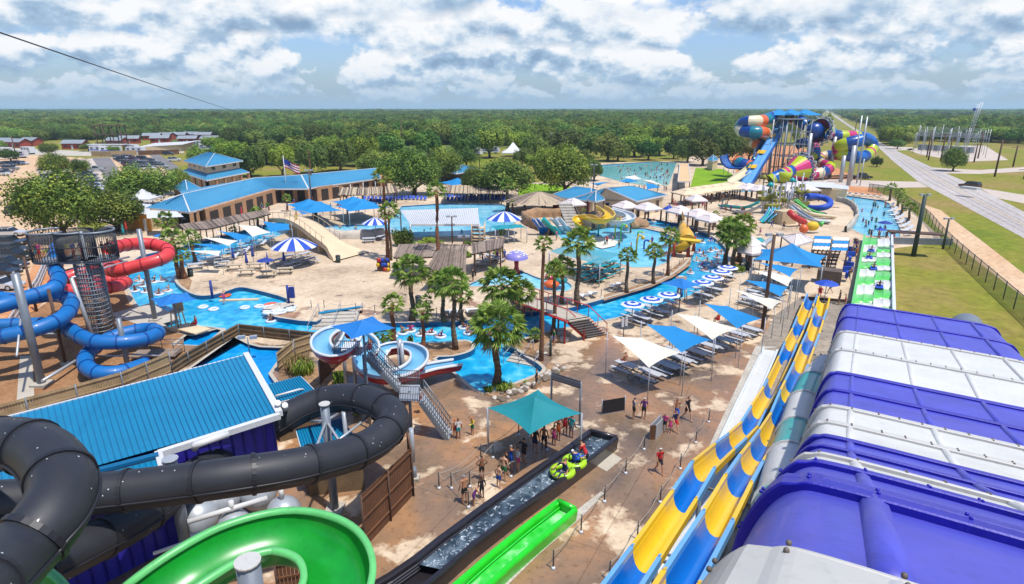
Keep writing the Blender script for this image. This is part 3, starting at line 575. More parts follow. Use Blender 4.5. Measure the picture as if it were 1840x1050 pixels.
def woodland():
    r = random.Random(3); pts = []; scl = []; zsc = []; var = []
    for (d0, d1, step, s) in ((160, 700, 8.0, 1.15), (700, 1600, 12, 1.35), (1600, 3200, 22, 2.3), (3200, 7500, 44, 4.6)):
        y = d0
        while y < d1:
            hw = y * .98 + 60; x = -hw
            while x < hw:
                X = x + r.uniform(-.5, .5) * step; Y = y + r.uniform(-.5, .5) * step; x += step
                u, v = project((X, Y, 0)); den = noise.noise(Vector((X, Y, 0)) * .0028) + .4 * noise.noise(Vector((X, Y, 5)) * .012)
                if den < -.42 or r.random() < .03: continue
                if any(inpoly(u, v, P) for P in nogo): continue
                pts.append((X, Y, -.2)); hgt = 1 + .55 * noise.noise(Vector((X, Y, 9)) * .004)
                scl.append(s * r.uniform(4.2, 6.6) * hgt); zsc.append(r.uniform(4.4, 6.4) * hgt * min(s, 1.5)); var.append(min(2, int(abs(noise.noise(Vector((X, Y, 2)) * .006) * 3 + r.random() * 1.8))))
            y += step
    me = bpy.data.meshes.new('woodland'); me.from_pydata(pts, [], [])
    for nme, dat in (('scl', scl), ('zsc', zsc), ('var', [float(v) for v in var])):
        a = me.attributes.new(nme, 'FLOAT', 'POINT'); a.data.foreach_set('value', dat)
    o = bpy.data.objects.new('woodland', me); col.objects.link(o); tag(o, kind='stuff')
    ng = bpy.data.node_groups.new('woodland', 'GeometryNodeTree'); ng.interface.new_socket('Geometry', in_out='INPUT', socket_type='NodeSocketGeometry'); ng.interface.new_socket('Geometry', in_out='OUTPUT', socket_type='NodeSocketGeometry')
    N = ng.nodes; L = ng.links.new; gi = N.new('NodeGroupInput'); go = N.new('NodeGroupOutput'); j = N.new('GeometryNodeJoinGeometry')
    sa = N.new('GeometryNodeInputNamedAttribute'); sa.data_type = 'FLOAT'; sa.inputs['Name'].default_value = 'scl'
    va = N.new('GeometryNodeInputNamedAttribute'); va.data_type = 'FLOAT'; va.inputs['Name'].default_value = 'var'
    sv = N.new('ShaderNodeCombineXYZ'); mz = N.new('ShaderNodeMath'); mz.operation = 'MULTIPLY'; mz.inputs[1].default_value = 1.0
    rv = N.new('FunctionNodeRandomValue'); rv.data_type = 'FLOAT_VECTOR'; rv.inputs[0].default_value = (0, 0, 0); rv.inputs[1].default_value = (0, 0, 6.28)
    za = N.new('GeometryNodeInputNamedAttribute'); za.data_type = 'FLOAT'; za.inputs['Name'].default_value = 'zsc'; L(za.outputs['Attribute'], mz.inputs[0]); L(sa.outputs['Attribute'], sv.inputs[0]); L(sa.outputs['Attribute'], sv.inputs[1]); L(mz.outputs[0], sv.inputs[2])
    for k in range(3):
        oi = N.new('GeometryNodeObjectInfo'); oi.transform_space = 'ORIGINAL'; oi.inputs['Object'].default_value = [q for q in woodP[[0, 1, 3][k]].kids if q.name.startswith('crown')][0]
        cp = N.new('FunctionNodeCompare'); cp.data_type = 'FLOAT'; cp.operation = 'EQUAL'; cp.inputs['Epsilon'].default_value = .4; L(va.outputs['Attribute'], cp.inputs[0]); cp.inputs[1].default_value = float(k)
        ip = N.new('GeometryNodeInstanceOnPoints'); L(gi.outputs[0], ip.inputs['Points']); L(cp.outputs[0], ip.inputs['Selection']); L(oi.outputs['Geometry'], ip.inputs['Instance']); L(rv.outputs[0], ip.inputs['Rotation']); L(sv.outputs[0], ip.inputs['Scale'])
        L(ip.outputs[0], j.inputs[0])
    L(j.outputs[0], go.inputs[0]); mo = o.modifiers.new('woodland', 'NODES'); mo.node_group = ng
    print('woodland', len(pts))
woodland()
grassmat('forest_floor', [C(70, 92, 40), C(92, 112, 48), C(132, 136, 70)], .004, .05)
patch('woodland_edge_floor', [(-800, 255), (0, 253), (240, 250), (330, 256), (420, 300), (700, 292), (860, 270), (1060, 282), (1250, 262), (1330, 258), (1420, 236), (1470, 214), (1470, 205), (-800, 205)], 'forest_floor', .005)
patch('woodland_floor', [Vector((-13500, 700, 0)), Vector((340, 700, 0)), Vector((1900, 4200, 0)), Vector((6500, 13500, 0)), Vector((-13500, 27000, 0))], 'forest_floor', .004)
patch('woodland_floor_east', [Vector((640, 1000, 0)), Vector((13500, 1000, 0)), Vector((13500, 27000, 0)), Vector((6900, 13500, 0)), Vector((2000, 3900, 0))], 'forest_floor', .004)
# ---------------------------------------------------------------- palms
def palm_crown(seed, parent, nf=34, matn='palm_leaf', droop=1.0, dry=0):
    r = random.Random(seed); m = MB().m(matn, False)
    for i in range(nf):
        a = i * 2.39996 + r.uniform(-.2, .2); e = lerp(1.35, -.6 * droop, (i / nf) ** .8) + r.uniform(-.12, .12); L1 = r.uniform(.48, .6)
        h = Vector((cos(a), sin(a), 0)); d = h * cos(e) + Vector((0, 0, sin(e)))
        if dry and i > nf - dry: m.m('dry_frond')
        st = d * L1; sd = h.cross(Vector((0, 0, 1))); up = sd.cross(d).normalized()
        m.add([sd * .008, -sd * .008, st - sd * .005, st + sd * .005], [[0, 1, 2, 3]])
        ns = 15
        for k in range(ns):
            b = lerp(-1.5, 1.5, k / (ns - 1)); ln = r.uniform(.42, .52) * (1 - .25 * abs(b) / 1.5); w = .030
            dd = (d * cos(b) + sd * sin(b)); fold = up * (-.03 - .06 * abs(b)); q = st + dd * ln * .55 + fold
            tip = st + dd * ln + fold + Vector((0, 0, -r.uniform(.08, .24) * ln * 2 * droop)); ss = dd.cross(up).normalized() * w
            m.add([st, q - ss, tip, q + ss], [[0, 1, 2], [0, 2, 3]])
    return m.build('crown', parent)
def palm_proto(seed, tall, trk, nf, dry=0, rt=.13, droop=1.0):   # unit crown radius, trunk of unit height scaled separately
    t = thing('fan_palm', 'palm', 'palm tree'); m = MB().m(trk, True); r = random.Random(seed)
    n = 9; m.tube([(.04 * sin(i * 1.1 + seed), .04 * cos(i + seed), tall * i / n) for i in range(n + 1)], [rt * (1.3 - .3 * min(1, i / 3) - .25 * i / n) for i in range(n + 1)], 9)
    m.build('trunk', t); c = palm_crown(seed, t, nf, droop=droop, dry=dry)
    c.location = (.04 * sin(n * 1.1 + seed), .04 * cos(n + seed), tall); return t
PALMC = {}
def palm(base, cy, rpx, seed=0, trk='palm_trunk', nf=34, dry=3, rt=None, label='', droop=1.0, cx=None):
    b = G(*base); d = depth(b); rad = rpx * d / F; h = max(.5, zat(b, cy)); key = (round(h / rad, 1), seed, trk, nf)
    t = palm_proto(seed, h / rad, trk, nf, dry, (rt or .2) / rad, droop)
    t.location = b; t.scale = (rad,) * 3; t.rotation_euler.z = seed * 1.7; tag(t, label, 'palm tree')
    if cx is not None: t.rotation_euler.y = 0
for a in [
  ((893, 695), 585, 56, 1, 'palm_trunk', 46, 4, .3, 'largest fan palm in front, in the planter at the slide splash pool'),
  ((742, 576), 487, 38, 2, 'palm_trunk', 38, 4, .28, 'stout fan palm with grey trunk left of the thatched bar hut'),
  ((708, 614), 546, 25, 3, 'palm_trunk_red', 26, 0, .24, 'short young fan palm with reddish trunk by the open body slide'),
  ((762, 626), 560, 22, 4, 'palm_trunk_red', 24, 0, .2, 'small fan palm on the rocky island, nearest the blue canopy'),
  ((768, 582), 540, 14, 5, 'palm_trunk', 22, 0, .16, 'small dark palm on the far bank behind the rocky island'),
  ((797, 578), 512, 34, 6, 'palm_trunk', 34, 3, .24, 'left fan palm of the three on the far bank, in front of the bar hut'),
  ((817, 628), 506, 36, 7, 'palm_trunk', 36, 3, .24, 'slim palm standing at the tip of the rocky island'),
  ((829, 578), 530, 26, 8, 'palm_trunk', 30, 8, .22, 'right fan palm of the far bank three, with yellowing fronds'),
  ((902, 590), 512, 44, 9, 'palm_trunk', 42, 3, .28, 'broad palm behind the largest front palm, left one of the pair'),
  ((936, 584), 524, 30, 10, 'palm_trunk', 34, 3, .26, 'palm beside the foot of the red and grey bridge'),
  ((973, 648), 438, 19, 11, 'palm_trunk_red', 24, 2, .17, 'very tall slender palm beside the pool stairs'),
  ((995, 602), 486, 25, 12, 'palm_trunk', 30, 3, .2, 'palm with thin trunk rising beside the bridge railing'),
  ((1010, 545), 480, 27, 13, 'palm_trunk', 32, 2, .22, 'palm behind the bridge next to the toddler pool'),
  ((1037, 549), 436, 34, 14, 'palm_trunk', 38, 3, .3, 'thick trunked palm in front of the striped teal picnic roof'),
  ((1125, 526), 460, 20, 15, 'palm_trunk', 28, 1, .22, 'leftmost of three palms on the curved river bank'),
  ((1173, 510), 452, 20, 16, 'palm_trunk', 28, 1, .22, 'middle of three palms on the curved river bank'),
  ((1199, 496), 425, 22, 17, 'palm_trunk_red', 30, 1, .22, 'rightmost of three palms on the curved river bank, by the ship slide'),
  ((789, 494), 342, 21, 18, 'palm_trunk_red', 26, 2, .26, 'tallest slender palm in front of the white pool roof'),
  ((697, 466), 316, 22, 19, 'palm_trunk_red', 26, 5, .24, 'tall palm by the sandy deck, the taller of two side by side'),
  ((703, 468), 380, 23, 20, 'palm_trunk', 28, 5, .2, 'shorter palm of the two standing side by side at the sandy deck'),
  ((562, 350), 268, 9, 21, 'palm_trunk_red', 22, 3, .2, 'thin distant palm rising over the long blue roof'),
  ((517, 380), 356, 10, 22, 'palm_trunk_red', 22, 0, .2, 'small palm at the foot of the flagpole'),
  ((464, 408), 385, 17, 23, 'palm_trunk', 28, 0, .25, 'bushy palm beside the weathered slatted shade roof'),
  ((420, 424), 413, 9, 24, 'palm_trunk', 22, 0, .2, 'low palm between the blue and white sails'),
  ((302, 424), 397, 22, 25, 'palm_trunk', 30, 0, .3, 'bushy palm in front of the green trimmed shed'),
  ((322, 500), 428, 24, 26, 'palm_trunk_red', 28, 2, .3, 'left palm of the pair on the river bank by the red tube slide'),
  ((350, 470), 428, 20, 27, 'palm_trunk_red', 26, 1, .25, 'palm behind the pair on the river bank'),
  ((331, 501), 458, 20, 28, 'palm_trunk_red', 26, 1, .3, 'right shorter palm of the pair on the river bank by the red tube slide'),
  ((912, 380), 332, 17, 29, 'palm_trunk', 30, 2, .4, 'palm in front of the leaning oak near the striped umbrella'),
  ((921, 385), 366, 9, 30, 'palm_trunk_red', 20, 0, .25, 'little palm right behind the striped umbrella'),
  ((1303, 476), 412, 28, 31, 'palm_trunk', 40, 2, .3, 'left palm of the dense clump at the river bend'),
  ((1328, 470), 404, 26, 32, 'palm_trunk', 40, 2, .3, 'right palm of the dense clump at the river bend'),
  ((1316, 484), 424, 32, 33, 'palm_trunk', 44, 3, .3, 'front palm of the dense clump at the river bend'),
  ((1284, 408), 386, 9, 34, 'palm_trunk', 22, 0, .25, 'small palm behind the cabanas at the river bend'),
  ((1598, 361), 337, 11, 35, 'palm_trunk', 24, 0, .25, 'furthest of four palms beside the children pool'),
  ((1612, 373), 347, 11, 36, 'palm_trunk', 24, 0, .25, 'second furthest of four palms beside the children pool'),
  ((1619, 387), 361, 12, 37, 'palm_trunk', 24, 0, .25, 'second nearest of four palms beside the children pool'),
  ((1631, 401), 373, 14, 38, 'palm_trunk', 26, 0, .25, 'nearest of four palms beside the children pool'),
  ((1050, 404), 380, 7, 39, 'palm_trunk', 20, 0, .15, 'little palm on the rock wall left of the yellow slide'),
  ((1076, 400), 388, 7, 40, 'palm_trunk', 20, 0, .15, 'little palm on the rocks between the yellow slide turns'),
  ((1133, 418), 398, 7, 41, 'palm_trunk', 20, 0, .15, 'little palm on the rocks beside the white body slide'),
  ((1108, 372), 353, 10, 42, 'palm_trunk', 22, 0, .2, 'palm against the cream gable wall'),
  ((1066, 366), 348, 6, 43, 'palm_trunk', 22, 0, .2, 'palm beside the small pyramid roof'),
  ((962, 614), 600, 14, 44, 'palm_trunk', 40, 0, .15, 'dark cycad on the bank under the bridge'),
  ((690, 640), 600, 20, 45, 'palm_trunk', 30, 0, .15, 'low palm behind the blue square canopy'),
  ((862, 310), 284, 7, 46, 'palm_trunk', 20, 0, .2, 'small distant palm near the campground tables')]:
    palm(a[0], a[1], a[2], a[3], a[4], a[5], a[6], a[7], a[8])
# ---------------------------------------------------------------- bushes and strap-leaved plants
def bush(name, x, y, rpx, hpx, label, matn='bright_leaf', n=900, leaf=.09, lobes=5):
    b = G(x, y); d = depth(b); r = rpx * d / F; h = hpx * d / F; t = thing(name, label, 'bush', b)
    c = crown(hash(label) % 999 + len(label), n, leaf, lobes, 1, .6, matn, None, zc=.45); c.parent = t; c.location = (0, 0, 0); c.name = 'foliage'
    c.scale = (r, r, h); return t
def strap(x, y, rpx, hpx, label, n=90, matn='bright_leaf'):
    b = G(x, y); d = depth(b); r = rpx * d / F; h = hpx * d / F; q = random.Random(int(x * 7 + y)); m = MB().m(matn, False)
    for i in range(n):
        a = q.random() * 6.28; p = Vector((cos(a), sin(a), 0)) * q.random() * r * .6; a = q.random() * 6.28; o = Vector((cos(a), sin(a), 0)); s = o.cross(Vector((0, 0, 1))) * .035 * max(1, r / 2); k = q.uniform(.6, 1.2)
        a1 = p + o * r * .2 * k + Vector((0, 0, h * k * .8)); a2 = p + o * r * .55 * k + Vector((0, 0, h * k * .45))
        m.add([b + p - s, b + p + s, b + a1 + s, b + a1 - s, b + a2], [[0, 1, 2, 3], [3, 2, 4]])
    o = m.build('leafy_plant'); tag(o, label, 'plant'); return o
strap(905, 700, 24, 14, 'bed of strap leaved plants at the foot of the largest palm', 160)
strap(878, 704, 14, 12, 'strap leaved plants in the left corner of the planter bed', 80)
strap(640, 745, 16, 40, 'tall banana like plant inside the loop of the black tube', 60)
strap(610, 690, 18, 26, 'leafy plant beside the wooden fence under the open slide', 80)
strap(535, 668, 34, 34, 'clump of tall ornamental grass behind the blue pump roof', 260, 'dry_frond'); strap(545, 672, 30, 30, 'green reeds mixed with the ornamental grass behind the fence', 200)
strap(738, 618, 10, 18, 'dark shrub on the island beside the river', 50, 'palm_leaf')
strap(945, 690, 8, 7, 'low round shrub in the planter at the pool corner', 60, 'palm_leaf')
bush('vine_bush', 724, 442, 22, 40, 'leafy green vine bush beside the two tall palms', 'oak_leaf', 2500, .06, 8)
bush('hedge', 775, 438, 30, 12, 'low bright hedge behind the slatted bar roof, left part'); bush('hedge', 730, 440, 22, 10, 'low bright hedge at the foot of the vine bush'); bush('hedge', 842, 440, 14, 8, 'low bright hedge behind the slatted bar roof, right part')
bush('vine', 832, 462, 22, 16, 'green vine spilling over the slatted bar roof', 'bright_leaf', 1600); bush('vine', 894, 456, 11, 14, 'green vine at the right corner of the slatted bar roof')
bush('vine_bush', 902, 428, 7, 28, 'slim green bush in front of the striped umbrella', 'oak_leaf', 1200, .1)
bush('bush', 1328, 490, 12, 20, 'yellow green bush at the foot of the palm clump', 'bright_leaf', 1200, .08)
bush('bush', 1345, 482, 10, 12, 'small bush beside the blue bin at the river bend'); bush('bush', 335, 395, 18, 12, 'bright bush by the entrance of the long blue roof'); bush('bush', 365, 388, 16, 12, 'bright bush along the entrance wall')
bush('bush', 568, 352, 18, 9, 'green bush beside the lamp post in front of the long roof'); bush('bush', 478, 372, 10, 10, 'green bush in front of the entrance porch', 'oak_leaf')
# ---------------------------------------------------------------- buildings, roofs, bridges
defm('blue_roof', (68, 152, 192), .42, .06, .4)
defm('blue_roof_rib', (44, 124, 168), .42, .05, .4)
defm('blue_roof_strong', (0, 134, 180), .45, .10, .25)
defm('blue_rib_strong', (0, 104, 150), .45, .05, .25)
defm('white_metal', (222, 224, 226), .45, .05, 1); defm('cream', (232, 206, 168), .8, .08, .6); defm('cream_wall', (214, 190, 152), .85, .1, .8)
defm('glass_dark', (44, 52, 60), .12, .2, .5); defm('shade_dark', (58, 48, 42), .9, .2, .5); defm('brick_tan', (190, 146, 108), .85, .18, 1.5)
defm('orange_wall', (232, 158, 48), .8, .08, .8); defm('red_wall', (176, 72, 54), .85, .15, .6, wave=('X', 3, .7)); defm('grey_roof', (150, 158, 164), .6, .12, .4)
defm('purple_wall', (52, 44, 170), .4, .08, .5); defm('purple_rib', (36, 28, 138), .4, .05, .5)
defm('wood_grey', (150, 132, 118), .95, .28, 1.5, .6, 10); defm('wood_grey_dark', (104, 90, 80), .95, .3, 1.5, .6, 10); defm('thatch', (196, 176, 146), 1, .35, 2.5, 1.0, 22)
defm('fence_wood', (128, 104, 74), .9, .25, 1.2, .4, 10); defm('fence_wood_tan', (178, 152, 112), .9, .22, 1.2, .4, 10); defm('fence_brown', (112, 72, 44), .85, .25, 1.0, .4, 10)
defm('steel_grey', (138, 146, 154), .45, .12, 1.0, metal=.3); defm('steel_light', (190, 196, 202), .4, .08, 1.0, metal=.3); defm('dark_metal', (64, 66, 72), .5, .1, 1.0); defm('pole_brown', (96, 70, 56), .8, .2, 1.5); defm('red_metal', (196, 44, 44), .45, .1, 1.0)
defm('pvc_white', (226, 226, 224), .35, .04, 1.0); defm('tan_roof', (226, 190, 142), .8, .08, .4); defm('rock', (176, 140, 104), .95, .35, .8, 1.0, 4); defm('rock_dark', (124, 112, 96), .95, .35, .8, 1.0, 4); defm('rock_pale', (206, 196, 182), .95, .25, .9, 1.0, 4)
def roofquad(m, a, b, c, d, n, rib='blue_roof_rib', base='blue_roof', h=.06, w=.05):    # eave a-b, ridge d-c
    a, b, c, d = map(Vector, (a, b, c, d)); m.m(base, False); nrm = (b - a).cross(d - a).normalized()
    if nrm.z < 0: m.quad(a, d, c, b); nrm = -nrm
    else: m.quad(a, b, c, d)
    m.m(rib, False)
    for i in range(n + 1):
        t = (i + .5) / (n + 1); p = a.lerp(b, t) + nrm * h * .4; q = d.lerp(c, t) + nrm * h * .4
        if (p - q).length > .1: m.beam(p, q, w, h, up=nrm)
def hip(m, cs, ze, zr, inset=.35, rib='blue_roof_rib', base='blue_roof', n=10, fascia='white_metal', over=None):
    P = [Vector((c[0], c[1], ze)) for c in cs]; e1 = (P[0] + P[3]) / 2; e2 = (P[1] + P[2]) / 2
    r1 = e1.lerp(e2, inset); r2 = e2.lerp(e1, inset); r1.z = r2.z = zr
    roofquad(m, P[0], P[1], r2, r1, n, rib, base); roofquad(m, P[2], P[3], r1, r2, n, rib, base)
    roofquad(m, P[1], P[2], r2, r2, max(1, n // 2), rib, base); roofquad(m, P[3], P[0], r1, r1, max(1, n // 2), rib, base)
    m.m(fascia, False)
    for i in range(4):
        p, q = P[i], P[(i + 1) % 4]; m.beam(p - Vector((0, 0, .14)), q - Vector((0, 0, .14)), .08, .26)
        m.beam(P[i] + Vector((0, 0, .05)), (r1 if i in (0, 3) else r2) + Vector((0, 0, .06)), .14, .06)
def walls(m, cs, z0, z1, inset=.0, mt='cream'):
    c = sum((Vector((p[0], p[1], 0)) for p in cs), Vector()) / len(cs); Q = [Vector((p[0], p[1], 0)).lerp(c, inset) for p in cs]
    m.m(mt, False).prism([(q.x, q.y) for q in Q], z0, z1); return Q
def onwall(root, name, mt, A, B, t, w, z0, z1, out=.04, frame=None):      # a door or window slab standing slightly proud of wall A-B
    A = Vector((A[0], A[1], 0)); B = Vector((B[0], B[1], 0)); d = (B - A); L_ = d.length; d.normalize(); nrm = Vector((d.y, -d.x, 0)); c = A + d * L_ * t
    if nrm.y > 0: nrm = -nrm
    an = atan2(d.y, d.x); m = MB().m(mt, False).box(c + nrm * out * .5 + Vector((0, 0, (z0 + z1) / 2)), (w, .08, z1 - z0), an); o = m.build(name, root)
    if frame:
        f = MB().m(frame, False)
        for sx, sz, sw, sh in ((0, 1, w + .16, .09), (0, -1, w + .16, .09), (1, 0, .09, z1 - z0), (-1, 0, .09, z1 - z0)):
            f.box(c + nrm * (out * .5 + .02) + d * sx * (w / 2 + .04) + Vector((0, 0, (z0 + z1) / 2 + sz * ((z1 - z0) / 2 + .04))), (sw, .12, sh), an)
        fo = f.build('frame', root); fo.parent = o; fo.matrix_parent_inverse = Matrix.Identity(4); fo.location = (0, 0, 0)
    return o
def C4(*p, z=0): return [G(x, y, z) for x, y in p]
# big blue pump house in front
z = 4.6
rt = thing('pump_house', 'long pump house with a bright blue ribbed metal roof, nearest building at left', 'building', G(300, 900))
A, Bc, Cc, Dd, E_ = G(442, 637, z - .5), G(502, 744, z), G(292, 842, z + .3), G(-260, 1090, z + .3), G(-260, 822, z - .5)
m = MB(); roofquad(m, E_, A, Bc.lerp(Cc, 0) , G(-260, 960, z + .1), 62, 'blue_rib_strong', 'blue_roof_strong', .05, .035); roofquad(m, G(-260, 960, z + .1), G(285, 816, z + .1), Cc, Dd, 40, 'blue_rib_strong', 'blue_roof_strong', .05, .035)
m.m('blue_rib_strong').beam(G(165, 848, z + .32), G(285, 817, z + .32), .3, .14); m.build('roof', rt)
m = MB().m('white_metal'); m.beam(A, Bc, .35, .3); m.beam(Bc - Vector((0, 0, .1)), G(285, 816, z), .3, .3); m.beam(G(285, 816, z), Cc, .3, .35); m.beam(A - Vector((0, 0, .1)), E_, .12, .2); m.build('fascia', rt)
wl = [Vector((p.x, p.y, 0)) for p in (G(452, 655, z), G(488, 738, z), G(284, 820, z), G(292, 850, z), G(-255, 1090, z), G(-255, 840, z))]
wl[3] += Vector((-.5, 1.1, 0)); wl[4] += Vector((-.5, 1.1, 0)); wl[2] += Vector((-.8, .4, 0))
m = MB().m('purple_wall').prism([(p.x, p.y) for p in wl], 0, z - .5)
m.m('purple_rib')
for a, b in ((wl[3], wl[4]), (wl[1], wl[2])):
    k = int((a - b).length / .5)
    for i in range(k): p = a.lerp(b, i / k) + Vector((.03, -.03, 0)); m.beam(p + Vector((0, 0, .05)), p + Vector((0, 0, z - .55)), .09, .06, up=(0, 1, 0))
m.build('wall', rt)
def shed(name, label, pts, z0, zr, mt_roof='blue_roof_strong', rib='blue_rib_strong', wall='fence_wood', n=10):
    P = C4(*pts, z=z0); t = thing(name, label, 'shed', Vector((P[0].x, P[0].y, 0))); m = MB(); P[2].z = P[3].z = zr
    P[2], P[3] = G(*pts[2], zr), G(*pts[3], zr)
    roofquad(m, P[0], P[1], P[2], P[3], n, rib, mt_roof); m.m('white_metal')
    for i in range(4): m.beam(P[i] - Vector((0, 0, .1)), P[(i + 1) % 4] - Vector((0, 0, .1)), .08, .18)
    m.build('roof', t); c = sum(P, Vector()) / 4; w = MB().m(wall); w.prism([(lerp(p.x, c.x, .08), lerp(p.y, c.y, .08)) for p in P], 0, min(z0, zr) - .15); w.build('wall', t); return t
t = shed('pump_shed', 'low blue roofed shed behind the long pump house', [(492, 724), (570, 706), (540, 676), (478, 692)], 2.8, 3.0, n=14)
MB().m('pvc_white').tube([G(495, 712, 3.1), G(538, 700, 3.1), G(545, 700, 2.9), G(546, 706, 2.4)], .07, 6).build('pipe', t)
shed('tube_shed', 'blue roofed shed seen through the loop of the black tube slide', [(545, 818), (655, 806), (612, 752), (532, 772)], 2.6, 2.8, n=18)
# tanks and pipework of the pump yard
for i, (x, y, r) in enumerate([(362, 968, 1.0), (405, 935, .95), (470, 925, .9), (515, 960, .85), (428, 985, .8)]):
    b = G(x, y); t = thing('filter_tank', f'{["leftmost", "second", "middle", "fourth", "front"][i]} pale grey filter tank in the pump yard under the black tube', 'tank', b, 'filter tanks in the pump yard')
    MB().m('steel_light', True).ball(b + Vector((0, 0, 1.25)), r, 14, 8, (1, 1, .95)).build('vessel', t); MB().m('steel_grey').cyl(b, b + Vector((0, 0, .7)), r * .6, r * .7, 10).build('foot', t)
    MB().m('pvc_white').cyl(b + Vector((0, 0, 2.1)), b + Vector((0, 0, 2.6)), .12, n=8).build('valve', t)
def pipe(label, pts, r=.11, mt='pvc_white', cat='pipe', name='pipe'):
    return tag(MB().m(mt).tube(pts, r, 8).build(name), label, cat)
pipe('white pipe with an elbow lying along the pump house eave', [G(350, 806, 4.4), G(352, 800, 4.9), G(368, 794, 4.9), G(410, 780, 4.9)], .17)
pipe('pair of short white vent pipes at the corner of the pump house', [G(500, 735, 4.2), G(499, 724, 5.0)], .16); pipe('white vent stub next to the corner vent pipe', [G(512, 738, 4.0), G(512, 728, 4.8)], .16)
for i, (a, b) in enumerate([((337, 938), (480, 895)), ((342, 965), (500, 915)), ((275, 995), (400, 952)), ((340, 972), (430, 955)), ((310, 1012), (345, 985))]):
    pipe(f'{ORD[i]} white pipe crossing the pump yard above the tanks', [G(*a, 2.2), G(*b, 2.2)], .13 if i < 2 else .08)
# wooden fences
def fence(label, pts, h, mt='fence_wood', post='steel_grey', w=.14, gap=.155, rails=True, zf=0.0, step=2.4, name='wooden_fence'):
    P = [Vector(p) for p in pts]; t = thing(name, label, 'fence', P[0]); m = MB(); m.m(mt, False); pm = []; r = random.Random(len(label)); pts_ = []
    for i in range(len(P) - 1):
        a, b = P[i], P[i + 1]; L_ = (b - a).length; d = (b - a) / L_; n = int(L_ / gap)
        for k in range(n):
            c = a + d * (k + .5) * gap; hh = h * r.uniform(.985, 1.0); m.beam(c + Vector((0, 0, zf)), c + Vector((0, 0, zf + hh)), w, .03, up=(d.y, -d.x, 0))
        k = max(1, round(L_ / step)); pts_ += [a + d * L_ * j / k for j in range(k)]
        if rails:
            for q in (.2, .55, .92): m.beam(a + Vector((0, 0, zf + h * q)) + Vector((d.y, -d.x, 0)) * .05, b + Vector((0, 0, zf + h * q)) + Vector((d.y, -d.x, 0)) * .05, .06, .09)
    m.build('boards', t)
    for p in pts_ + [P[-1]]: MB().m(post).cyl(p + Vector((.06, -.08, zf)), p + Vector((.06, -.08, h + zf + .05)), .05, n=6).build('post', t)
fence('weathered wooden fence between the mulch bed and the blue roofed pump house', px([(-40, 790), (225, 712), (310, 674)]), 1.9, 'fence_wood_tan')
fence('dark wooden fence round the back pool, from the mulch bed to the body slide', px([(310, 674), (340, 654), (430, 602), (568, 618), (640, 636)]), 1.1)
fence('pale fence behind the caged tower at the edge of the car park', px([(20, 600), (70, 520), (92, 466)]), 1.5, 'white_metal', gap=.3, w=.12)
fence('short wooden fence behind the ornamental grass', px([(500, 668), (530, 642), (560, 632)]), 1.6, 'fence_wood_tan')
fence('dark fence under the open body slide', px([(575, 690), (600, 665), (612, 655)]), 1.9, 'fence_brown')
fence('tall brown board fence at the edge of the pump yard', px([(655, 985), (742, 890), (735, 858)]), 2.9, 'fence_brown', 'pole_brown')
fence('brown board fence behind the green spiral slide', px([(500, 1075), (575, 1060)]), 1.9, 'fence_brown', 'pole_brown')
# long ticket and food hall roof
t = thing('long_hall', 'long low hall with a blue metal roof bending round the entrance plaza', 'building', G(430, 360))
ev = [(262, 373), (341, 381), (487, 339), (554, 339), (566, 336), (684, 320)]; ze = 3.3; zr = 4.8
E3 = [G(*p, ze) for p in ev]; rg = [G(298, 360, 4.4), G(328, 349, zr - .3), G(458, 320, zr), G(530, 315.5, zr), G(541, 314.5, zr), G(676, 302.5, zr)]
m = MB()
roofquad(m, E3[0], E3[1], rg[1], rg[1] + Vector((-.1, 0, 0)), 12)
for i, n in ((1, 40), (2, 18), (3, 3), (4, 34)): roofquad(m, E3[i], E3[i + 1], rg[i + 1], rg[i], n)
for i, n in ((1, 4), (2, 4), (4, 4)):
    bk = [rg[k] * 2 - E3[k] for k in (i, i + 1)]; bk[0].z = bk[1].z = ze; roofquad(m, bk[0], bk[1], rg[i + 1], rg[i], n)
m.m('white_metal')
for i in range(5): m.beam(E3[i] - Vector((0, 0, .15)), E3[i + 1] - Vector((0, 0, .15)), .1, .3); m.beam(rg[i] + Vector((0, 0, .03)), rg[i + 1] + Vector((0, 0, .03)), .3, .1)
m.beam(E3[1], rg[1], .25, .08); m.beam(E3[3], rg[4], .3, .1); m.build('roof', t)
bkw = [Vector((p.x, p.y, 0)) for p in (rg[1], rg[2], rg[3], rg[5])]; fr = [Vector((p.x, p.y, 0)) + Vector((1.0, 3.2, 0)) for p in (E3[1], E3[2], E3[3], E3[5])]
m = MB().m('brick_tan')
for i in range(3): m.prism([(fr[i].x, fr[i].y), (fr[i + 1].x, fr[i + 1].y), (bkw[i + 1].x, bkw[i + 1].y + 2), (bkw[i].x, bkw[i].y + 2)], 0, 3.2)
m.build('wall', t)
for i, (a, b, k) in enumerate(((fr[0], fr[1], 7), (fr[1], fr[2], 3), (fr[2], fr[3], 7))):
    for j in range(k): onwall(t, 'opening_shade', 'shade_dark', a, b, (j + .6) / k, (b - a).length / k * .62, .1, 2.6)  # dark slabs: the shade inside the hall's openings is put into their colour
for i in (1, 2, 3, 5):
    a = E3[i]; MB().m('brick_tan').box((a.x, a.y + .4, 1.6), (.6, .6, 3.2), .4).build('pillar', t)
for k in range(9): a = E3[1].lerp(E3[2], (k + .5) / 9); MB().m('brick_tan').box((a.x, a.y + .5, 1.6), (.5, .5, 3.2), .4).build('pillar', t)
for k in range(5): a = E3[4].lerp(E3[5], (k + .5) / 5); MB().m('white_metal').cyl((a.x, a.y + .2, 0), (a.x, a.y + .2, 3.2), .12).build('pillar', t)
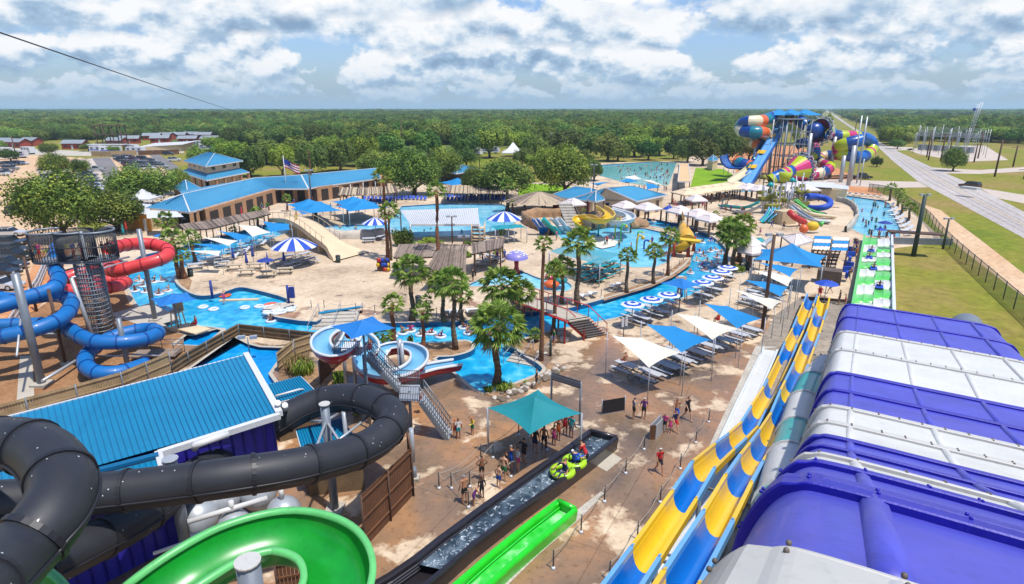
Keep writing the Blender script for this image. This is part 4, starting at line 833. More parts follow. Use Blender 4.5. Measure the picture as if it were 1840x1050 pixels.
# two storey lookout building
t = thing('lookout_building', 'two storey cream building with stacked blue hip roofs behind the oaks', 'building', G(385, 340))
lo = C4((318, 333), (372, 345), (446, 333), (385, 323)); c = sum(lo, Vector()) / 4
def around(c, k, P): return [c + (p - c) * k for p in P]
zl = zat(lo[1], 323); zu = zat(lo[1], 303)
lo2 = [G(324, 309, zl), G(371, 324, zl), G(448, 309, zl), G(392, 300, zl)]; c2 = sum(lo2, Vector()) / 4
m = MB(); inner = around(c2, .62, lo2)
for p in inner: p.z = zl + 1.6
for i in range(4): roofquad(m, lo2[i], lo2[(i + 1) % 4], inner[(i + 1) % 4], inner[i], 12)
m.m('white_metal'); [m.beam(lo2[i] - Vector((0, 0, .15)), lo2[(i + 1) % 4] - Vector((0, 0, .15)), .1, .3) for i in range(4)]; m.build('skirt_roof', t)
up = around(c2, .86, lo2); m = MB(); hip(m, up, zl + 3.1, zl + 5.3, .36, n=14); m.build('roof', t)
wq = around(c2, .74, lo2); MB().m('cream').prism([(p.x, p.y) for p in wq], 0, zl + 3.0).build('wall', t)
for a, b, k in ((wq[0], wq[1], 4), (wq[1], wq[2], 3)):
    for j in range(k): onwall(t, 'window', 'glass_dark', a, b, (j + .5) / k, 1.7, zl + 1.75, zl + 2.65, .06, 'white_metal')
for a, b, k in ((lo2[0], lo2[1], 4), (lo2[1], lo2[2], 5)):
    for j in range(k + 1): p = a.lerp(b, j / k).lerp(c2, .04); MB().m('brick_tan').box((p.x, p.y, zl / 2 - .1), (.6, .6, zl - .3)).build('pillar', t)
def hiphouse(name, label, pts, ze, zr, wall='cream', inset=.3, n=8, wi=.12, cat='building', base='blue_roof', rib='blue_roof_rib', posts=None):
    P = C4(*pts, z=ze); t = thing(name, label, cat, sum((Vector((p.x, p.y, 0)) for p in P), Vector()) / 4); m = MB(); hip(m, P, ze, zr, inset, rib, base, n); m.build('roof', t)
    if wall: m = MB(); walls(m, P, 0, ze - .1, wi, wall); m.build('wall', t)
    if posts:
        for p in around(sum(P, Vector()) / 4, .9, P): MB().m(posts).cyl((p.x, p.y, 0), (p.x, p.y, ze), .12, n=6).build('post', t)
    return t
hiphouse('ticket_kiosk', 'small square kiosk with a blue pyramid roof beside the long hall', [(308, 339), (337, 344), (361, 338), (334, 333)], 3.2, 5.0, 'brick_tan', .48)
t = thing('restroom_building', 'cream gabled restroom building with a blue roof near the cabanas', 'building', G(1140, 372))
P1 = [G(1148, 361, 3.4), G(1196, 349, 3.4), G(1136, 338, 5.3), G(1086, 336, 5.3)]
m = MB(); e0, e1 = G(1143, 362, 3.2), G(1199, 350, 3.2); r0, r1 = G(1088, 338, 5.4), G(1136, 334, 5.4)
roofquad(m, e0, e1, r1, r0, 22); b0 = r0 * 2 - e0; b1 = r1 * 2 - e1; b0.z = b1.z = 3.2; roofquad(m, b0, b1, r1, r0, 4)
m.m('white_metal'); m.beam(e0 - Vector((0, 0, .12)), e1 - Vector((0, 0, .12)), .1, .3); m.beam(e0, r0, .2, .22); m.beam(r0, b0, .2, .22); m.build('roof', t)
w0, w1, w2, w3 = [Vector((p.x, p.y, 0)) for p in (e0.lerp(e1, .03), e1.lerp(e0, .05), b1.lerp(b0, .05), b0.lerp(b1, .03))]
w0 = w0.lerp(w3, .04); w1 = w1.lerp(w2, .04)
m = MB().m('cream').prism([(p.x, p.y) for p in (w0, w1, w2, w3)], 0, 3.1); mid = (w0 + w3) / 2; m.add([(w0.x, w0.y, 3.1), (w3.x, w3.y, 3.1), (mid.x, mid.y, 5.25)], [[0, 1, 2]], False); m.build('wall', t)
for q, w in ((.12, 1.2), (.45, 1.1), (.8, 1.1)): onwall(t, 'door', 'glass_dark', w0, w1, q, w, .05, 2.3, .06, 'brick_tan')
for q in (.2, .45, .7): onwall(t, 'window', 'glass_dark', w0, w3, q, .8, 2.0, 2.6, .06, 'white_metal')
t = hiphouse('snack_bar', 'snack bar with a low blue hip roof and orange brick wall left of the restrooms', [(986, 352), (1060, 361), (1108, 352), (1040, 341)], 3.0, 4.6, 'red_wall', .3, 14)
t = hiphouse('shade_gazebo', 'small blue pyramid gazebo over the rock wall, at the yellow slide start', [(1054, 358), (1070, 362), (1087, 358), (1070, 353)], 5.0, 6.4, None, .49, 4, posts='pole_brown')
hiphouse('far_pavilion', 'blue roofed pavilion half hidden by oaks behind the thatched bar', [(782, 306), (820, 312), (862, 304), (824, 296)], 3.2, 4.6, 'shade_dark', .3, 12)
hiphouse('wave_pool_shelter', 'long shelter with a tan ridged roof beside the wave pool', [(1218, 326), (1241, 326), (1237, 294), (1219, 294)], 3.2, 4.6, None, .1, 4, base='tan_roof', rib='cream', posts='pole_brown')
t = hiphouse('tiny_pavilion', 'tiny blue pyramid hut on the far wall of the wave pool', [(1271, 287), (1281, 290), (1291, 287), (1281, 284)], 3.2, 4.8, 'cream', .48, 3)
t = thing('pool_machine_house', 'low white roofed machine house behind the children pool', 'building', G(1460, 345))
P = [G(1440, 335, 3.0), G(1498, 338, 3.0), G(1500, 329, 3.6), G(1446, 326, 3.6)]; m = MB(); roofquad(m, P[0], P[1], P[2], P[3], 12, 'white_metal', 'white_metal'); P2 = [G(1498, 338.4, 2.6), G(1526, 341, 2.6), G(1524, 334, 3.0), G(1500, 331, 3.0)]; roofquad(m, P2[0], P2[1], P2[2], P2[3], 6, 'white_metal', 'white_metal'); m.build('roof', t)
m = MB().m('cream_wall').prism([(p.x, p.y) for p in (P[0] + Vector((.3, .4, 0)), P2[1] + Vector((-.4, .4, 0)), P2[2] + Vector((0, 0, 0)), P[3])], 0, 2.5); m.build('wall', t)
# orange shed, green trimmed shed
t = thing('orange_shed', 'orange walled shed behind the low oak', 'shed', G(245, 412)); a, b, c_, d_ = G(212, 408), G(272, 417), G(278, 400), G(222, 394)
MB().m('orange_wall').prism([(p.x, p.y) for p in (a, b, c_, d_)], 0, 2.9).build('wall', t); onwall(t, 'door', 'white_metal', a, b, .86, .9, .05, 2.1)
m = MB(); roofquad(m, *[Vector((p.x, p.y, z_)) for p, z_ in ((a, 2.92), (b, 2.92), (c_, 3.3), (d_, 3.3))], 8, 'white_metal', 'white_metal'); m.build('roof', t)
t = thing('trimmed_shed', 'pale shed with green window frames and white awnings left of the long hall', 'shed', G(300, 410)); a, b, c_, d_ = G(274, 413), G(322, 408), G(326, 396), G(280, 398)
MB().m('cream_wall').prism([(p.x, p.y) for p in (a, b, c_, d_)], 0, 3).build('wall', t); defm('green_trim', (96, 176, 140), .6, .1, 1)
for q in (.55, .85): onwall(t, 'window', 'glass_dark', a, b, q, 1.0, .8, 2.4, .06, 'green_trim')
m = MB(); roofquad(m, G(264, 393, 3.0), G(330, 390, 3.0), G(318, 380, 3.6), G(262, 378, 3.6), 10, 'white_metal', 'white_metal'); m.build('awning', t)
def tent(label, x, y, w, ze, zt, base='white_metal', name='tent'):
    b = G(x, y); t = thing(name, label, 'tent', b); m = MB().m(base, True); k = w / 2; P = [b + Vector((sx * k, sy * k, ze)) for sx, sy in ((-1, -1), (1, -1), (1, 1), (-1, 1))]; ap = b + Vector((0, 0, zt))
    for i in range(4):
        p, q = P[i], P[(i + 1) % 4]; md = (p + q) / 2; e = [p.lerp(ap, .5) - Vector((0, 0, .18 * (zt - ze))), q.lerp(ap, .5) - Vector((0, 0, .18 * (zt - ze)))]
        m.add([p, q, e[1], e[0], ap], [[0, 1, 2, 3], [3, 2, 4]]); m.quad(p, q, q - Vector((0, 0, .3)), p - Vector((0, 0, .3)))
    m.build('canopy', t)
    for p in P: MB().m('steel_light').cyl((p.x, p.y, 0), p, .05, n=5).build('pole', t)
tent('white peaked marquee roof left of the long hall, front one', 262, 378, 5, 2.6, 4.4); tent('white peaked marquee roof behind the front one', 284, 370, 5, 2.6, 4.4)
tent('large white peaked marquee among the trees by the campground', 922, 287, 9, 3, 7)
# slatted and thatched shades
def slatroof(name, label, front, back, zf, zb, n, mt='wood_grey', posts=4, rag=.25, cat='shade roof', w=.16, two=True):
    F_ = [G(*p, zf) for p in front]; Bk = [G(*p, zb) for p in back]; t = thing(name, label, cat, Vector((F_[0].x, F_[0].y, 0))); r = random.Random(len(label)); m = MB()
    def along(P, q):
        q *= len(P) - 1; i = min(int(q), len(P) - 2); return P[i].lerp(P[i + 1], q - i)
    for i in range(n):
        q = (i + .5) / n; a = along(F_, q); b = along(Bk, q); d = (a - b); m.m(mt if r.random() < .6 else 'wood_grey_dark', False)
        m.beam(a + d.normalized() * r.uniform(0, rag) + Vector((0, 0, r.uniform(-.04, .05))), b - d.normalized() * r.uniform(0, rag), (F_[0] - F_[-1]).length / n * r.uniform(.7, 1.15) * (1.5 if mt == 'thatch' else 1), .05)
    m.build('slats', t)
    for k in range(posts):
        for P in ((F_, Bk) if two else (F_,)):
            a = along(P, (k + .2) / (posts - .6)); MB().m('pole_brown').cyl((a.x, a.y, 0), a - Vector((0, 0, .08)), .1, n=6).build('post', t)
    m = MB().m('pole_brown'); 
    for P, z_ in ((F_, zf), (Bk, zb)):
        for i in range(len(P) - 1): m.beam(P[i] - Vector((0, 0, .14)), P[i + 1] - Vector((0, 0, .14)), .12, .16)
    m.build('beam', t); return t
slatroof('slatted_shade', 'long curving slatted shade roof of weathered boards in front of the long hall', [(332, 414), (380, 410), (430, 398), (486, 384)], [(322, 404), (366, 398), (420, 388), (478, 376)], 2.6, 3.0, 78, posts=7)
slatroof('slatted_bar_roof', 'wide flat slatted roof of grey boards in the middle of the sandy deck, left wing', [(707, 462), (755, 462), (838, 456)], [(716, 440), (770, 438), (842, 440)], 2.9, 3.1, 60, posts=4)
slatroof('slatted_bar_roof', 'flat slatted roof of grey boards over the bar tables, right wing', [(848, 456), (880, 450), (903, 444)], [(846, 438), (880, 432), (908, 428)], 2.9, 3.1, 34, posts=3)
t = slatroof('thatched_hut', 'steep thatched bar hut with ragged grey slats beside the stout palm', [(763, 487), (800, 482), (836, 492)], [(786, 452), (806, 448), (838, 458)], 2.5, 3.8, 64, posts=3, rag=.5, cat='hut')
slatroof('thatched_bar', 'long thatched shade over the lounge chairs, in front of the long hall', [(607, 350), (660, 350), (716, 345)], [(612, 338), (660, 338), (712, 335)], 2.4, 3.2, 90, 'thatch', posts=6, rag=.7)
slatroof('thatched_bar', 'long thatched shade behind the pavilion pool, right of the oaks', [(796, 347), (850, 347), (905, 348)], [(800, 334), (850, 334), (902, 336)], 2.4, 3.2, 90, 'thatch', posts=6, rag=.7)
t = thing('thatched_roundhouse', 'large round thatched roof next to the striped umbrella', 'hut', G(968, 388)); m = MB(); c = G(968, 380); rr = random.Random(4); Rk = 6.6
for i in range(150):
    a = 2 * pi * i / 150; zt = 4.0; e = Vector((cos(a), sin(a), 0)); m.m('thatch' if rr.random() < .7 else 'wood_grey', False); s_ = e.cross(Vector((0, 0, 1))) * .3
    p = c + e * (Rk + rr.uniform(-.2, .7)) + Vector((0, 0, 2.3)); q = c + e * .4 + Vector((0, 0, zt)); m.add([p - s_, p + s_, q + s_ * .1, q - s_ * .1], [[0, 1, 2, 3]])
m.build('roof', t)
for k in range(9): a = 2 * pi * k / 9; p = c + Vector((cos(a), sin(a), 0)) * Rk * .86; MB().m('pole_brown').cyl(p, p + Vector((0, 0, 2.7)), .13, n=6).build('post', t)
# white ribbed roof over the pavilion pool and its stair
t = thing('pool_shade_roof', 'large white ribbed metal shade roof standing over the pale pool', 'shade roof', G(790, 420)); m = MB()
m_a, m_b, m_c, m_d = G(737, 403, 2.9), G(862, 403, 2.9), G(858, 374, 3.8), G(719, 378, 3.8); roofquad(m, m_a, m_b, m_c, m_d, 34, 'steel_light', 'white_metal'); m.m('white_metal'); m.beam(m_a - Vector((0, 0, .15)), m_b - Vector((0, 0, .15)), .15, .3); m.build('roof', t)
for a in (m_a, m_b, m_c, m_d): MB().m('steel_light').cyl((a.x, a.y, -.5), a, .12, n=6).build('post', t)
t = thing('lifeguard_stair', 'cream wooden stair tower at the corner of the white pool roof', 'stair', G(860, 434)); b = G(860, 434)
m = MB().m('cream'); [m.cyl(b + Vector((x, y, 0)), b + Vector((x, y, 3)), .08, n=5) for x in (-1, 1) for y in (-1, 1)]; [m.box(b + Vector((0, 0, .4 + k * .6)), (2, 1.6, .1)) for k in range(4)]; m.build('frame', t)
# ramp bridge and red river bridge
t = thing('ramp_bridge', 'long cream concrete ramp bridge sweeping down over the river to the sandy deck', 'bridge', G(650, 468))
cl = smooth_path([G(498, 391, 1.3), G(528, 392, 2.4), G(556, 404, 2.9), G(585, 426, 2.2), G(612, 447, 1.0), G(632, 461, .15)], 6); wd = [1.5, 1.5, 1.55, 1.6, 2.0, 3.6]
def prof(i): w = lerp(1.5, 3.4, max(0, (i / (len(cl) - 1) - .72) / .28)); return [(-w, -.7), (-w, .02), (w, .02), (w, -.7)]
m = MB().m('cream', False); m.sweep(cl, prof); m.build('deck', t)
for s_ in (-1, 1):
    fr_ = frames(cl); m = MB().m('cream_wall'); k = [p + fr_[i][1] * 1.45 * s_ for i, p in enumerate(cl[:22])]; m.tube([p + Vector((0, 0, 1.0)) for p in k], .05, 5)
    for p in k[::2]: m.cyl(p, p + Vector((0, 0, 1)), .035, n=4)
    m.build('railing', t)
for i in (6, 10, 14, 18): p = cl[i]; MB().m('cream_wall').box((p.x, p.y, p.z / 2 - .35), (2.4, .4, p.z - .7 if p.z > 1 else .3), .6).build('pier', t)
t = thing('arched_footbridge', 'grey footbridge with bright red railings and steps crossing the lazy river', 'bridge', G(1070, 605))
A0, A1, A2, A3 = G(935, 533, .4), G(952, 541, 1.3), G(1038, 572, 2.4), G(1072, 603, .0)
dv = (A2 - A1); dv.z = 0; dv.normalize(); sv_ = Vector((dv.y, -dv.x, 0))
m = MB().m('coping', False); m.sweep([A0, A1, A2], [(-1.1, -.12), (-1.1, 0), (1.1, 0), (1.1, -.12)]); m.build('deck', t)
m = MB().m('coping', False)
for k in range(8): p = A2.lerp(A3, (k + .5) / 8); m.box(p + Vector((0, 0, 0)), (.5, 2.2, .1), atan2(dv.y, dv.x))
m.build('steps', t)
for s_ in (-1.1, 1.1):
    P = [A0, A1, A2, A3]; m = MB().m('red_metal'); m.tube([p + sv_ * s_ + Vector((0, 0, -.15)) for p in P], .13, 6); m.tube([p + sv_ * s_ + Vector((0, 0, 1.0)) for p in P], .045, 6)
    for a, b in zip(P, P[1:]):
        k = max(1, int((b - a).length / 1.6))
        for j in range(k + 1): p = a.lerp(b, j / k) + sv_ * s_; m.cyl(p - Vector((0, 0, .15)), p + Vector((0, 0, 1)), .035, n=5)
    m.build('railing', t)
for q in (.08, .45, .95):
    for s_ in (-1, 1): p = A1.lerp(A2, q) + sv_ * s_; MB().m('red_metal').cyl((p.x, p.y, -.5), p, .09, n=6).build('leg', t)
# rock work
def rocks(label, pts, n, s0, s1, mt=('rock', 'rock_dark'), seed=1, h=.7, name='rock_wall', cat='rock'):
    r = random.Random(seed); m = MB(); P = [Vector(p) for p in pts]
    for i in range(n):
        q = r.random() * (len(P) - 1); k = min(int(q), len(P) - 2); c = P[k].lerp(P[k + 1], q - k) + Vector((r.uniform(-.4, .4), r.uniform(-.4, .4), 0)); s = r.uniform(s0, s1); m.m(r.choice(mt), True)
        c0 = len(m.v); m.ball(c + Vector((0, 0, s * h * .35)), s, 9, 6, (1, 1, h))
        for j in range(c0, len(m.v)): v = Vector(m.v[j]); d = (v - c) * (1 + .3 * noise.noise(v * 1.3)); m.v[j] = tuple(c + d)
    return tag(m.build(name), label, cat)
def rockwall(label, pts, h, th=.8, mt='rock', name='rock_wall'):
    P = smooth_path(pts, 5); m = MB().m(mt, True); r = random.Random(3); vs = []; K = 6; fr_ = frames(P)
    for i, p in enumerate(P):
        hh = h * (1 + .18 * noise.noise(p * .6))
        for k, (a, b) in enumerate([(-1, -.1), (-.9, .5), (-.6, 1), (.6, 1), (.9, .5), (1, -.1)]): q = p + fr_[i][1] * a * th * .5 + Vector((0, 0, b * hh)); vs.append(q + Vector((noise.noise(q * 1.1), noise.noise(q * 1.1 + Vector((9, 0, 0))), 0)) * .35)
    m.add(vs, [[i * K + k, i * K + k + 1, (i + 1) * K + k + 1, (i + 1) * K + k] for i in range(len(P) - 1) for k in range(K - 1)]); return tag(m.build(name), label, 'rock wall')
rockwall('curving sculpted rock wall behind the little mat slides', px([(990, 424), (972, 415), (948, 405), (942, 396), (965, 391), (1000, 390), (1040, 384)]), 1.8)
rockwall('rocky ridge behind the yellow slide and stairs', px([(1030, 384), (1060, 378), (1100, 376), (1135, 384)]), 3.0)
rocks('dark rock mound carrying the twisting yellow slide', px([(1055, 410), (1075, 406), (1100, 404), (1110, 402)]), 34, 1.0, 1.9, ('rock_dark', 'rock'), 4, 1.1, 'rock_mound')
rocks('tan boulders at the river edge beside the splash pool', px([(1120, 410), (1145, 406), (1160, 408)]), 22, .7, 1.5, ('rock',), 8, .8, 'boulder_pile')
rocks('pale rocks beside the bridge landing', px([(1003, 612), (1012, 600)]), 8, .3, .6, ('rock_pale', 'rock'), 5)
rocks('row of pale boulders edging the planter at the pool', px([(890, 722), (930, 703), (960, 692), (985, 676), (1008, 660)]), 60, .16, .3, ('rock_dark', 'rock_pale'), 6, .7, 'stone_edging')
rockwall('low white rock bank below the river bend left of the pavilion pool', px([(582, 422), (610, 428), (650, 428), (690, 424)]), 1.2, 1.6, 'rock_pale')
rockwall('white stone steps and rocks at the left river cove', px([(482, 562), (492, 556), (505, 552), (520, 556)]), .35, 1.5, 'rock_pale')
# stairs into the water
def steps(label, a, b, wdt, n, z0, z1, mt='concrete', name='pool_steps', rail=True):
    A = G(*a); Bq = G(*b); t = thing(name, label, 'steps', A); d = (Bq - A); L_ = d.length; d.normalize(); an = atan2(d.y, d.x); m = MB().m(mt)
    for k in range(n): m.box(A + d * L_ * (k + .5) / n + Vector((0, 0, lerp(z0, z1, (k + .5) / n) - .15)), (L_ / n * .98, wdt, .3), an)
    m.build('treads', t); s = Vector((d.y, -d.x, 0))
    if rail:
        for q in (-.5, 0, .5):
            m = MB().m('steel_light'); m.tube([A + s * wdt * q + Vector((0, 0, .9 + z0)), Bq + s * wdt * q + Vector((0, 0, .9 + z1)), Bq + s * wdt * q + Vector((0, 0, z1))], .035, 5); m.cyl(A + s * wdt * q, A + s * wdt * q + Vector((0, 0, .9 + z0)), .035, n=5); m.build('handrail', t)
steps('white steps with a blue top step leading into the lazy river', (613, 560), (596, 590), 4.4, 6, .05, -.55)
tag(MB().m('blue_roof_strong').box(G(612, 557, .1), (4.4, .5, .08), .5).build('blue_mat'), 'blue mat on the top of the river steps', 'mat')
steps('pale steps with handrails into the splash pool beside the tall slender palm', (958, 628), (932, 650), 2.8, 6, .05, -.5)
# ---------------------------------------------------------------- water slides
def glossm(name, rgb, rough=.4, var=.05, **k): return defm(name, rgb, rough, var, .6, coat=.12, **k)
glossm('slide_purple', (80, 82, 196), .5, .16, bump=.1, bscale=14); glossm('slide_navy', (22, 16, 172), .5, .12, bump=.15, bscale=24); glossm('slide_white', (222, 222, 217), .5, .08, bump=.08, bscale=8); glossm('flange_white', (206, 204, 198), .5, .05)
glossm('slide_yellow', (244, 200, 40), .28, .06); glossm('slide_blue', (0, 112, 206), .28, .08); glossm('slide_paleblue', (112, 176, 232), .35, .1); glossm('slide_teal', (14, 180, 178), .3, .08); glossm('slide_green', (96, 208, 92), .3, .08)
defm('slide_black', (42, 44, 50), .58, .22, 1.2, bump=.1, bscale=30, coat=.1, specks=2.6); defm('seam_black', (34, 34, 40), .5, .1, 1)
defm('bright_green', (22, 160, 46), .32, .2, .8, coat=.25); defm('rim_green', (110, 208, 120), .35, .1, 1); defm('lime', (40, 216, 36), .25, .12, 1.2, coat=.4)
glossm('tube_blue', (8, 112, 186), .5, .08); glossm('tube_navy', (10, 74, 150), .35, .05); glossm('tube_red', (232, 66, 66), .5, .08); glossm('tube_darkred', (160, 32, 38), .35, .05)
glossm('flume_paleblue', (128, 196, 232), .25, .06); glossm('flume_red', (196, 30, 50), .35, .08); glossm('flume_white', (228, 234, 238), .3, .04)
glossm('cx_navy', (14, 70, 150), .3, .06); glossm('cx_orange', (236, 112, 52), .3, .06); glossm('cx_cream', (238, 224, 186), .35, .05); glossm('cx_teal', (20, 128, 146), .3, .06); glossm('cx_lime', (190, 206, 30), .3, .06); glossm('cx_magenta', (212, 50, 116), .3, .06); glossm('cx_blue', (20, 104, 190), .3, .06)
defm('bolt', (110, 100, 90), .6, .3, 5)
# the wide covered raft slide at the right: sections alternate purple and white, each with a raised flange at its joints
t = thing('covered_raft_slide', 'huge covered raft slide of purple and white ribbed panels filling the right foreground', 'water slide', G(1500, 620))
AZ = radians(30.5); cx_ = Vector((cos(AZ), -sin(AZ), 0)); ax_ = Vector((sin(AZ), cos(AZ), 0))
FL = [(1530, 548, 46), (1522, 570, 41), (1515, 596, 36), (1507, 628, 31), (1500, 670, 27), (1490, 700, 23.6), (1480, 728, 20.6), (1475, 757, 18.2), (1472, 783, 16.0), (1462, 800, 14.2), (1460, 815, 11.6), (1470, 835, 9.0), (1450, 866, 6.6), (1362, 985, 4.0), (1330, 1120, 2.6)]
colr = 'P P W W P P W W P P W P P W'.split()
PR0 = [(-.55, -2.9), (-.52, -1.6), (-.42, -.9), (-.24, -.36), (0, -.07), (.35, 0), (1.5, 0), (3, -.03), (4.5, -.05), (6, -.08), (7.6, -.12), (8.6, -.2), (9.1, -.5), (9.4, -1.2), (9.5, -2.9)]
PR = [(p.x, p.y) for p in smooth_path([Vector((a, b, 0)) for a, b in PR0], 5)]
BP = []
for f in FL:                                                            # straight in plan: keep each joint's distance and height, and one side line
    p = D(*f); s_ = p.x * sin(AZ) + p.y * cos(AZ); BP.append(ax_ * s_ - cx_ * .22 + Vector((0, 0, p.z)))
def ring(p, dr=0.0): return [p + cx_ * (a + (dr if a > 8.8 else -dr if a < 0 else 0)) + Vector((0, 0, b + (dr if b > -1 else 0))) for a, b in PR]
fc = {'P': 'slide_navy', 'W': 'flange_white'}; pc = {'P': 'slide_purple', 'W': 'slide_white'}
for i in range(len(BP) - 1):
    d = (BP[i] - BP[i + 1]).normalized(); a = BP[i]; b = BP[i + 1]; mt = pc[colr[i]]; m = MB().m(mt, True); n = len(PR); A = ring(a); Bq = ring(b); mid = [(A[k] + Bq[k]) / 2 for k in range(n)]
    m.add(A + Bq, [[k, k + 1, n + k + 1, n + k] for k in range(n - 1)])
    for q in (.7, 3.0, 5.3, 7.6):                                      # stiffening ribs along the slide
        if i > 11 and q > 6: continue
        rr_ = .16 if i > 11 else .115; sl = (a - b) * .06; p0 = a + cx_ * q - sl; p1 = b + cx_ * q + sl; dn = Vector((0, 0, -rr_ * .3 - .01 * q)); m.tube([p0 + dn * 2.6, p0 + dn - sl * .6, p1 + dn + sl * .6, p1 + dn * 2.6], rr_, 8)
    m.build('panel', t)
for i in range(len(BP)):
    c = colr[min(i, len(colr) - 1)]; m = MB().m(fc[c], True); d = (BP[max(i - 1, 0)] - BP[min(i + 1, len(BP) - 1)]).normalized(); p = BP[i]; wd_ = .2 if i < 11 else .3 if i == 11 else .42 if i == 12 else .1; n = len(PR)
    w2_ = -1.8 if i == 13 else -wd_
    lip = [(w2_, -.06), (w2_, .07), (w2_ + .02, .09), (-.02, .095), (0, .075), (.02, .095), (wd_ - .02, .09), (wd_, .07), (wd_, -.06)]; vs = []
    for s_, h in lip: vs += [q + d * s_ for q in ring(p, h)]
    m.add(vs, [[j * n + k, j * n + k + 1, (j + 1) * n + k + 1, (j + 1) * n + k] for j in range(len(lip) - 1) for k in range(n - 1)], False)
    m.m('bolt' if c == 'W' else fc[c], True)
    if i >= 2:
        R1 = ring(p, .11)
        acc = 0; R2 = []
        for k in range(3, n - 3):
            seg = (R1[k + 1] - R1[k]).length; acc += seg
            if acc > .55: acc = 0; R2.append(R1[k + 1])
        for c0 in R2:
            if i >= 11 or c == 'W':
                for s_ in (-.11, .11): m.ball(c0 + d * s_ - Vector((0, 0, .005)), .022 if i > 7 else .03, 6, 4)
    m.build('flange', t)
for q, i in ((.6, 1), (8.6, 1), (.6, 4), (8.6, 4), (.6, 7), (8.6, 7)):
    p = BP[i] + cx_ * q; MB().m('steel_grey').cyl((p.x, p.y, 0), p - Vector((0, 0, .2)), .16).build('support_post', t)
# the hidden trough end beyond it
m = MB().m('steel_grey', True); c = G(1742, 606, 1.0); m.sweep([c - ax_ * 3, c + ax_ * 3], [(cos(k * pi / 10) * 1.3, sin(k * pi / 10) * 1.3) for k in range(11)]); tag(m.build('grey_tunnel_end'), 'grey rounded tunnel end showing behind the far corner of the covered raft slide', 'tunnel')
# the two narrow wavy slides
def trough(path, r, base=1.0, rim=.1, prof=None):
    return [(-r - rim + .04, .5 * r + .02), (-r - rim + .04, .5 * r + .1), (-r, .5 * r + .1)] + [(-r * cos(pi * k / 8), (base - .5) * .64 * r - base * r * sin(pi * k / 8)) for k in range(9)] + [(r, .5 * r + .1), (r + rim - .04, .5 * r + .1), (r + rim - .04, .5 * r + .02)]
def interp(T, y):
    for (y0, v0), (y1, v1) in zip(T, T[1:]):
        if y0 <= y <= y1: return lerp(v0, v1, (y - y0) / (y1 - y0))
    return T[-1][1]
def wavy(label, xs, joints, A, Bq, first):
    t = thing('wavy_slide', label, 'water slide', G(xs[0][1], xs[0][0])); ys = [joints[0]]
    for a, b in zip(joints, joints[1:]):
        k = 3; ys += [lerp(a, b, (j + 1) / k) for j in range(k)]
    path = [onplane(interp(xs, y), y, A, Bq) for y in ys]
    for p in path: p.z = max(p.z, .35)
    colsn = ['slide_blue', 'slide_yellow'] if first == 'b' else ['slide_yellow', 'slide_blue']
    m = MB(); mr = MB(); P_ = trough(None, .42, 1.75)
    for i in range(len(joints) - 1):
        seg = path[i * 3:i * 3 + 4]
        m.m(colsn[i % 2], True); fr_ = frames(path); vs = []; pr = P_
        for j in range(4):
            tt, sd, u = fr_[i * 3 + j]; vs += [seg[j] + sd * a + u * b for a, b in pr]
        K = len(pr); m.add(vs, [[j * K + k, j * K + k + 1, (j + 1) * K + k + 1, (j + 1) * K + k] for j in range(3) for k in range(K - 1)])
        mr.m({'slide_blue': 'slide_paleblue', 'slide_yellow': 'slide_yellow'}[colsn[i % 2]], False)
        for s_ in (-.47, .47): mr.sweep([seg[j] + fr_[i * 3 + j][1] * s_ + Vector((0, 0, .3)) for j in range(4)], [(-.07, .1), (.07, .1), (.07, -.22), (-.07, -.22), (-.07, .1)])
    for i in range(1, len(joints) - 1):
        p = path[i * 3]; tt, sd, u = fr_[i * 3]; mr.m({'slide_blue': 'slide_paleblue', 'slide_yellow': 'slide_yellow'}[colsn[i % 2]], False)
        for s_ in (-.46, .46): mr.beam(p + sd * s_ + Vector((0, 0, .3)) - tt * .35, p + sd * s_ + Vector((0, 0, .40)), .08, .12)
    m.build('flume', t); mr.build('rim', t)
    for i in range(6, len(path) - 1, 5):
        p = path[i]
        if p.z > 1: mm = MB().m('steel_grey'); mm.cyl((p.x, p.y, 0), p - Vector((0, 0, .62)), .1, n=6); mm.beam(p + fr_[i][1] * -.6 - Vector((0, 0, .66)), p + fr_[i][1] * .6 - Vector((0, 0, .66)), .1); mm.build('support_post', t)
    return path
LA, LB = Vector((31.5, 60.8)), Vector((4.3, 16.35))
pl = wavy('left of the two narrow wavy slides in yellow and blue sections', [(535, 1459), (551, 1452), (578, 1441), (599, 1433), (624, 1420), (654, 1409), (694, 1390), (707, 1383), (743, 1362), (773, 1345), (795, 1323), (815, 1300), (850, 1262), (905, 1228), (1010, 1158), (1130, 1076), (1260, 985)],
      [535, 551, 578, 599, 624, 654, 694, 707, 743, 773, 795, 815, 850, 905, 1010, 1130, 1260], LA, LB, 'b')
off = Vector((1.12, -.68)); off2 = Vector((1.55, -.94))
pr_ = wavy('right of the two narrow wavy slides in yellow and blue sections', [(540, 1480), (562, 1475), (581, 1468), (606, 1460), (630, 1450), (662, 1438), (697, 1423), (715, 1415), (757, 1399), (790, 1380), (815, 1364), (838, 1348), (876, 1325), (945, 1288), (1060, 1222), (1180, 1155), (1300, 1080)],
      [540, 562, 581, 606, 630, 662, 697, 715, 757, 790, 815, 838, 876, 945, 1060, 1180, 1300], LA + off, LB + off2, 'y')
print('wavy z', [round(p.z, 1) for p in pl[::6]], [round(p.z, 1) for p in pr_[::6]])
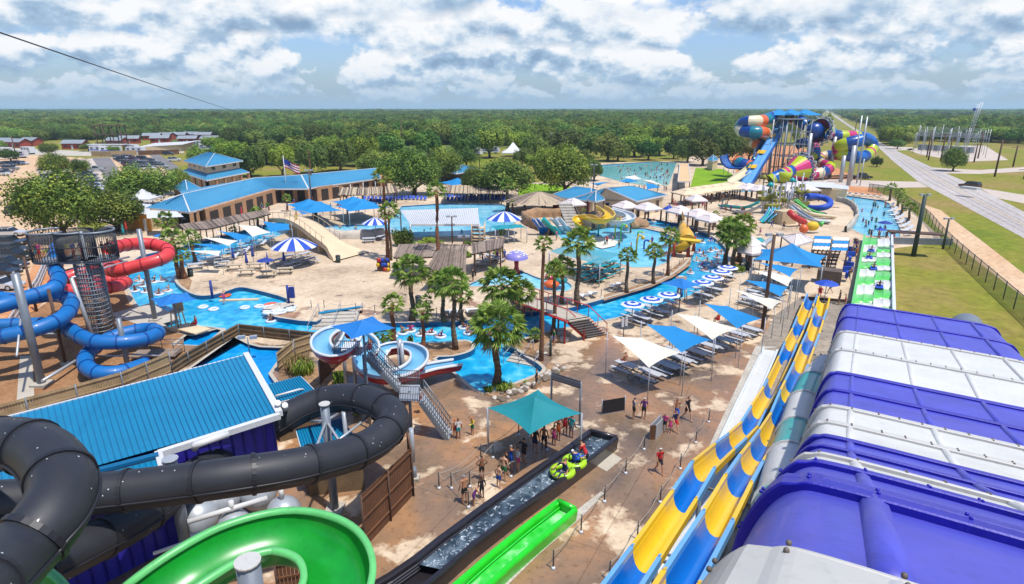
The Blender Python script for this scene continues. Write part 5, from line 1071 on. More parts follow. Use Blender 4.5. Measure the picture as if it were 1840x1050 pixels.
# flat white run-out lanes
def lane(label, L_, R_, z=.12):
    Lp, Rp = [G(*p, z) for p in L_], [G(*p, z) for p in R_]; t = thing('runout_lane', label, 'slide lane', G(*L_[0])); m = MB().m('slide_white'); n = len(Lp); m.add(Lp + Rp, [[i, n + i, n + i + 1, i + 1] for i in range(n - 1)]); m.build('bed', t)
    for P in (Lp, Rp): MB().m('flume_white').sweep([p + Vector((0, 0, 0)) for p in P], [(-.08, -.12), (-.08, .16), (.08, .16), (.08, -.12)]).build('curb', t)
lane('white flat run-out lane left of the wavy slides', [(1372, 628), (1322, 730), (1290, 800), (1232, 920), (1150, 1080)], [(1397, 631), (1364, 710), (1330, 785), (1290, 880), (1230, 1030)])
patch('lane_apron', [(1358, 622), (1400, 624), (1372, 628), (1290, 800), (1232, 920), (1150, 1080), (1130, 1080), (1220, 920), (1280, 790)], 'concrete', .024)
lane('second white run-out lane between the wavy slides', [(1298, 930), (1240, 1010), (1170, 1110)], [(1318, 935), (1270, 1020), (1215, 1110)])
patch('service_strip', [(1440, 700), (1458, 700), (1330, 1060), (1260, 1090)], 'concrete', .024)
# teal and white tube beside the covered slide
def tubeslide(name, label, pts, r, segs, cols_, seam=None, every=1, n=14, posts=(), smooth=5, parent=None, seamr=.09, sidebead=False, cat='water slide'):
    P = smooth_path(pts, smooth); t = parent or thing(name, label, cat, Vector((P[-1].x, P[-1].y, 0))); m = MB(); fr_ = frames(P); L_ = [0]
    for a, b in zip(P, P[1:]): L_.append(L_[-1] + (b - a).length)
    tot = L_[-1]; k = 0; start = 0; rr = r if isinstance(r, list) else None
    def rad(i): return r if not rr else lerp(rr[0], rr[1], L_[i] / tot)
    for s_ in range(segs):
        end = max(i for i in range(len(P)) if L_[i] <= tot * (s_ + 1) / segs + 1e-6)
        if end <= start: continue
        m.m(cols_[s_ % len(cols_)], True); m.tube(P[start:end + 1], [rad(i) for i in range(start, end + 1)], n, caps=False)
        # recompute so that neighbouring pieces share their end frames
        vs = []; cnt = n
        base = len(m.v) - (end - start + 1) * cnt
        for j, i in enumerate(range(start, end + 1)):
            tt, sd, u = fr_[i]
            for q in range(cnt): a = 2 * pi * q / n; m.v[base + j * cnt + q] = tuple(P[i] + sd * (cos(a) * rad(i)) + u * (sin(a) * rad(i)))
        if seam:
            m.m(seam, True); tt, sd, u = fr_[end]; c = P[end]; rs = rad(end); vs = []
            for w_, h in ((-.07, 0), (-.07, seamr), (.07, seamr), (.07, 0)):
                vs += [c + tt * w_ * (r if not rr else rr[0]) / .7 + sd * cos(2 * pi * q / n) * (rs + h) + u * sin(2 * pi * q / n) * (rs + h) for q in range(n)]
            m.add(vs, [[a * n + q, a * n + (q + 1) % n, (a + 1) * n + (q + 1) % n, (a + 1) * n + q] for a in range(3) for q in range(n)], False)
        start = end
    if sidebead and seam:
        m.m(seam, True)
        for s_ in (-1, 1): m.tube([P[i] + fr_[i][1] * s_ * (rad(i) + .02) - fr_[i][2] * rad(i) * .12 for i in range(len(P))], .05, 5)
    m.build('tube', t)
    for (x, y, z_) in posts:
        b = G(x, y); MB().m('steel_grey').cyl(b, Vector((b.x, b.y, z_)), .2, .18, 10).build('support_post', t)
    return t
tubeslide('teal_tube_slide', 'teal and white enclosed tube slide squeezed between the wavy slides and the covered raft slide', [G(1484, 660, 1.3), G(1466, 686, 1.8), G(1446, 732, 2.6), G(1434, 785, 3.9), G(1418, 850, 5.6), G(1412, 920, 7.2), G(1412, 1010, 9.5)], 1.0, 6, ['slide_white', 'slide_teal'], 'flange_white', n=18)
# green and white racing lanes with riders' humps
t = thing('racing_slide', 'wide green and white chequered racing slide with parallel lanes', 'water slide', G(1580, 500))
Lb = [427.4, 440, 452.5, 462, 472, 483.4, 497, 512, 529, 545, 563, 583]; Rb = [428.5, 443, 454, 464, 478, 488, 504, 520, 537, 553, 572, 590]
def lx(y): return lerp(1553, 1532.7, (y - 427) / 118)
def rx(y): return lerp(1602, 1605, (y - 428) / 117)
def racing():
    m = MB(); mw = MB()
    for side, yb in ((0, Lb), (1, Rb)):
        for i in range(len(yb) - 1):
            green = (i % 2 == 0) if side == 0 else (i % 2 == 1); m.m('slide_green' if green else 'slide_white', True)
            for lane_ in range(2):
                a0 = (side * 2 + lane_) / 4; a1 = a0 + .25; vs = []; K = 5; rows = 4
                for j in range(rows + 1):
                    y = lerp(yb[i], yb[i + 1], j / rows); z_ = .5 + .28 * sin(pi * j / rows) + .02 * i
                    p, q = G(lx(y), y, z_), G(rx(y), y, z_)
                    for k in range(K + 1): s_ = k / K; v = p.lerp(q, lerp(a0, a1, s_)); vs.append(v + Vector((0, 0, .10 * abs(2 * s_ - 1) ** 4)))
                m.add(vs, [[j * (K + 1) + k, (j + 1) * (K + 1) + k, (j + 1) * (K + 1) + k + 1, j * (K + 1) + k + 1] for j in range(rows) for k in range(K)])
    m.build('bed', t)
    for f, mt in ((lx, 'slide_green'), (rx, 'flume_white')): MB().m(mt).sweep([G(f(y), y, .5 + .02 * j) for j, y in enumerate(range(427, 590, 8))], [(-.14, -.5), (-.14, .5), (.14, .5), (.14, -.5)]).build('side_wall', t)
    MB().m('red_metal').sweep([G(rx(y) + 2.5, y, .1) for y in range(430, 590, 8)], [(-.05, -.1), (-.05, .1), (.05, .1), (.05, -.1)]).build('edge_strip', t)
racing()
# black tube slide in front
def bt(x, y, r): return D(x, y, 926 / r)
bp = [bt(*q) for q in [(-260, 1300, 110), (-120, 1150, 86), (20, 1010, 66), (92, 930, 61), (112, 868, 57), (78, 815, 53), (10, 797, 50), (-70, 815, 46), (-105, 862, 44), (-70, 900, 42), (0, 902, 41), (150, 890, 39.5), (300, 873, 38.5), (413, 858, 38), (540, 838, 36), (640, 812, 33), (692, 780, 31), (706, 748, 29.5), (668, 722, 28), (610, 715, 27), (550, 732, 27), (490, 765, 27.5), (420, 808, 28.5), (340, 862, 32), (250, 932, 36), (150, 985, 40), (40, 1040, 44), (-60, 1095, 48)]]
t = tubeslide('black_tube_slide', 'big matt black enclosed tube slide looping across the lower left of the view', bp, .80, 27, ['slide_black'], 'seam_black', n=24, smooth=6, sidebead=True, seamr=.06)
def post(root, x, y, ytop, r, cap=None, mt='steel_grey', name='support_post'):
    b = G(x, y); h = zat(b, ytop); m = MB().m(mt); m.cyl(b, b + Vector((0, 0, h)), r, n=12)
    if cap: m.m(cap).cyl(b + Vector((0, 0, h)), b + Vector((0, 0, h + .06)), r * 1.25, n=12)
    m.m('concrete').box(b + Vector((0, 0, .1)), (r * 4, r * 4, .2)); m.build(name, root); return b, h
b1, h1 = post(t, 602, 918, 727, .22, 'flange_white'); b2, h2 = post(t, 338, 1000, 826, .27, 'steel_light')
m = MB().m('steel_light')
for (x, y, rr_) in ((540, 838, 36), (640, 812, 33), (610, 715, 27), (550, 732, 27)):
    q = bt(x, y, rr_) - Vector((0, 0, .9)); m.cyl(b1 + Vector((0, 0, h1 - .9)), q, .07, n=6)
m.cyl(b1 + Vector((0, 0, h1 - 2.4)), bt(665, 722, 28) - Vector((0, 0, .8)), .07, n=6); m.build('brace', t)
post(t, 745, 862, 840, .14); post(t, 628, 855, 740, .12, mt='steel_light')
# green open spiral
gp = [G(x, y, z_) for x, y, z_ in [(40, 1130, 8.5), (60, 1050, 8.2), (30, 1035, 8.2)]]
def openflume(name, label, pts, r, mi, mrim, depth_=1.0, smooth=6, posts=(), side=None, rimw=.09, parent=None, mo=None, cat='water slide', nseg=10, wallh=.55):
    P = smooth_path(pts, smooth); t = parent or thing(name, label, cat, Vector((P[-1].x, P[-1].y, 0)))
    prof = [(-r * cos(pi * k / nseg), r * wallh - r * depth_ * sin(pi * k / nseg)) for k in range(nseg + 1)]
    m = MB().m(mi, True); m.sweep(P, prof); m.build('flume', t); out = [((r + .04) * -cos(pi * k / nseg), r * wallh - .05 - (r * depth_ + .03) * sin(pi * k / nseg)) for k in range(nseg + 1)]
    m = MB().m(mo or mi, True); m.sweep(P, out); m.build('shell', t)
    m = MB().m(mrim, True)
    for s_ in (-1, 1): m.sweep(P, [(s_ * r - rimw, r * wallh - .06), (s_ * r - rimw, r * wallh + .04), (s_ * r + rimw, r * wallh + .04), (s_ * r + rimw, r * wallh - .12)])
    m.build('rim', t)
    for (x, y, z_) in posts: b = G(x, y); MB().m('steel_grey').cyl(b, Vector((b.x, b.y, z_)), .2, n=10).build('support_post', t)
    return t
t = openflume('green_spiral_slide', 'open bright green spiral slide in the lower left, with a pale green rim', [D(*q) for q in [(150, 1200, 17.5), (215, 1145, 17.5), (270, 1100, 17.8), (350, 1042, 18.6), (428, 998, 19.6), (514, 978, 20.2), (586, 1000, 19.6), (612, 1055, 18.4), (584, 1125, 17.2), (520, 1165, 16.6)]], 1.0, 'bright_green', 'rim_green', 1.1, smooth=7, rimw=.1, wallh=.62)
b3 = D(445, 1012, 15.5); MB().m('steel_grey').cyl((b3.x, b3.y, 0), b3, .3, n=14).build('support_post', t); MB().m('flange_white').cyl(b3, b3 + Vector((0, 0, .08)), .33, n=14).build('post_cap', t)
openflume('green_slide_end', 'bright green rim of a slide showing under the black tube in the bottom left corner', [D(*q) for q in [(-60, 1090, 16), (10, 1075, 16.3), (60, 1110, 16), (80, 1180, 15)]], .8, 'bright_green', 'rim_green', 1.1)
# black run-out trough with water, lime run-out
def runout(name, label, L_, R_, h, mo, mi, wm, wz, ribs=3, wstart=0.0):
    Lp, Rp = [G(*p, h) for p in L_], [G(*p, h) for p in R_]; t = thing(name, label, 'water slide', G(*L_[0])); n = len(Lp); m = MB().m(mi)
    m.add([Vector((p.x, p.y, .08)) for p in Lp + Rp], [[i, n + i, n + i + 1, i + 1] for i in range(n - 1)])
    m.m(mo)
    for P, s_ in ((Lp, 1), (Rp, -1)):
        m.sweep(P, [(-.16 * s_, -h), (-.16 * s_, -.02), (-.1 * s_, .05), (.1 * s_, .05), (.14 * s_, -.04), (.06 * s_, -h)])
        for k in range(ribs): m.sweep(P, [(-.18 * s_, -.2 - .16 * k), (-.24 * s_, -.24 - .16 * k), (-.18 * s_, -.28 - .16 * k)])
    m.beam(Lp[0] - Vector((0, 0, h * .5)), Rp[0] - Vector((0, 0, h * .5)), .2, h); m.m(mo).tube([Lp[0], Rp[0]], .14, 8); m.build('trough', t)
    if wm:
        w = MB().m(wm); k0 = int(wstart); vs = [Vector((p.x, p.y, wz)).lerp(Vector((q.x, q.y, wz)), .06) for p, q in zip(Lp, Rp)] + [Vector((q.x, q.y, wz)).lerp(Vector((p.x, p.y, wz)), .06) for p, q in zip(Lp, Rp)]
        w.add(vs, [[i, n + i, n + i + 1, i + 1] for i in range(n - 1 - k0)]); w.build('water', t)
    return t
defm('runout_black', (44, 40, 44), .32, .2, 1.0, coat=.3)
watermat('water_lime', C(20, 190, 40), C(70, 214, 80), C(190, 240, 190), foam=.1, sc_=1.4)
runout('black_runout', 'long black run-out trough full of churning water with a raft in it', [(1060, 774), (1020, 804), (951, 851), (870, 908), (790, 967), (744, 1003), (700, 1033), (600, 1090)], [(1108, 786), (1068, 818), (1003, 866), (926, 920), (850, 978), (806, 1016), (765, 1050), (680, 1120)], .85, 'runout_black', 'runout_black', 'water_dark', .55, wstart=2)
patch2 = MB().m('water_pale'); 
runout('lime_runout', 'bright lime green run-out trough lying beside the black one', [(1003, 900), (940, 948), (880, 997), (820, 1049), (770, 1095)], [(1034, 915), (975, 965), (920, 1012), (868, 1060), (820, 1105)], .7, 'lime', 'lime', 'water_lime', .3)
patch('grey_gutter', [(1086, 888), (1080, 884), (1020, 930), (950, 995), (890, 1055), (905, 1060), (965, 1000), (1040, 935)], 'concrete', .03)
# blue and red tube slides round the caged stair tower
t = thing('slide_tower', 'caged steel stair tower with a barred top deck between the blue and red tube slides', 'tower', G(186, 612)); bT = G(186, 612); zf = zat(bT, 466); zt = zat(bT, 416)
def cage(root, c, r, z0, z1, nb, mt='dark_metal', rings=6, name='cage', a0=0, a1=2 * pi, rb=.035):
    m = MB().m(mt)
    for k in range(nb): a = lerp(a0, a1, k / nb); m.cyl((c[0] + cos(a) * r, c[1] + sin(a) * r, z0), (c[0] + cos(a) * r, c[1] + sin(a) * r, z1), rb, n=4)
    for k in range(rings + 1):
        z_ = lerp(z0, z1, k / rings); P = [Vector((c[0] + cos(lerp(a0, a1, j / 20)) * r, c[1] + sin(lerp(a0, a1, j / 20)) * r, z_)) for j in range(21)]; m.tube(P, .05, 4)
    return m.build(name, root)
cage(t, bT, .95, 0, zf, 28, 'steel_grey', 20, 'stair_cage')
m = MB().m('steel_light')
for k in range(40): a = k * .55; z_ = zf * k / 40; m.add([bT + Vector((cos(a) * .1, sin(a) * .1, z_)), bT + Vector((cos(a) * .92, sin(a) * .92, z_)), bT + Vector((cos(a + .5) * .92, sin(a + .5) * .92, z_)), bT + Vector((cos(a + .5) * .1, sin(a + .5) * .1, z_))], [[0, 1, 2, 3]], False)
m.build('spiral_steps', t); MB().m('steel_grey').cyl(bT, bT + Vector((0, 0, zt)), .14).build('core_post', t)
lobes = [(-2.4, .2, 1.7), (.2, 0, 1.9), (2.2, .4, 1.5)]
lob = [(G(100, 600), 0), ]
dk = MB().m('steel_grey'); cT = [bT + Vector((-2.9, 0, 0)), bT + Vector((-.8, .2, 0)), bT + Vector((.9, .4, 0))]
for c in cT: dk.prism([(p.x, p.y) for p in circ(c, 1.45, 20)], zf - .15, zf)
dk.build('deck', t)
for c, a0, a1 in ((cT[0], pi * .5, pi * 1.95), (cT[1], pi * 1.25, pi * 1.8), (cT[2], -pi * .6, pi * .5), (cT[1], pi * .2, pi * .8)): cage(t, c, 1.45, zf, zt, 32, 'dark_metal', 2, 'barred_rail', a0, a1, .035)
for c, a0, a1 in ((cT[0], pi * .5, pi * 1.95), (cT[2], -pi * .6, pi * .5), (cT[1], pi * 1.25, pi * 1.8)): MB().m('steel_grey').tube([c + Vector((cos(lerp(a0, a1, j / 16)) * 1.45, sin(lerp(a0, a1, j / 16)) * 1.45, zt)) for j in range(17)], .09, 6).build('top_rail', t)
for x, y in ((160, 600), (207, 598)): p = G(x, y); MB().m('steel_grey').cyl(p, (p.x, p.y, zf), .12).build('leg', t)
m = MB().m('steel_light'); p0 = G(184, 612); a = G(157, 476, 5.0); m.cyl(Vector((p0.x + .3, p0.y - 1.3, 0)), Vector((p0.x - .6, p0.y - 1.3, 6.2)), .17, n=8); m.cyl(Vector((p0.x - .6, p0.y - 1.3, 6.2)), G(228, 470, 5.9), .1, n=6); m.cyl(Vector((p0.x - .6, p0.y - .5, 6.9)), G(232, 462, 6.2), .1, n=6); m.cyl(Vector((p0.x - .6, p0.y - .5, 6.9)), G(118, 486, 6.6), .08, n=6); m.build('brace', t)
blue_pts = [(101, 446, 7.5), (100, 467, 7.1), (99, 482, 6.8), (106, 500, 6.4), (100, 515, 6.2), (78, 526, 6.0), (41, 537, 5.9), (0, 550, 5.8), (-60, 562, 5.6), (-85, 548, 5.4), (-40, 534, 5.2), (30, 538, 5.0), (90, 531, 4.8), (122, 537, 4.6), (127, 553, 4.4), (110, 572, 4.2), (70, 590, 4.0), (20, 602, 3.8), (-50, 612, 3.6), (-85, 600, 3.4), (-40, 588, 3.3), (40, 584, 3.1), (92, 583, 3.0), (120, 590, 2.9), (142, 603, 2.7), (172, 614, 2.55), (222, 615, 2.4), (266, 608, 2.2), (284, 597, 2.05), (262, 592, 1.95), (218, 601, 1.8), (180, 617, 1.6), (158, 636, 1.4), (154, 656, 1.2), (175, 670, 1.05), (215, 670, .9), (262, 655, .7)]
t = tubeslide('blue_tube_slide', 'bright blue enclosed tube slide coiling round the left of the stair tower', [G(*p) for p in blue_pts], .57, 46, ['tube_blue'], 'tube_navy', n=16, smooth=5, seamr=.05, sidebead=False)
post(t, 76, 692, 492, .28); post(t, 231, 665, 572, .2); post(t, 118, 655, 520, .12, mt='pole_brown')
m = MB().m('steel_light'); m.cyl(G(30, 640, 3.2), G(41, 537, 5.2), .08, n=6); m.cyl(G(76, 685, .8), G(150, 640, .6), .12, n=6); m.cyl(G(60, 600, 2.6), G(140, 600, 2.2), .08, n=6); m.cyl(G(226, 640, 1), G(170, 640, .9), .07, n=6); m.cyl(G(226, 636, 1.2), G(290, 640, .5), .07, n=6); m.build('brace', t)
red_pts = [(196, 447, 7.4), (222, 441, 7.2), (250, 438, 7.0), (278, 440, 6.8), (300, 448, 6.5), (300, 460, 6.2), (280, 469, 6.0), (240, 480, 5.6), (210, 487, 5.3), (194, 482, 5.1), (206, 476, 4.9), (220, 480, 4.7), (206, 486, 4.5), (178, 482, 4.2), (145, 490, 3.9), (118, 500, 3.6), (98, 510, 3.3), (112, 520, 3.0), (142, 523, 2.8), (176, 519, 2.5), (208, 515, 2.3), (226, 508, 2.1), (212, 503, 2.0), (186, 506, 1.9), (150, 506, 1.6), (120, 512, 1.2)]
t = tubeslide('red_tube_slide', 'coral red enclosed tube slide curling round the right of the stair tower', [G(*p) for p in red_pts], .61, 32, ['tube_red'], 'tube_darkred', n=16, smooth=5, seamr=.05)
post(t, 279, 576, 412, .22); m = MB().m('steel_light'); q = G(279, 576); m.cyl(Vector((q.x, q.y, 5.0)), G(205, 462, 5.6), .08, n=6); m.cyl(Vector((q.x, q.y, 5.6)), G(215, 482, 4.6), .07, n=6); m.cyl(Vector((q.x, q.y, 4.9)), G(240, 482, 5.0), .06, n=6); m.build('brace', t)
# open red, white and pale blue body slide with its stair
def Z5(x, y, z_): return G(540 + x / 3.889, 540 + y / 3.889, z_)
t = thing('body_slide', 'open spiral body slide, red outside and pale blue inside, ending in the splash pool', 'water slide', G(640, 700))
pts = [Z5(372, 262, 5.1), Z5(330, 345, 5.0), Z5(250, 405, 4.85), Z5(160, 370, 4.6), Z5(150, 295, 4.4), Z5(230, 235, 4.1), Z5(350, 235, 3.8), Z5(460, 300, 3.5), Z5(490, 370, 3.3), Z5(440, 440, 3.1), Z5(470, 510, 2.9), Z5(580, 550, 2.75), Z5(720, 530, 2.55), Z5(820, 460, 2.35), Z5(820, 385, 2.15), Z5(720, 345, 2.0), Z5(600, 360, 1.85), Z5(540, 430, 1.7), Z5(570, 510, 1.55), Z5(680, 545, 1.4), Z5(800, 525, 1.25), Z5(930, 490, 1.05), Z5(1095, 462, .75)]
openflume('body_slide', '', pts, .62, 'flume_paleblue', 'flume_white', 1.15, 6, parent=t, mo='flume_red', rimw=.08, wallh=.7)
m = MB().m('flume_white'); m.box(Z5(335, 320, 5.0), (1.1, 1.6, .1), .2); m.build('start_tub', t)
for x, y, zt_ in ((640, 702, 4.6), (623, 700, 4.5), (726, 692, 3.4), (742, 830, 2.2), (720, 690, 2.4)): b = G(x, y); MB().m('steel_light').cyl(b, (b.x, b.y, zt_), .14, n=8).build('support_post', t)
b = G(722, 688); MB().m('steel_light').cyl(b, (b.x, b.y, zat(b, 610)), .2, n=10).build('mast', t)
t = thing('slide_stair', 'grey metal stair with a landing climbing to the open body slide', 'stair', G(812, 787)); pl_ = [Z5(240, 385, 4.9), Z5(420, 385, 4.9), Z5(470, 330, 4.9), Z5(300, 300, 4.9)]
S0, S1, L0, L1, S3 = Z5(470, 375, 4.9), Z5(690, 600, 2.6), Z5(690, 690, 2.6), Z5(830, 700, 2.6), G(808, 784, 0)
m = MB().m('steel_light'); m.add(pl_, [[0, 1, 2, 3]], False); m.add([Z5(695, 590, 2.6), Z5(690, 700, 2.6), Z5(830, 705, 2.6), Z5(835, 590, 2.6)], [[0, 1, 2, 3]], False); m.build('landing', t)
def flight(a, b, w, n, root):
    d = (b - a); d.z = 0; d.normalize(); s = Vector((d.y, -d.x, 0)); m = MB().m('steel_light')
    for k in range(n): m.box(a.lerp(b, (k + .5) / n), (.26, w, .05), atan2(d.y, d.x))
    m.build('treads', root); m = MB().m('steel_grey')
    for q in (-1, 1):
        m.beam(a + s * w / 2 * q - Vector((0, 0, .1)), b + s * w / 2 * q - Vector((0, 0, .1)), .06, .25)
        for hh in (1.0, .55): m.cyl(a + s * w / 2 * q + Vector((0, 0, hh)), b + s * w / 2 * q + Vector((0, 0, hh)), .035, n=5)
        for k in range(n + 1): p = a.lerp(b, k / n) + s * w / 2 * q; m.cyl(p, p + Vector((0, 0, 1)), .02, n=4)
    m.build('railing', root)
flight(S0, S1, 1.0, 14, t); flight(Z5(850, 680, 2.6), S3, 1.0, 14, t)
m = MB().m('steel_grey')
for P in ([Z5(240, 385, 4.9), Z5(420, 388, 4.9)], [Z5(240, 385, 4.9), Z5(300, 300, 4.9)], [Z5(690, 700, 2.6), Z5(830, 705, 2.6)], [Z5(835, 590, 2.6), Z5(700, 585, 2.6)]):
    for hh in (1.0, .5): m.cyl(P[0] + Vector((0, 0, hh)), P[1] + Vector((0, 0, hh)), .035, n=5)
    for k in range(13): p = P[0].lerp(P[1], k / 12); m.cyl(p, p + Vector((0, 0, 1)), .018, n=4)
m.build('railing', t)
for p in (Z5(760, 640, 2.6), Z5(440, 380, 4.9)): MB().m('steel_grey').cyl((p.x, p.y, 0), p, .1, n=8).build('support_post', t)
# small slides on the rocks
openflume('yellow_body_slide', 'yellow open slide twisting over the dark rocks into the splash pool', [G(1078, 374, 4.2), G(1090, 381, 4.0), G(1096, 390, 3.7), G(1086, 397, 3.4), G(1070, 397, 3.1), G(1058, 392, 2.8), G(1044, 392, 2.4), G(1037, 399, 1.9), G(1045, 408, 1.2), G(1054, 414, .5)], .75, 'slide_yellow', 'slide_yellow', 1.1, 6, wallh=.6)
openflume('white_body_slide', 'white open slide sweeping wide behind the yellow one', [G(1098, 378, 3.8), G(1112, 382, 3.5), G(1128, 387, 3.2), G(1133, 395, 2.9), G(1118, 400, 2.6), G(1102, 401, 2.4), G(1105, 404, 2.0), G(1122, 405, 1.2), G(1124, 413, .3)], .7, 'flume_white', 'flume_white', 1.1, 6, wallh=.6)
for i, (x0, y0, x1, y1, mt, w) in enumerate([(958, 400, 974, 419, 'slide_blue', .5), (966, 400, 984, 419, 'slide_blue', .5), (975, 400, 1000, 420, 'slide_teal', .8), (992, 399, 1010, 416, 'flume_white', .55), (1003, 398, 1022, 416, 'flume_white', .55)]):
    openflume('mat_slide', f'{ORD[i]} from the left of the five short straight slides, {["blue", "blue", "wide teal", "white", "white"][i]}', [G(x0, y0 - 6, 2.7), G((x0 + x1) / 2, (y0 + y1) / 2 - 4, 1.6), G((x0 + x1) / 2 + 4, (y0 + y1) / 2, 1.2), G(x1, y1, .15)], w, mt, mt if 'blue' not in mt else 'flume_white', .8, 5, wallh=.4)
steps('concrete steps with dark posts between the little slides and the yellow slide', (1034, 412), (1014, 392), 2.6, 9, .1, 3.0, name='rock_stair')
b = G(282, 642); t = thing('grey_deck', 'small grey timber deck with rails beneath the end of the blue tube slide', 'deck', b); MB().m('wood_grey').box(b + Vector((0, 0, .35)), (3.6, 1.6, .12), .1).build('boards', t); m = MB().m('steel_grey')
for z_ in (.8, 1.2): m.beam(b + Vector((-1.8, .8, z_)), b + Vector((1.8, 1.1, z_)), .05); m.beam(b + Vector((1.8, 1.1, z_)), b + Vector((1.9, -.6, z_)), .05)
for q in range(5): p = b + Vector((-1.8 + .9 * q, .8 + .07 * q, 0)); m.cyl(p, p + Vector((0, 0, 1.2)), .04, n=4)
m.build('railing', t)
# ---------------------------------------------------------------- shade sails, umbrellas, tables
defm('sail_blue', (0, 136, 202), .75, .06, .6); defm('sail_white', (232, 226, 208), .8, .05, .6); defm('canopy_blue', (14, 120, 200), .75, .06, .8); defm('canopy_teal', (0, 136, 144), .75, .08, .8, bump=.15, bscale=12)
defm('navy', (30, 60, 150), .7, .08, 1); defm('stripe_blue', (26, 78, 190), .6, .06, 1); defm('stripe_white', (232, 234, 238), .6, .04, 1); defm('cabana_white', (232, 220, 216), .8, .05, 1); defm('cabana_tan', (236, 212, 176), .8, .06, 1)
defm('table_grey', (196, 198, 202), .6, .12, 1.5); defm('table_teal', (20, 150, 160), .5, .1, 1.5); defm('table_wood', (196, 178, 152), .8, .15, 1.5); defm('rope', (176, 166, 150), .9, .1, 3)
def sail(label, cs, mt, posts=True, group=None, name='shade_sail'):     # cs: (x, y, z) corners in order
    P = [G(*c) for c in cs]; t = thing(name, label, 'shade sail', Vector((P[0].x, P[0].y, 0)), group); n = 8; m = MB().m(mt, True); vs = []
    if len(P) == 3: P = [P[0], P[1], P[1].lerp(P[2], .02), P[2]]
    c = sum(P, Vector()) / 4
    for i in range(n + 1):
        for j in range(n + 1):
            u, v = i / n, j / n; p = P[0].lerp(P[1], u).lerp(P[3].lerp(P[2], u), v); e = max(abs(2 * u - 1), abs(2 * v - 1)); k = .09 * (1 - (2 * u - 1) ** 2) * (abs(2 * v - 1) ** 3) + .09 * (1 - (2 * v - 1) ** 2) * (abs(2 * u - 1) ** 3)
            vs.append(p.lerp(c, k))
    m.add(vs, [[i * (n + 1) + j, (i + 1) * (n + 1) + j, (i + 1) * (n + 1) + j + 1, i * (n + 1) + j + 1] for i in range(n) for j in range(n)]); m.build('canopy', t)
    if posts:
        for p in P if len(cs) == 4 else [P[0], P[1], P[3]]:
            q = p + (p - c).normalized() * .35; MB().m('steel_light').cyl((q.x, q.y, 0), (q.x, q.y, p.z + .2), .035, n=6).build('post', t)
    return t
gs = 'sails over the picnic tables by the wavy slides'
sail('pale cream sail nearest the camera over the picnic tables', [(1099, 603, 3.6), (1152, 607, 2.9), (1223, 634, 3.3), (1166, 661, 2.5)], 'sail_white', group=gs)
sail('blue sail next to the nearest cream one over the picnic tables', [(1160, 582, 3.6), (1212, 586, 2.9), (1277, 611, 3.3), (1225, 634, 2.5)], 'sail_blue', group=gs)
sail('second cream sail from the near end over the picnic tables', [(1215, 563, 3.6), (1252, 568, 2.9), (1326, 591, 3.3), (1280, 611, 2.5)], 'sail_white', group=gs)
sail('second blue sail from the near end, next to the brown pole', [(1265, 545, 3.6), (1307, 550, 2.9), (1368, 573, 3.3), (1325, 591, 2.5)], 'sail_blue', group=gs)
sail('third cream sail, just beyond the brown pole', [(1320, 521, 3.6), (1358, 527, 3), (1405, 542, 3.3), (1388, 557, 2.6)], 'sail_white', group=gs)
sail('third blue sail, beyond the brown pole', [(1337, 503, 3.6), (1372, 506, 3), (1416, 516, 3.3), (1404, 534, 2.6)], 'sail_blue', group=gs)
sail('fourth cream sail, below the big blue canopy', [(1354, 486, 3.6), (1390, 490, 3), (1428, 500, 3.3), (1416, 515, 2.6)], 'sail_white', group=gs)
sail('fourth blue sail, right under the edge of the big blue canopy', [(1364, 472, 3.6), (1400, 476, 3), (1434, 484, 3.3), (1420, 498, 2.6)], 'sail_blue', group=gs)
gl = 'sails along the upper river bank'
sail('right end blue sail beside the ramp bridge', [(472, 398, 3.2), (520, 403, 2.8), (522, 413, 2.6), (486, 418, 2.4)], 'sail_blue', group=gl); sail('cream sail between two blue ones near the ramp bridge', [(427, 404, 3.2), (460, 406, 2.8), (487, 418, 2.8), (454, 426, 2.4)], 'sail_white', group=gl)
sail('middle blue sail on the upper river bank', [(392, 415, 3.2), (420, 418, 2.8), (453, 425, 2.8), (430, 433, 2.4)], 'sail_blue', group=gl); sail('narrow white sail over the river, left of the middle blue one', [(361, 426, 3.2), (395, 428, 2.8), (428, 433, 2.8), (411, 442, 2.4)], 'sail_white', group=gl)
sail('left blue sail low over the river water', [(344, 438, 3.0), (380, 438, 2.7), (409, 443, 2.7), (397, 450, 2.4)], 'sail_blue', group=gl); sail('lowest white sail beside the grey deck benches', [(338, 451, 3.0), (370, 450, 2.7), (398, 451, 2.7), (394, 460, 2.4)], 'sail_white', group=gl)
gw = 'sails beside the wave pool'
for i, (cs, mt, lb) in enumerate([([(1060, 330, 3.5), (1080, 328, 3), (1098, 326, 3.3), (1074, 334, 2.6)], 'sail_blue', 'leftmost blue sail at the wave pool beach'), ([(1122, 318, 3.5), (1140, 315, 3), (1155, 322, 3.3), (1132, 324, 2.6)], 'sail_white', 'cream sail in the middle of the wave pool beach'),
    ([(1112, 326, 3.5), (1130, 320, 3), (1148, 326, 3.3), (1126, 329, 2.6)], 'sail_blue', 'middle blue sail at the wave pool beach'), ([(1156, 323, 3.5), (1170, 324, 3), (1193, 333, 3.3), (1166, 330, 2.6)], 'sail_white', 'right cream sail at the wave pool beach'), ([(1160, 329, 3.5), (1175, 331, 3), (1188, 337, 3.3), (1162, 341, 2.6)], 'sail_blue', 'rightmost blue sail at the wave pool beach')]): sail(lb, cs, mt, group=gw)
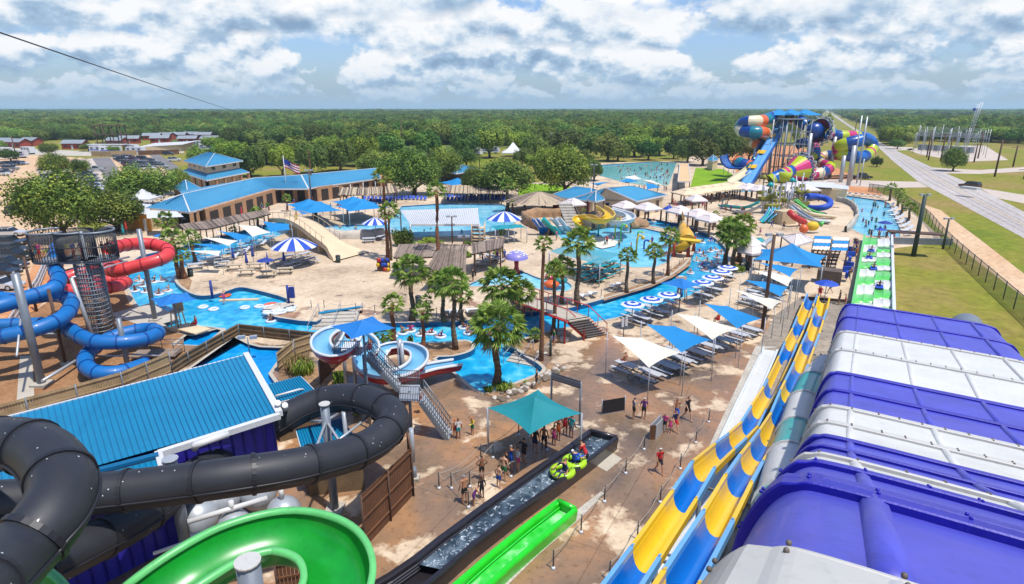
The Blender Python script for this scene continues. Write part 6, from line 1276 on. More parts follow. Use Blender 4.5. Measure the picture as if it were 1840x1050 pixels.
def pyramid(name, label, x, y, half, z, rise, mt, rot=0.0, post4=False, group=None, base_z=0, cat='canopy', sagk=.12, basep=None, sx=1.0):
    c = G(x, y, z); t = thing(name, label, cat, Vector((c.x, c.y, base_z)), group); m = MB().m(mt, True); n = 6
    cs = [c + Matrix.Rotation(rot, 3, 'Z') @ Vector((a * half * sx, b * half, 0)) for a, b in ((-1, -1), (1, -1), (1, 1), (-1, 1))]; ap = c + Vector((0, 0, rise))
    for k in range(4):
        a, b = cs[k], cs[(k + 1) % 4]; md = (a + b) / 2; vs = []
        for i in range(n + 1):
            u = i / n; e = a.lerp(b, u).lerp(c, sagk * (1 - (2 * u - 1) ** 2))
            for j in range(n + 1): v = j / n; vs.append(e.lerp(ap, v) - Vector((0, 0, rise * .35 * sin(pi * v) * .5)))
        m.add(vs, [[i * (n + 1) + j, (i + 1) * (n + 1) + j, (i + 1) * (n + 1) + j + 1, i * (n + 1) + j + 1] for i in range(n) for j in range(n)])
    m.build('canopy', t)
    if post4:
        for p in (cs if name != 'teal_canopy' else cs[1:]): MB().m('steel_light').cyl((p.x, p.y, base_z), p, .06, n=6).build('post', t)
    else:
        MB().m('steel_grey').cyl((c.x, c.y, base_z), ap, .07, n=8).build('post', t)
    return t
t = pyramid('teal_canopy', 'large teal fabric canopy over the queue beside the black run-out', 960, 738, 1.95, 3.1, .9, 'canopy_teal', radians(38), True, sagk=.14)
pyramid('square_canopy', 'square blue canopy high over the start of the open body slide', 652, 588, 1.45, 7.1, .5, 'canopy_blue', radians(40))
pyramid('square_canopy', 'square blue canopy over the lifeguard stand by the river', 312, 538, 1.6, 3.2, .6, 'canopy_blue', radians(42)); pyramid('square_canopy', 'square blue canopy over the lifeguard chair between the octagon umbrellas', 1224, 510, 1.5, 3.0, .6, 'canopy_blue', radians(38))
for x, y, h, l in ((556, 369, 3.4, 'rear left of four big blue canopies in front of the long hall'), (568, 377, 3.6, 'front left of four big blue canopies in front of the long hall'), (636, 364, 3.4, 'rear right of four big blue canopies in front of the long hall'), (650, 372, 3.8, 'front right of four big blue canopies in front of the long hall'), (822, 329, 3.6, 'blue canopy in front of the far blue pavilion'), (1400, 455, 2, '')):
    if l: pyramid('square_canopy', l, x, y, h, 2.7, 1.2, 'sail_blue', .6, True, 'big blue canopies by the plaza')
pyramid('hip_canopy', 'biggest blue canopy, standing by the brown pole right of the river bend', 1420, 463, 3.15, 3.3, 1.7, 'sail_blue', radians(-30), True, sx=1.15)
for x, y, l in ((902, 409, 'teal flat canopy left below the striped umbrella'), (925, 407, 'teal flat canopy right below the striped umbrella')): pyramid('flat_canopy', l, x, y, 1.5, 2.4, .4, 'table_teal', .3, True)
def umbrella(label, x, y, rpx, z=2.5, style='gore', mats_=('stripe_blue', 'stripe_white'), rise=.32, n=16, group=None, name='umbrella', basez=0.0):
    c = G(x, y, z); r = rpx * depth(c) / F; t = thing(name, label, 'umbrella', Vector((c.x, c.y, basez)), group); m = MB(); ap = c + Vector((0, 0, r * rise)); rings_ = 6 if style == 'gore' else 4; off_ = Vector((0, 0, -r * rise * .35))
    for k in range(n):
        a0, a1 = 2 * pi * k / n, 2 * pi * (k + 1) / n
        for j in range(rings_):
            q0, q1 = j / rings_, (j + 1) / rings_; m.m(mats_[(k if style == 'gore' else j) % 2], False)
            def pt(a, q): return c + off_ + Vector((cos(a) * r * q, sin(a) * r * q, r * rise * (1 - q ** 1.6)))
            if j == 0: m.add([c + off_ + Vector((0, 0, r * rise)), pt(a0, q1), pt(a1, q1)], [[0, 1, 2]], True)
            else: m.add([pt(a0, q0), pt(a0, q1), pt(a1, q1), pt(a1, q0)], [[0, 1, 2, 3]], True)
    m.m(mats_[0]).cyl(c + off_ + Vector((0, 0, r * rise)), c + off_ + Vector((0, 0, r * rise + .15)), .05, .02, 5); m.build('canopy', t)
    MB().m('steel_light').cyl((c.x, c.y, basez), c + Vector((0, 0, r * rise * .5)), .045, n=6).build('pole', t); return t
umbrella('big blue and white striped umbrella over the picnic benches left of the ramp', 528, 438, 40, 3.0, 'gore', rise=.42, n=16); umbrella('blue and white striped umbrella beside the twin palms', 674, 398, 24, 2.8, 'gore', rise=.42); umbrella('blue and white striped umbrella in front of the round thatched roof', 906, 389, 32, 2.9, 'gore', rise=.42)
for i, (x, y) in enumerate([(1137, 546), (1171, 537), (1202, 529), (1263, 507), (1281, 498), (1297, 488), (1308, 480)]):
    umbrella(f'{ORD[i]} octagonal ringed umbrella from the bridge along the river bank', x, y, 22 - i * .5, 2.4, 'ring', rise=.2, n=8, group='octagonal ringed umbrellas')
umbrella('navy umbrella open over the white tables', 476, 467, 15, 2.3, mats_=('navy', 'navy'), n=8); umbrella('large blue umbrella at the start of the wavy slides', 1486, 508, 21, 2.4, mats_=('stripe_blue', 'stripe_blue'), n=8); umbrella('blue umbrella standing in the children pool, further one', 1591, 400, 13, 2.3, mats_=('navy', 'navy'), n=8, basez=-.2)
umbrella('small blue umbrella standing in the children pool, nearer one', 1584, 412, 10, 2.0, mats_=('navy', 'stripe_blue'), n=8, basez=-.2); umbrella('navy pleated umbrella among the cabanas', 1202, 374, 11, 2.8, mats_=('navy', 'stripe_blue'), rise=.6)
umbrella('blue umbrella on the sand left of the river palms', 285, 423, 9, 2.3, mats_=('canopy_blue', 'canopy_blue'), n=8)
for i, (x, y, mt) in enumerate([(421, 477, 'navy'), (445, 486, 'navy'), (456, 474, 'navy'), (483, 489, 'navy'), (512, 482, 'navy'), (224, 431, 'canopy_teal'), (229, 423, 'red_metal'), (436, 396, 'red_metal')]):
    b = G(x, y); t = thing('closed_umbrella', ['leftmost closed navy umbrella at the white tables', 'second closed navy umbrella, in front', 'closed navy umbrella behind the open one', 'closed navy umbrella right of the open one', 'rightmost closed navy umbrella, near the benches', 'closed teal umbrella behind the tower', 'closed red umbrella behind the tower', 'small red closed umbrella by the slatted roof'][i], 'umbrella', b)
    MB().m(mt, True).tube([b + Vector((0, 0, 1.0)), b + Vector((0, 0, 1.3)), b + Vector((0, 0, 2.6))], [.22, .2, .03], 8).build('canopy', t); MB().m('steel_light').cyl(b, b + Vector((0, 0, 1.2)), .04, n=5).build('pole', t)
# mushroom
b = G(928, 492, -.1); t = thing('mushroom_fountain', 'purple mushroom fountain with white spots and a red stem in the toddler pool', 'fountain', b); m = MB().m('slide_purple', True); defm('lavender', (150, 140, 216), .4, .06, 1); m = MB().m('lavender', True); c = b + Vector((0, 0, 2.0))
vs = []; 
for j in range(7):
    q = j / 6 * pi / 2
    for k in range(20): vs.append(c + Vector((cos(2 * pi * k / 20) * 1.45 * cos(q), sin(2 * pi * k / 20) * 1.45 * cos(q), .95 * sin(q))))
m.add(vs, [[j * 20 + k, j * 20 + (k + 1) % 20, (j + 1) * 20 + (k + 1) % 20, (j + 1) * 20 + k] for j in range(6) for k in range(20)]); m.build('cap', t); m = MB().m('stripe_white', True); rr = random.Random(2)
for k in range(30): q = rr.uniform(.1, 1.4); a = rr.random() * 6.28; m.ball(c + Vector((cos(a) * 1.43 * cos(q), sin(a) * 1.43 * cos(q), .94 * sin(q))), .13, 7, 4)
m.build('spots', t); MB().m('red_metal', True).tube([b, b + Vector((0, 0, 1)), b + Vector((0, 0, 2.2))], [.5, .25, .35], 12).build('stem', t)
# cabana umbrellas
def cabana(label, x, y, w, mt, group, rot=.45, z=2.5):
    c = G(x, y, z); t = thing('cabana', label, 'cabana', Vector((c.x, c.y, 0)), group, 0); m = MB().m(mt, False); R3 = Matrix.Rotation(rot, 3, 'Z')
    def fr(h, zl, zh, k=.35):
        P = [c + R3 @ Vector((a * h, b * h, zl)) for a, b in ((-1, -1), (1, -1), (1, 1), (-1, 1))]; Q = [c + R3 @ Vector((a * h * k, b * h * k, zh)) for a, b in ((-1, -1), (1, -1), (1, 1), (-1, 1))]
        for i in range(4): m.quad(P[i], P[(i + 1) % 4], Q[(i + 1) % 4], Q[i]); m.quad(P[i] - Vector((0, 0, .25)), P[(i + 1) % 4] - Vector((0, 0, .25)), P[(i + 1) % 4], P[i])
    fr(w, 0, .75, .4); fr(w * .48, .72, 1.1, .05); m.build('canopy', t)
    for a, b in ((-1, -1), (1, -1), (1, 1), (-1, 1)): p = c + R3 @ Vector((a * w * .9, b * w * .9, 0)); MB().m('pole_brown').box((p.x, p.y, z / 2 - .1), (.22, .22, z - .2), rot).build('post', t)
    return t
for i, (x, y, w) in enumerate([(1030, 366, 1.9), (1124, 371, 1.9), (1163, 374, 2.0), (1222, 380, 1.8), (1254, 386, 2.1), (1276, 394, 1.8), (1350, 450, 1.6), (1345, 437, 1.4)]): cabana(f'{ORD[i]} white cabana from the left along the back of the river bend', x, y, w, 'cabana_white', 'white cabanas by the river bend')
for i, (x, y, w) in enumerate([(1236, 347, 2.6), (1252, 344, 2.6), (1268, 341.5, 2.6), (1284, 339.5, 2.6), (1299, 337.5, 3.0), (1322, 334, 3.0)]): cabana(f'{ORD[i]} tan cabana from the left in the row behind the splash deck', x, y, w, 'cabana_tan', 'tan cabanas in a row', .3)
for i, (x, y, w) in enumerate([(1346, 338, 2.4), (1366, 341, 2.2), (1412, 341, 2.2), (1430, 333, 2.2), (1447, 340, 2.4), (1251, 359, 1.7)]): cabana(f'{ORD[i]} pale cabana from the left around the spray playground', x, y, w, 'cabana_white', 'pale cabanas around the playground', .2)
for i, (pts, mt) in enumerate([([(1405, 424), (1440, 419), (1462, 432), (1428, 442)], 'cabana_white')]):
    P = [G(x, y, 2.8) for x, y in pts]; t = thing('wide_canopy', 'wide white flat canopy right behind the biggest blue one', 'canopy', Vector((P[0].x, P[0].y, 0))); m = MB(); hip(m, P, 2.8, 3.5, .4, 'cabana_white', 'cabana_white', 2, 'cabana_white'); m.build('canopy', t)
    for p in P: MB().m('pole_brown').cyl((p.x, p.y, 0), p, .1, n=6).build('post', t)
# striped slat canopies over the queue deck
for i, (x0, x1, y) in enumerate([(1463, 1494, 428), (1497, 1526, 430)]):
    t = thing('striped_canopy', f'{["left", "right"][i]} blue and cream striped flat canopy over the queue decks', 'canopy', G(x0, y + 12)); m = MB()
    for k in range(4): ya = y - 4 + k * 6.2; m.m('sail_blue' if (k + i) % 2 == 0 else 'sail_white', False).quad(G(x0 - k * 1.2, ya + 5.4, 2.6), G(x1 - k * 1.2, ya + 6.4, 2.6), G(x1 - k * .8, ya + .8, 2.7), G(x0 - k * .8, ya, 2.7))
    m.build('canopy', t)
    for x, yy in ((x0, y), (x1, y + 2), (x0 - 4, y + 20), (x1 - 4, y + 22)): p = G(x, yy, 2.6); MB().m('pole_brown').cyl((p.x, p.y, 0), p, .09, n=5).build('post', t)
# teal striped picnic roof
t = thing('striped_picnic_roof', 'low striped teal lattice roof over the teal picnic tables', 'shade roof', G(1080, 490)); q = [G(987, 452, 2.7), G(1116, 458, 2.7), G(1105, 473, 2.7), G(1074, 476, 2.7)]; a, b, c_, d_ = G(987, 452, 2.7), G(1078, 476, 2.7), G(1116, 456, 2.9), G(1020, 440, 2.9); m = MB(); defm('slat_teal', (104, 176, 192), .6, .08, 1)
for k in range(30): u = k / 30; m.m('slat_teal' if k % 2 else 'table_teal', False).quad(a.lerp(d_, u), b.lerp(c_, u), b.lerp(c_, u + .028), a.lerp(d_, u + .028))
m.build('roof', t)
for p in (a, b, c_, d_, a.lerp(b, .5), d_.lerp(c_, .5)): MB().m('steel_light').cyl((p.x, p.y, 0), p, .07, n=6).build('post', t)
# picnic tables
def table_proto(mt, name='picnic_table'):
    t = thing(name, 'table', 'picnic table'); MB().m(mt).box((0, 0, .74), (1.9, .75, .05)).build('tabletop', t)
    for s_ in (-1, 1): MB().m(mt).box((0, s_ * .72, .45), (1.9, .27, .05)).build('bench', t)
    for s_ in (-1, 1):
        m = MB().m('dark_metal'); x = s_ * .65; m.cyl((x, -.6, 0), (x, .25, .72), .03, n=5); m.cyl((x, .6, 0), (x, -.25, .72), .03, n=5); m.cyl((x, -.72, .42), (x, .72, .42), .025, n=5); m.build('leg', t)
    return Proto(t)
TG, TT, TW = table_proto('table_grey'), table_proto('table_teal'), table_proto('table_wood')
def pdir(x0, y0, x1, y1): a, b = G(x0, y0), G(x1, y1); return atan2(b.y - a.y, b.x - a.x)
ang = pdir(1145, 667, 1186, 683)
for i, (x, y) in enumerate([(1125, 669), (1168, 684), (1199, 671), (1224, 659), (1251, 646), (1273, 634), (1299, 623), (1323, 612), (1347, 603)]):
    TG.put(G(x, y), ang + R.uniform(-.03, .03), f'{ORD[i]} grey picnic table from the near end under the cream and blue sails', 'grey picnic tables under the sails')
for i, (x, y) in enumerate([(1343, 548), (1372, 556), (1352, 534), (1385, 546), (1366, 522), (1398, 530), (1378, 508), (1408, 516), (1390, 494), (1245, 620), (1212, 644)]):
    TG.put(G(x, y), ang + R.uniform(-.05, .05), f'{ORD[i]} grey picnic table in the second group beyond the brown pole', 'grey picnic tables beyond the brown pole')
for i, (x, y) in enumerate([(1137, 573), (1169, 563), (1199, 553), (1152, 582), (1184, 569), (1258, 530), (1275, 521), (1289, 513), (1304, 505), (1262, 540), (1282, 529)]):
    TG.put(G(x, y), ang, f'{ORD[i]} grey picnic table from the left under the octagon umbrellas', 'grey picnic tables by the river')
for i, (x, y) in enumerate([(1043, 492), (1058, 483), (1075, 476), (1050, 505), (1066, 496), (1083, 487), (1099, 480), (1072, 507), (1090, 498), (1106, 489)]):
    TT.put(G(x, y), pdir(1060, 500, 1090, 490), f'{ORD[i]} teal picnic table under the striped teal roof', 'teal picnic tables')
for i, (x, y) in enumerate([(500, 476), (520, 468), (540, 474), (524, 482), (560, 474), (548, 464), (1, 1)]):
    if x > 1: TG.put(G(x, y), pdir(500, 480, 550, 466), f'{ORD[i]} grey picnic table under the big striped umbrella', 'grey tables at the striped umbrella')
for i, (x, y) in enumerate([(421, 486), (443, 495), (458, 484), (483, 498), (513, 492)]): TW.put(G(x, y), .2, f'{ORD[i]} pale table beneath the small navy umbrellas', 'pale tables under navy umbrellas')
for i, (x, y) in enumerate([(360, 466), (372, 476), (386, 470), (400, 480), (352, 484), (418, 456), (440, 446), (462, 440), (484, 432)]): TG.put(G(x, y), .5, f'{ORD[i]} grey picnic table along the sails of the upper river', 'grey tables on the upper river bank')
for i, (x, y) in enumerate([(663, 436), (685, 432), (880, 468), (866, 478), (893, 472), (912, 434), (880, 436), (700, 420)]): TG.put(G(x, y), .3 + i, f'{["grey picnic table in the round shadow beside the ramp bridge", "grey picnic table near the twin palms", "grey table under the slatted bar roof, rear", "grey table under the slatted bar roof, front", "grey table at the right corner of the slatted bar roof", "grey table right below the striped umbrella", "grey table left below the striped umbrella", "grey table at the foot of the twin palms"][i]}')
# lounge chairs
def lounger(mt):
    t = thing('lounge_chair', 'chair', 'lounge chair'); m = MB().m(mt); m.box((0, .35, .35), (.62, 1.2, .05)); m.beam((0, -.25, .36), (0, -.8, .85), .62, .05); m.build('sling', t)
    m = MB().m('stripe_white')
    for x in (-.3, .3): m.cyl((x, .95, .34), (x, -.25, .34), .025, n=4); m.cyl((x, .8, 0), (x, .8, .34), .025, n=4); m.cyl((x, -.2, 0), (x, -.2, .34), .025, n=4); m.cyl((x, -.25, .34), (x, -.8, .85), .025, n=4)
    m.build('frame', t); return Proto(t)
LBp, LWp = lounger('stripe_blue'), lounger('stripe_white')
k = 0
for row, (xa, xb, y, n, l) in enumerate([(655, 764, 360, 17, 'left'), (800, 905, 357, 17, 'right'), (805, 905, 362, 16, 'front right'), (665, 700, 365, 7, 'front left'), (580, 606, 354, 6, 'far left')]):
    for i in range(n): x = lerp(xa, xb, i / (n - 1)); LBp.put(G(x, y + .8 * sin(i * .4)), pi + R.uniform(-.15, .15), 'blue sling lounge chair in the long rows beyond the pavilion pool', 'blue lounge chairs beyond the pavilion pool')
for i, (x, y) in enumerate([(420, 466), (432, 460), (440, 455), (450, 450), (460, 446), (470, 442), (480, 438)]): LWp.put(G(x, y), 2.4, f'{ORD[i]} white lounge chair from the left on the sandy river bank', 'white lounge chairs on the sand')
for i, (x, y) in enumerate([(800, 569), (813, 568), (826, 567), (845, 566), (856, 565), (1018, 545), (1050, 538), (1065, 534), (1105, 520), (1115, 517)]): LWp.put(G(x, y), .3, f'{ORD[i]} pale lounge chair on the far river bank behind the palms', 'pale lounge chairs on the far bank')
for i in range(18): LWp.put(G(1232 + i * 6.5, 365 - i * 1.35), .2, 'white lounge chair in the row in front of the tan cabanas', 'white lounge chairs by the tan cabanas')
for i in range(14): LWp.put(G(1600 + (i % 7) * 5.5, 372 + i // 7 * 10 + (i % 7) * 7), 1.9, 'white lounge chair on the right bank of the children pool', 'white lounge chairs by the children pool')
for i in range(10): LWp.put(G(1480 + i * 11, 347 + i * .9), .1, 'white lounge chair behind the children pool', 'white lounge chairs behind the children pool')
# rope posts
def ropes(label, pts, links, h=1.0):
    t = thing('rope_barrier', label, 'barrier', G(*pts[0])); P = [G(*p) for p in pts]
    for p in P: m = MB().m('dark_metal').cyl(p, p + Vector((0, 0, h)), .035, n=6); m.m('stripe_white').cyl(p, p + Vector((0, 0, .12)), .13, .06, 8); m.build('post', t)
    m = MB().m('rope')
    for a, b in links:
        A, Bq = P[a], P[b]; m.tube([A.lerp(Bq, q) + Vector((0, 0, h - .05 - .35 * 4 * q * (1 - q))) for q in (0, .2, .4, .6, .8, 1)], .018, 4)
    m.build('rope', t)
ropes('rope barrier of thin posts around the queue under the teal canopy', [(789, 878), (811, 878), (844, 875), (842, 912), (864, 825), (886, 823), (918, 857), (932, 782), (950, 785), (982, 809), (1003, 750), (1029, 774)], [(0, 1), (1, 3), (0, 4), (2, 6), (4, 7), (5, 8), (3, 6), (6, 9), (7, 10), (8, 10), (9, 11), (1, 5)])
ropes('rope line along the pale wet path, left row', [(1157, 808), (1124, 851), (1086, 902), (1044, 957), (994, 1022)], [(0, 1), (1, 2), (2, 3), (3, 4)]); ropes('rope line along the pale wet path, right row', [(1273, 759), (1250, 796), (1222, 843), (1186, 903), (1145, 969), (1095, 1042)], [(0, 1), (1, 2), (2, 3), (3, 4), (4, 5)])
ropes('dark rope posts along the curved river bank', [(1080, 534), (1112, 524), (1142, 512), (1192, 496), (1205, 490), (1220, 480), (1228, 470), (1234, 460)], [(0, 1), (1, 2), (2, 3), (3, 4), (4, 5), (5, 6), (6, 7)], .9)
ropes('thin rail above the river in front of the sandy deck', [(560, 556), (583, 556), (640, 562), (674, 565), (737, 570), (785, 570)], [(1, 2), (2, 3), (3, 4), (4, 5)])
# gantry sign, banner, barricade
t = thing('gantry_sign', 'tall gantry with a blank dark header board over the queue entrance', 'sign', G(1041, 767)); m = MB().m('steel_grey'); a, b = G(1041, 767), G(990, 748); h = zat(a, 686)
m.cyl(a, a + Vector((0, 0, h)), .07, n=8); m.cyl(b, b + Vector((0, 0, h)), .07, n=8); m.m('concrete').cyl(a, a + Vector((0, 0, .1)), .28, n=10); m.build('post', t); MB().m('dark_metal').beam(a + Vector((0, 0, h - .25)), b + Vector((0, 0, h - .25)), .1, .5).build('board', t); MB().m('steel_grey').beam(a + Vector((.0, -.07, h - .25)), b + Vector((0, -.07, h - .25)), .06, .34).build('panel', t)
t = thing('black_banner', 'black framed mesh banner standing on the wet deck', 'banner', G(1100, 742)); a, b = G(1081, 745), G(1122, 738); MB().m('seam_black').beam(a + Vector((0, 0, .55)), b + Vector((0, 0, .55)), .03, .95).build('mesh_panel', t)
for p in (a, b): MB().m('steel_light').cyl(p, p + Vector((0, 0, 1.15)), .035, n=6).build('post', t)
t = thing('barricade', 'low pale double barricade standing beside the children near the path', 'barricade', G(1172, 786)); a, b = G(1167, 790), G(1186, 770)
for o_ in (0, .35): MB().m('steel_light').beam(a + Vector((o_, 0, .5)), b + Vector((o_, 0, .5)), .05, 1.0).build('panel', t)
MB().m('fence_brown').beam(a + Vector((0, 0, .5)), a + Vector((.35, 0, .5)), .06, 1.0).build('end_board', t)
t = thing('notice_board', 'small white notice boards on a post beside the bridge steps', 'sign', G(1120, 607)); a = G(1120, 607); MB().m('dark_metal').cyl(a, a + Vector((0, 0, 2)), .04, n=6).build('post', t); m = MB().m('stripe_white'); m.box(a + Vector((-.12, -.06, 1.5)), (.22, .04, .9)); m.box(a + Vector((.2, -.06, 1.6)), (.22, .04, .9)); m.build('board', t)
# bins
defm('bin_green', (50, 70, 66), .6, .1, 1)
for x, y, l in ((343, 497, 'dark bin beside the river bank palms'), (752, 548, 'dark bin at the foot of the stout palm'), (1077, 508, 'grey bin beside the teal tables'), (1222, 533, 'small blue cooler beside the lifeguard chair'), (1344, 485, 'dark bin by the bush at the river bend'), (1312, 500, 'dark bin at the last octagon umbrella'), (568, 392, 'dark bin at the start of the ramp bridge'), (608, 472, 'dark barrel at the lower end of the ramp bridge')):
    b = G(x, y); m = MB().m('canopy_blue' if 'blue' in l else 'bin_green', True).cyl(b, b + Vector((0, 0, .95)), .3, .34, 12); m.m('dark_metal').cyl(b + Vector((0, 0, .95)), b + Vector((0, 0, 1.05)), .36, .2, 12); tag(m.build('bin'), l, 'bin')
t = thing('lifejacket_rack', 'rack of red, yellow and blue life jackets beside the twin palms', 'rack', G(688, 487)); b = G(690, 487); rr = random.Random(5)
MB().m('pole_brown').box(b + Vector((0, 0, .8)), (1.6, .5, 1.6)).build('frame', t)
defm('jacket_yellow', (236, 196, 40), .7, .1, 2)
for k in range(14): mt = ['red_metal', 'jacket_yellow', 'stripe_blue'][(k // 5 + k % 2) % 3]; MB().m(mt, True).ball(b + Vector((rr.uniform(-.7, .7), -.35, .3 + (k // 5) * .6)), .26, 8, 5, (1, .6, 1.1)).build('life_jacket', t)
# lifeguard chair on the river
def guardchair(label, x, y, s=1.0):
    b = G(x, y); t = thing('lifeguard_chair', label, 'lifeguard chair', b); m = MB().m('cream')
    for dx in (-.5, .5):
        for dy in (-.4, .4): m.cyl(b + Vector((dx * s, dy * s, 0)), b + Vector((dx * .7 * s, dy * .8 * s, 1.7 * s)), .06, n=5)
    m.build('frame', t); MB().m('cream').box(b + Vector((0, 0, 1.7 * s)), (1.1 * s, .9 * s, .1)).build('seat', t); MB().m('cream').box(b + Vector((0, .4 * s, 2.2 * s)), (1.0 * s, .08, .9 * s)).build('backrest', t)
guardchair('tall cream lifeguard chair on the platform by the river', 322, 590); guardchair('cream lifeguard chair between the octagon umbrellas', 1224, 541)
t = thing('guard_platform', 'cream wooden platform with steps at the river edge under the blue canopy', 'platform', G(345, 597)); b = G(345, 597); MB().m('cream').box(b + Vector((0, 0, .35)), (3.4, 1.6, .12), -.5).build('deck', t); MB().m('cream').box(b + Vector((-1.4, .6, .15)), (1.6, 1.2, .3), -.5).build('step', t)
for x, y, l in ((382, 536, 'blue post on the peninsula in the left river cove'), (519, 545, 'blue post with a hanging blue board at the rock bank')): b = G(x, y); t = thing('blue_post', l, 'post', b); MB().m('navy').cyl(b, b + Vector((0, 0, 2.0)), .14, n=8).build('post', t); MB().m('dark_metal').cyl(b + Vector((-.8, 0, 1.9)), b + Vector((.8, .1, 2.0)), .025, n=4).build('arm', t); (MB().m('navy').box(b + Vector((.45, 0, 1.2)), (.5, .3, 1.2)).build('board', t) if x > 500 else None)
# ---------------------------------------------------------------- people
for i, c in enumerate([(222, 170, 134), (196, 138, 102), (150, 98, 68), (104, 66, 46)]): defm(f'skin_{i}', c, .6, .05, 3)
for i, c in enumerate([(46, 32, 24), (92, 62, 38), (176, 140, 84), (28, 24, 24)]): defm(f'hair_{i}', c, .8, .1, 8)
CL = {}
for n_, c in dict(black=(34, 34, 40), red=(206, 36, 44), blue=(24, 84, 190), teal=(20, 160, 168), pink=(226, 74, 140), green=(34, 128, 76), white=(228, 228, 228), purple=(110, 44, 130), yellow=(226, 206, 52), orange=(230, 112, 50), grey=(140, 140, 146), navy=(30, 40, 84)).items(): defm('cloth_' + n_, c, .8, .08, 4)
def skinmesh(J, E):
    me = bpy.data.meshes.new('s'); names = list(J); me.from_pydata([J[k][:3] for k in names], [(names.index(a), names.index(b)) for a, b in E], []); o = bpy.data.objects.new('s', me); col.objects.link(o)
    md = o.modifiers.new('s', 'SKIN'); md.use_smooth_shade = True
    for k, v in zip(names, me.skin_vertices[0].data): r = J[k][3]; v.radius = (r, r * (J[k][4] if len(J[k]) > 4 else 1)); v.use_root = k == 'pel'
    o.modifiers.new('b', 'SUBSURF').levels = 1
    dg = bpy.context.evaluated_depsgraph_get(); out = bpy.data.meshes.new_from_object(o.evaluated_get(dg)); bpy.data.objects.remove(o); out.materials.clear(); out.materials.append(MATS['skin_0']); return out
def limb(side, arm, leg):
    s = side; J = {}; E = []
    for k, v in zip(('sho', 'elb', 'wri', 'hand'), arm): J[k + str(s)] = v
    for k, v in zip(('hip', 'kne', 'ank', 'toe'), leg): J[k + str(s)] = v
    w, h = Vector(arm[2][:3]), Vector(arm[3][:3]); d = (h - w).normalized(); sd = d.orthogonal().normalized()
    for i in range(4): p = h + sd * (.012 * (i * 2 - 3)); q = p + d * (.06 + .012 * (1.5 - abs(i - 1.5))) + Vector((0, .01, 0)); J[f'f{i}{s}'] = (*p.lerp(q, .15), .012); J[f'g{i}{s}'] = (*q, .008); E += [(f'hand{s}', f'f{i}{s}'), (f'f{i}{s}', f'g{i}{s}')]
    q = w.lerp(h, .6) - sd * .05 + d * .01; J[f't{s}'] = (*q, .010); E.append((f'hand{s}', f't{s}'))
    return J, E + [('che', f'sho{s}'), (f'sho{s}', f'elb{s}'), (f'elb{s}', f'wri{s}'), (f'wri{s}', f'hand{s}'), ('pel', f'hip{s}'), (f'hip{s}', f'kne{s}'), (f'kne{s}', f'ank{s}'), (f'ank{s}', f'toe{s}')]
def body(arms, legs, lean=0.0, pz=.93):
    def T(y, z): return (0, y + lean * (z - .93), z)
    J = {'pel': (*T(0, pz), .125, .8), 'spi': (*T(0, pz + .2), .115, .75), 'che': (*T(0, pz + .41), .135, .75), 'nec': (*T(.0, pz + .54), .055), 'hea': (*T(.02, pz + .62), .08), 'hed': (*T(.02, pz + .73), .088, 1.1)}
    E = [('pel', 'spi'), ('spi', 'che'), ('che', 'nec'), ('nec', 'hea'), ('hea', 'hed')]
    for s in (0, 1):
        j, e = limb(s, arms[s], legs[s]); J.update(j); E += e
    return skinmesh(J, E)
def arm(s, e, w, h, y0=0.0, z0=1.40): x = .17 * s; return [(x, y0, z0, .055), (*e, .042), (*w, .032), (*h, .034)]
def leg(s, k, a, t): return [(.085 * s, 0, .88, .088), (*k, .06), (*a, .04), (*t, .032)]
L0, R0 = leg(-1, (-.10, .02, .48), (-.11, -.02, .07), (-.12, .12, .03)), leg(1, (.10, .02, .48), (.11, -.02, .07), (.12, .12, .03))
AL, AR = arm(-1, (-.25, -.02, 1.14), (-.27, .07, .9), (-.27, .1, .82)), arm(1, (.25, -.02, 1.14), (.27, .07, .9), (.27, .1, .82))
sit = [leg(s, (.1 * s, .42, .96), (.1 * s, .46, .52), (.1 * s, .6, .48)) for s in (-1, 1)]
rec = [leg(s, (.13 * s, .4, 1.02), (.15 * s, .75, .92), (.15 * s, .84, 1.0)) for s in (-1, 1)]
POSE = {'stand': body((AL, AR), (L0, R0)), 'akimbo': body((arm(-1, (-.36, -.06, 1.2), (-.2, .05, 1.0), (-.15, .09, 1.0)), arm(1, (.36, -.06, 1.2), (.2, .05, 1.0), (.15, .09, 1.0))), (L0, R0)),
  'walk': body((arm(-1, (-.24, -.14, 1.16), (-.25, -.12, .92), (-.25, -.08, .84)), arm(1, (.24, .1, 1.15), (.24, .26, .96), (.23, .3, .89))), (leg(-1, (-.09, .2, .52), (-.1, .28, .09), (-.1, .42, .07)), leg(1, (.1, -.06, .48), (.1, -.34, .14), (.1, -.25, .03)))),
  'reach': body((arm(-1, (-.24, .08, 1.2), (-.18, .3, 1.15), (-.15, .38, 1.15)), arm(1, (.28, .1, 1.5), (.2, .16, 1.68), (.16, .14, 1.74))), (L0, R0)),
  'bend': body((arm(-1, (-.24, .35, 1.1), (-.22, .5, .9), (-.2, .55, .83), .28), arm(1, (.24, .35, 1.1), (.22, .5, .9), (.2, .55, .83), .28)), (L0, R0), .65),
  'sit': body((arm(-1, (-.26, .06, 1.16), (-.2, .26, 1.02), (-.16, .33, 1.02)), arm(1, (.26, .06, 1.16), (.2, .26, 1.02), (.16, .33, 1.02))), sit), 'float': body((arm(-1, (-.36, .05, 1.2), (-.42, .28, 1.1), (-.42, .36, 1.1)), arm(1, (.36, .05, 1.2), (.42, .28, 1.1), (.42, .36, 1.1))), rec, -.35)}
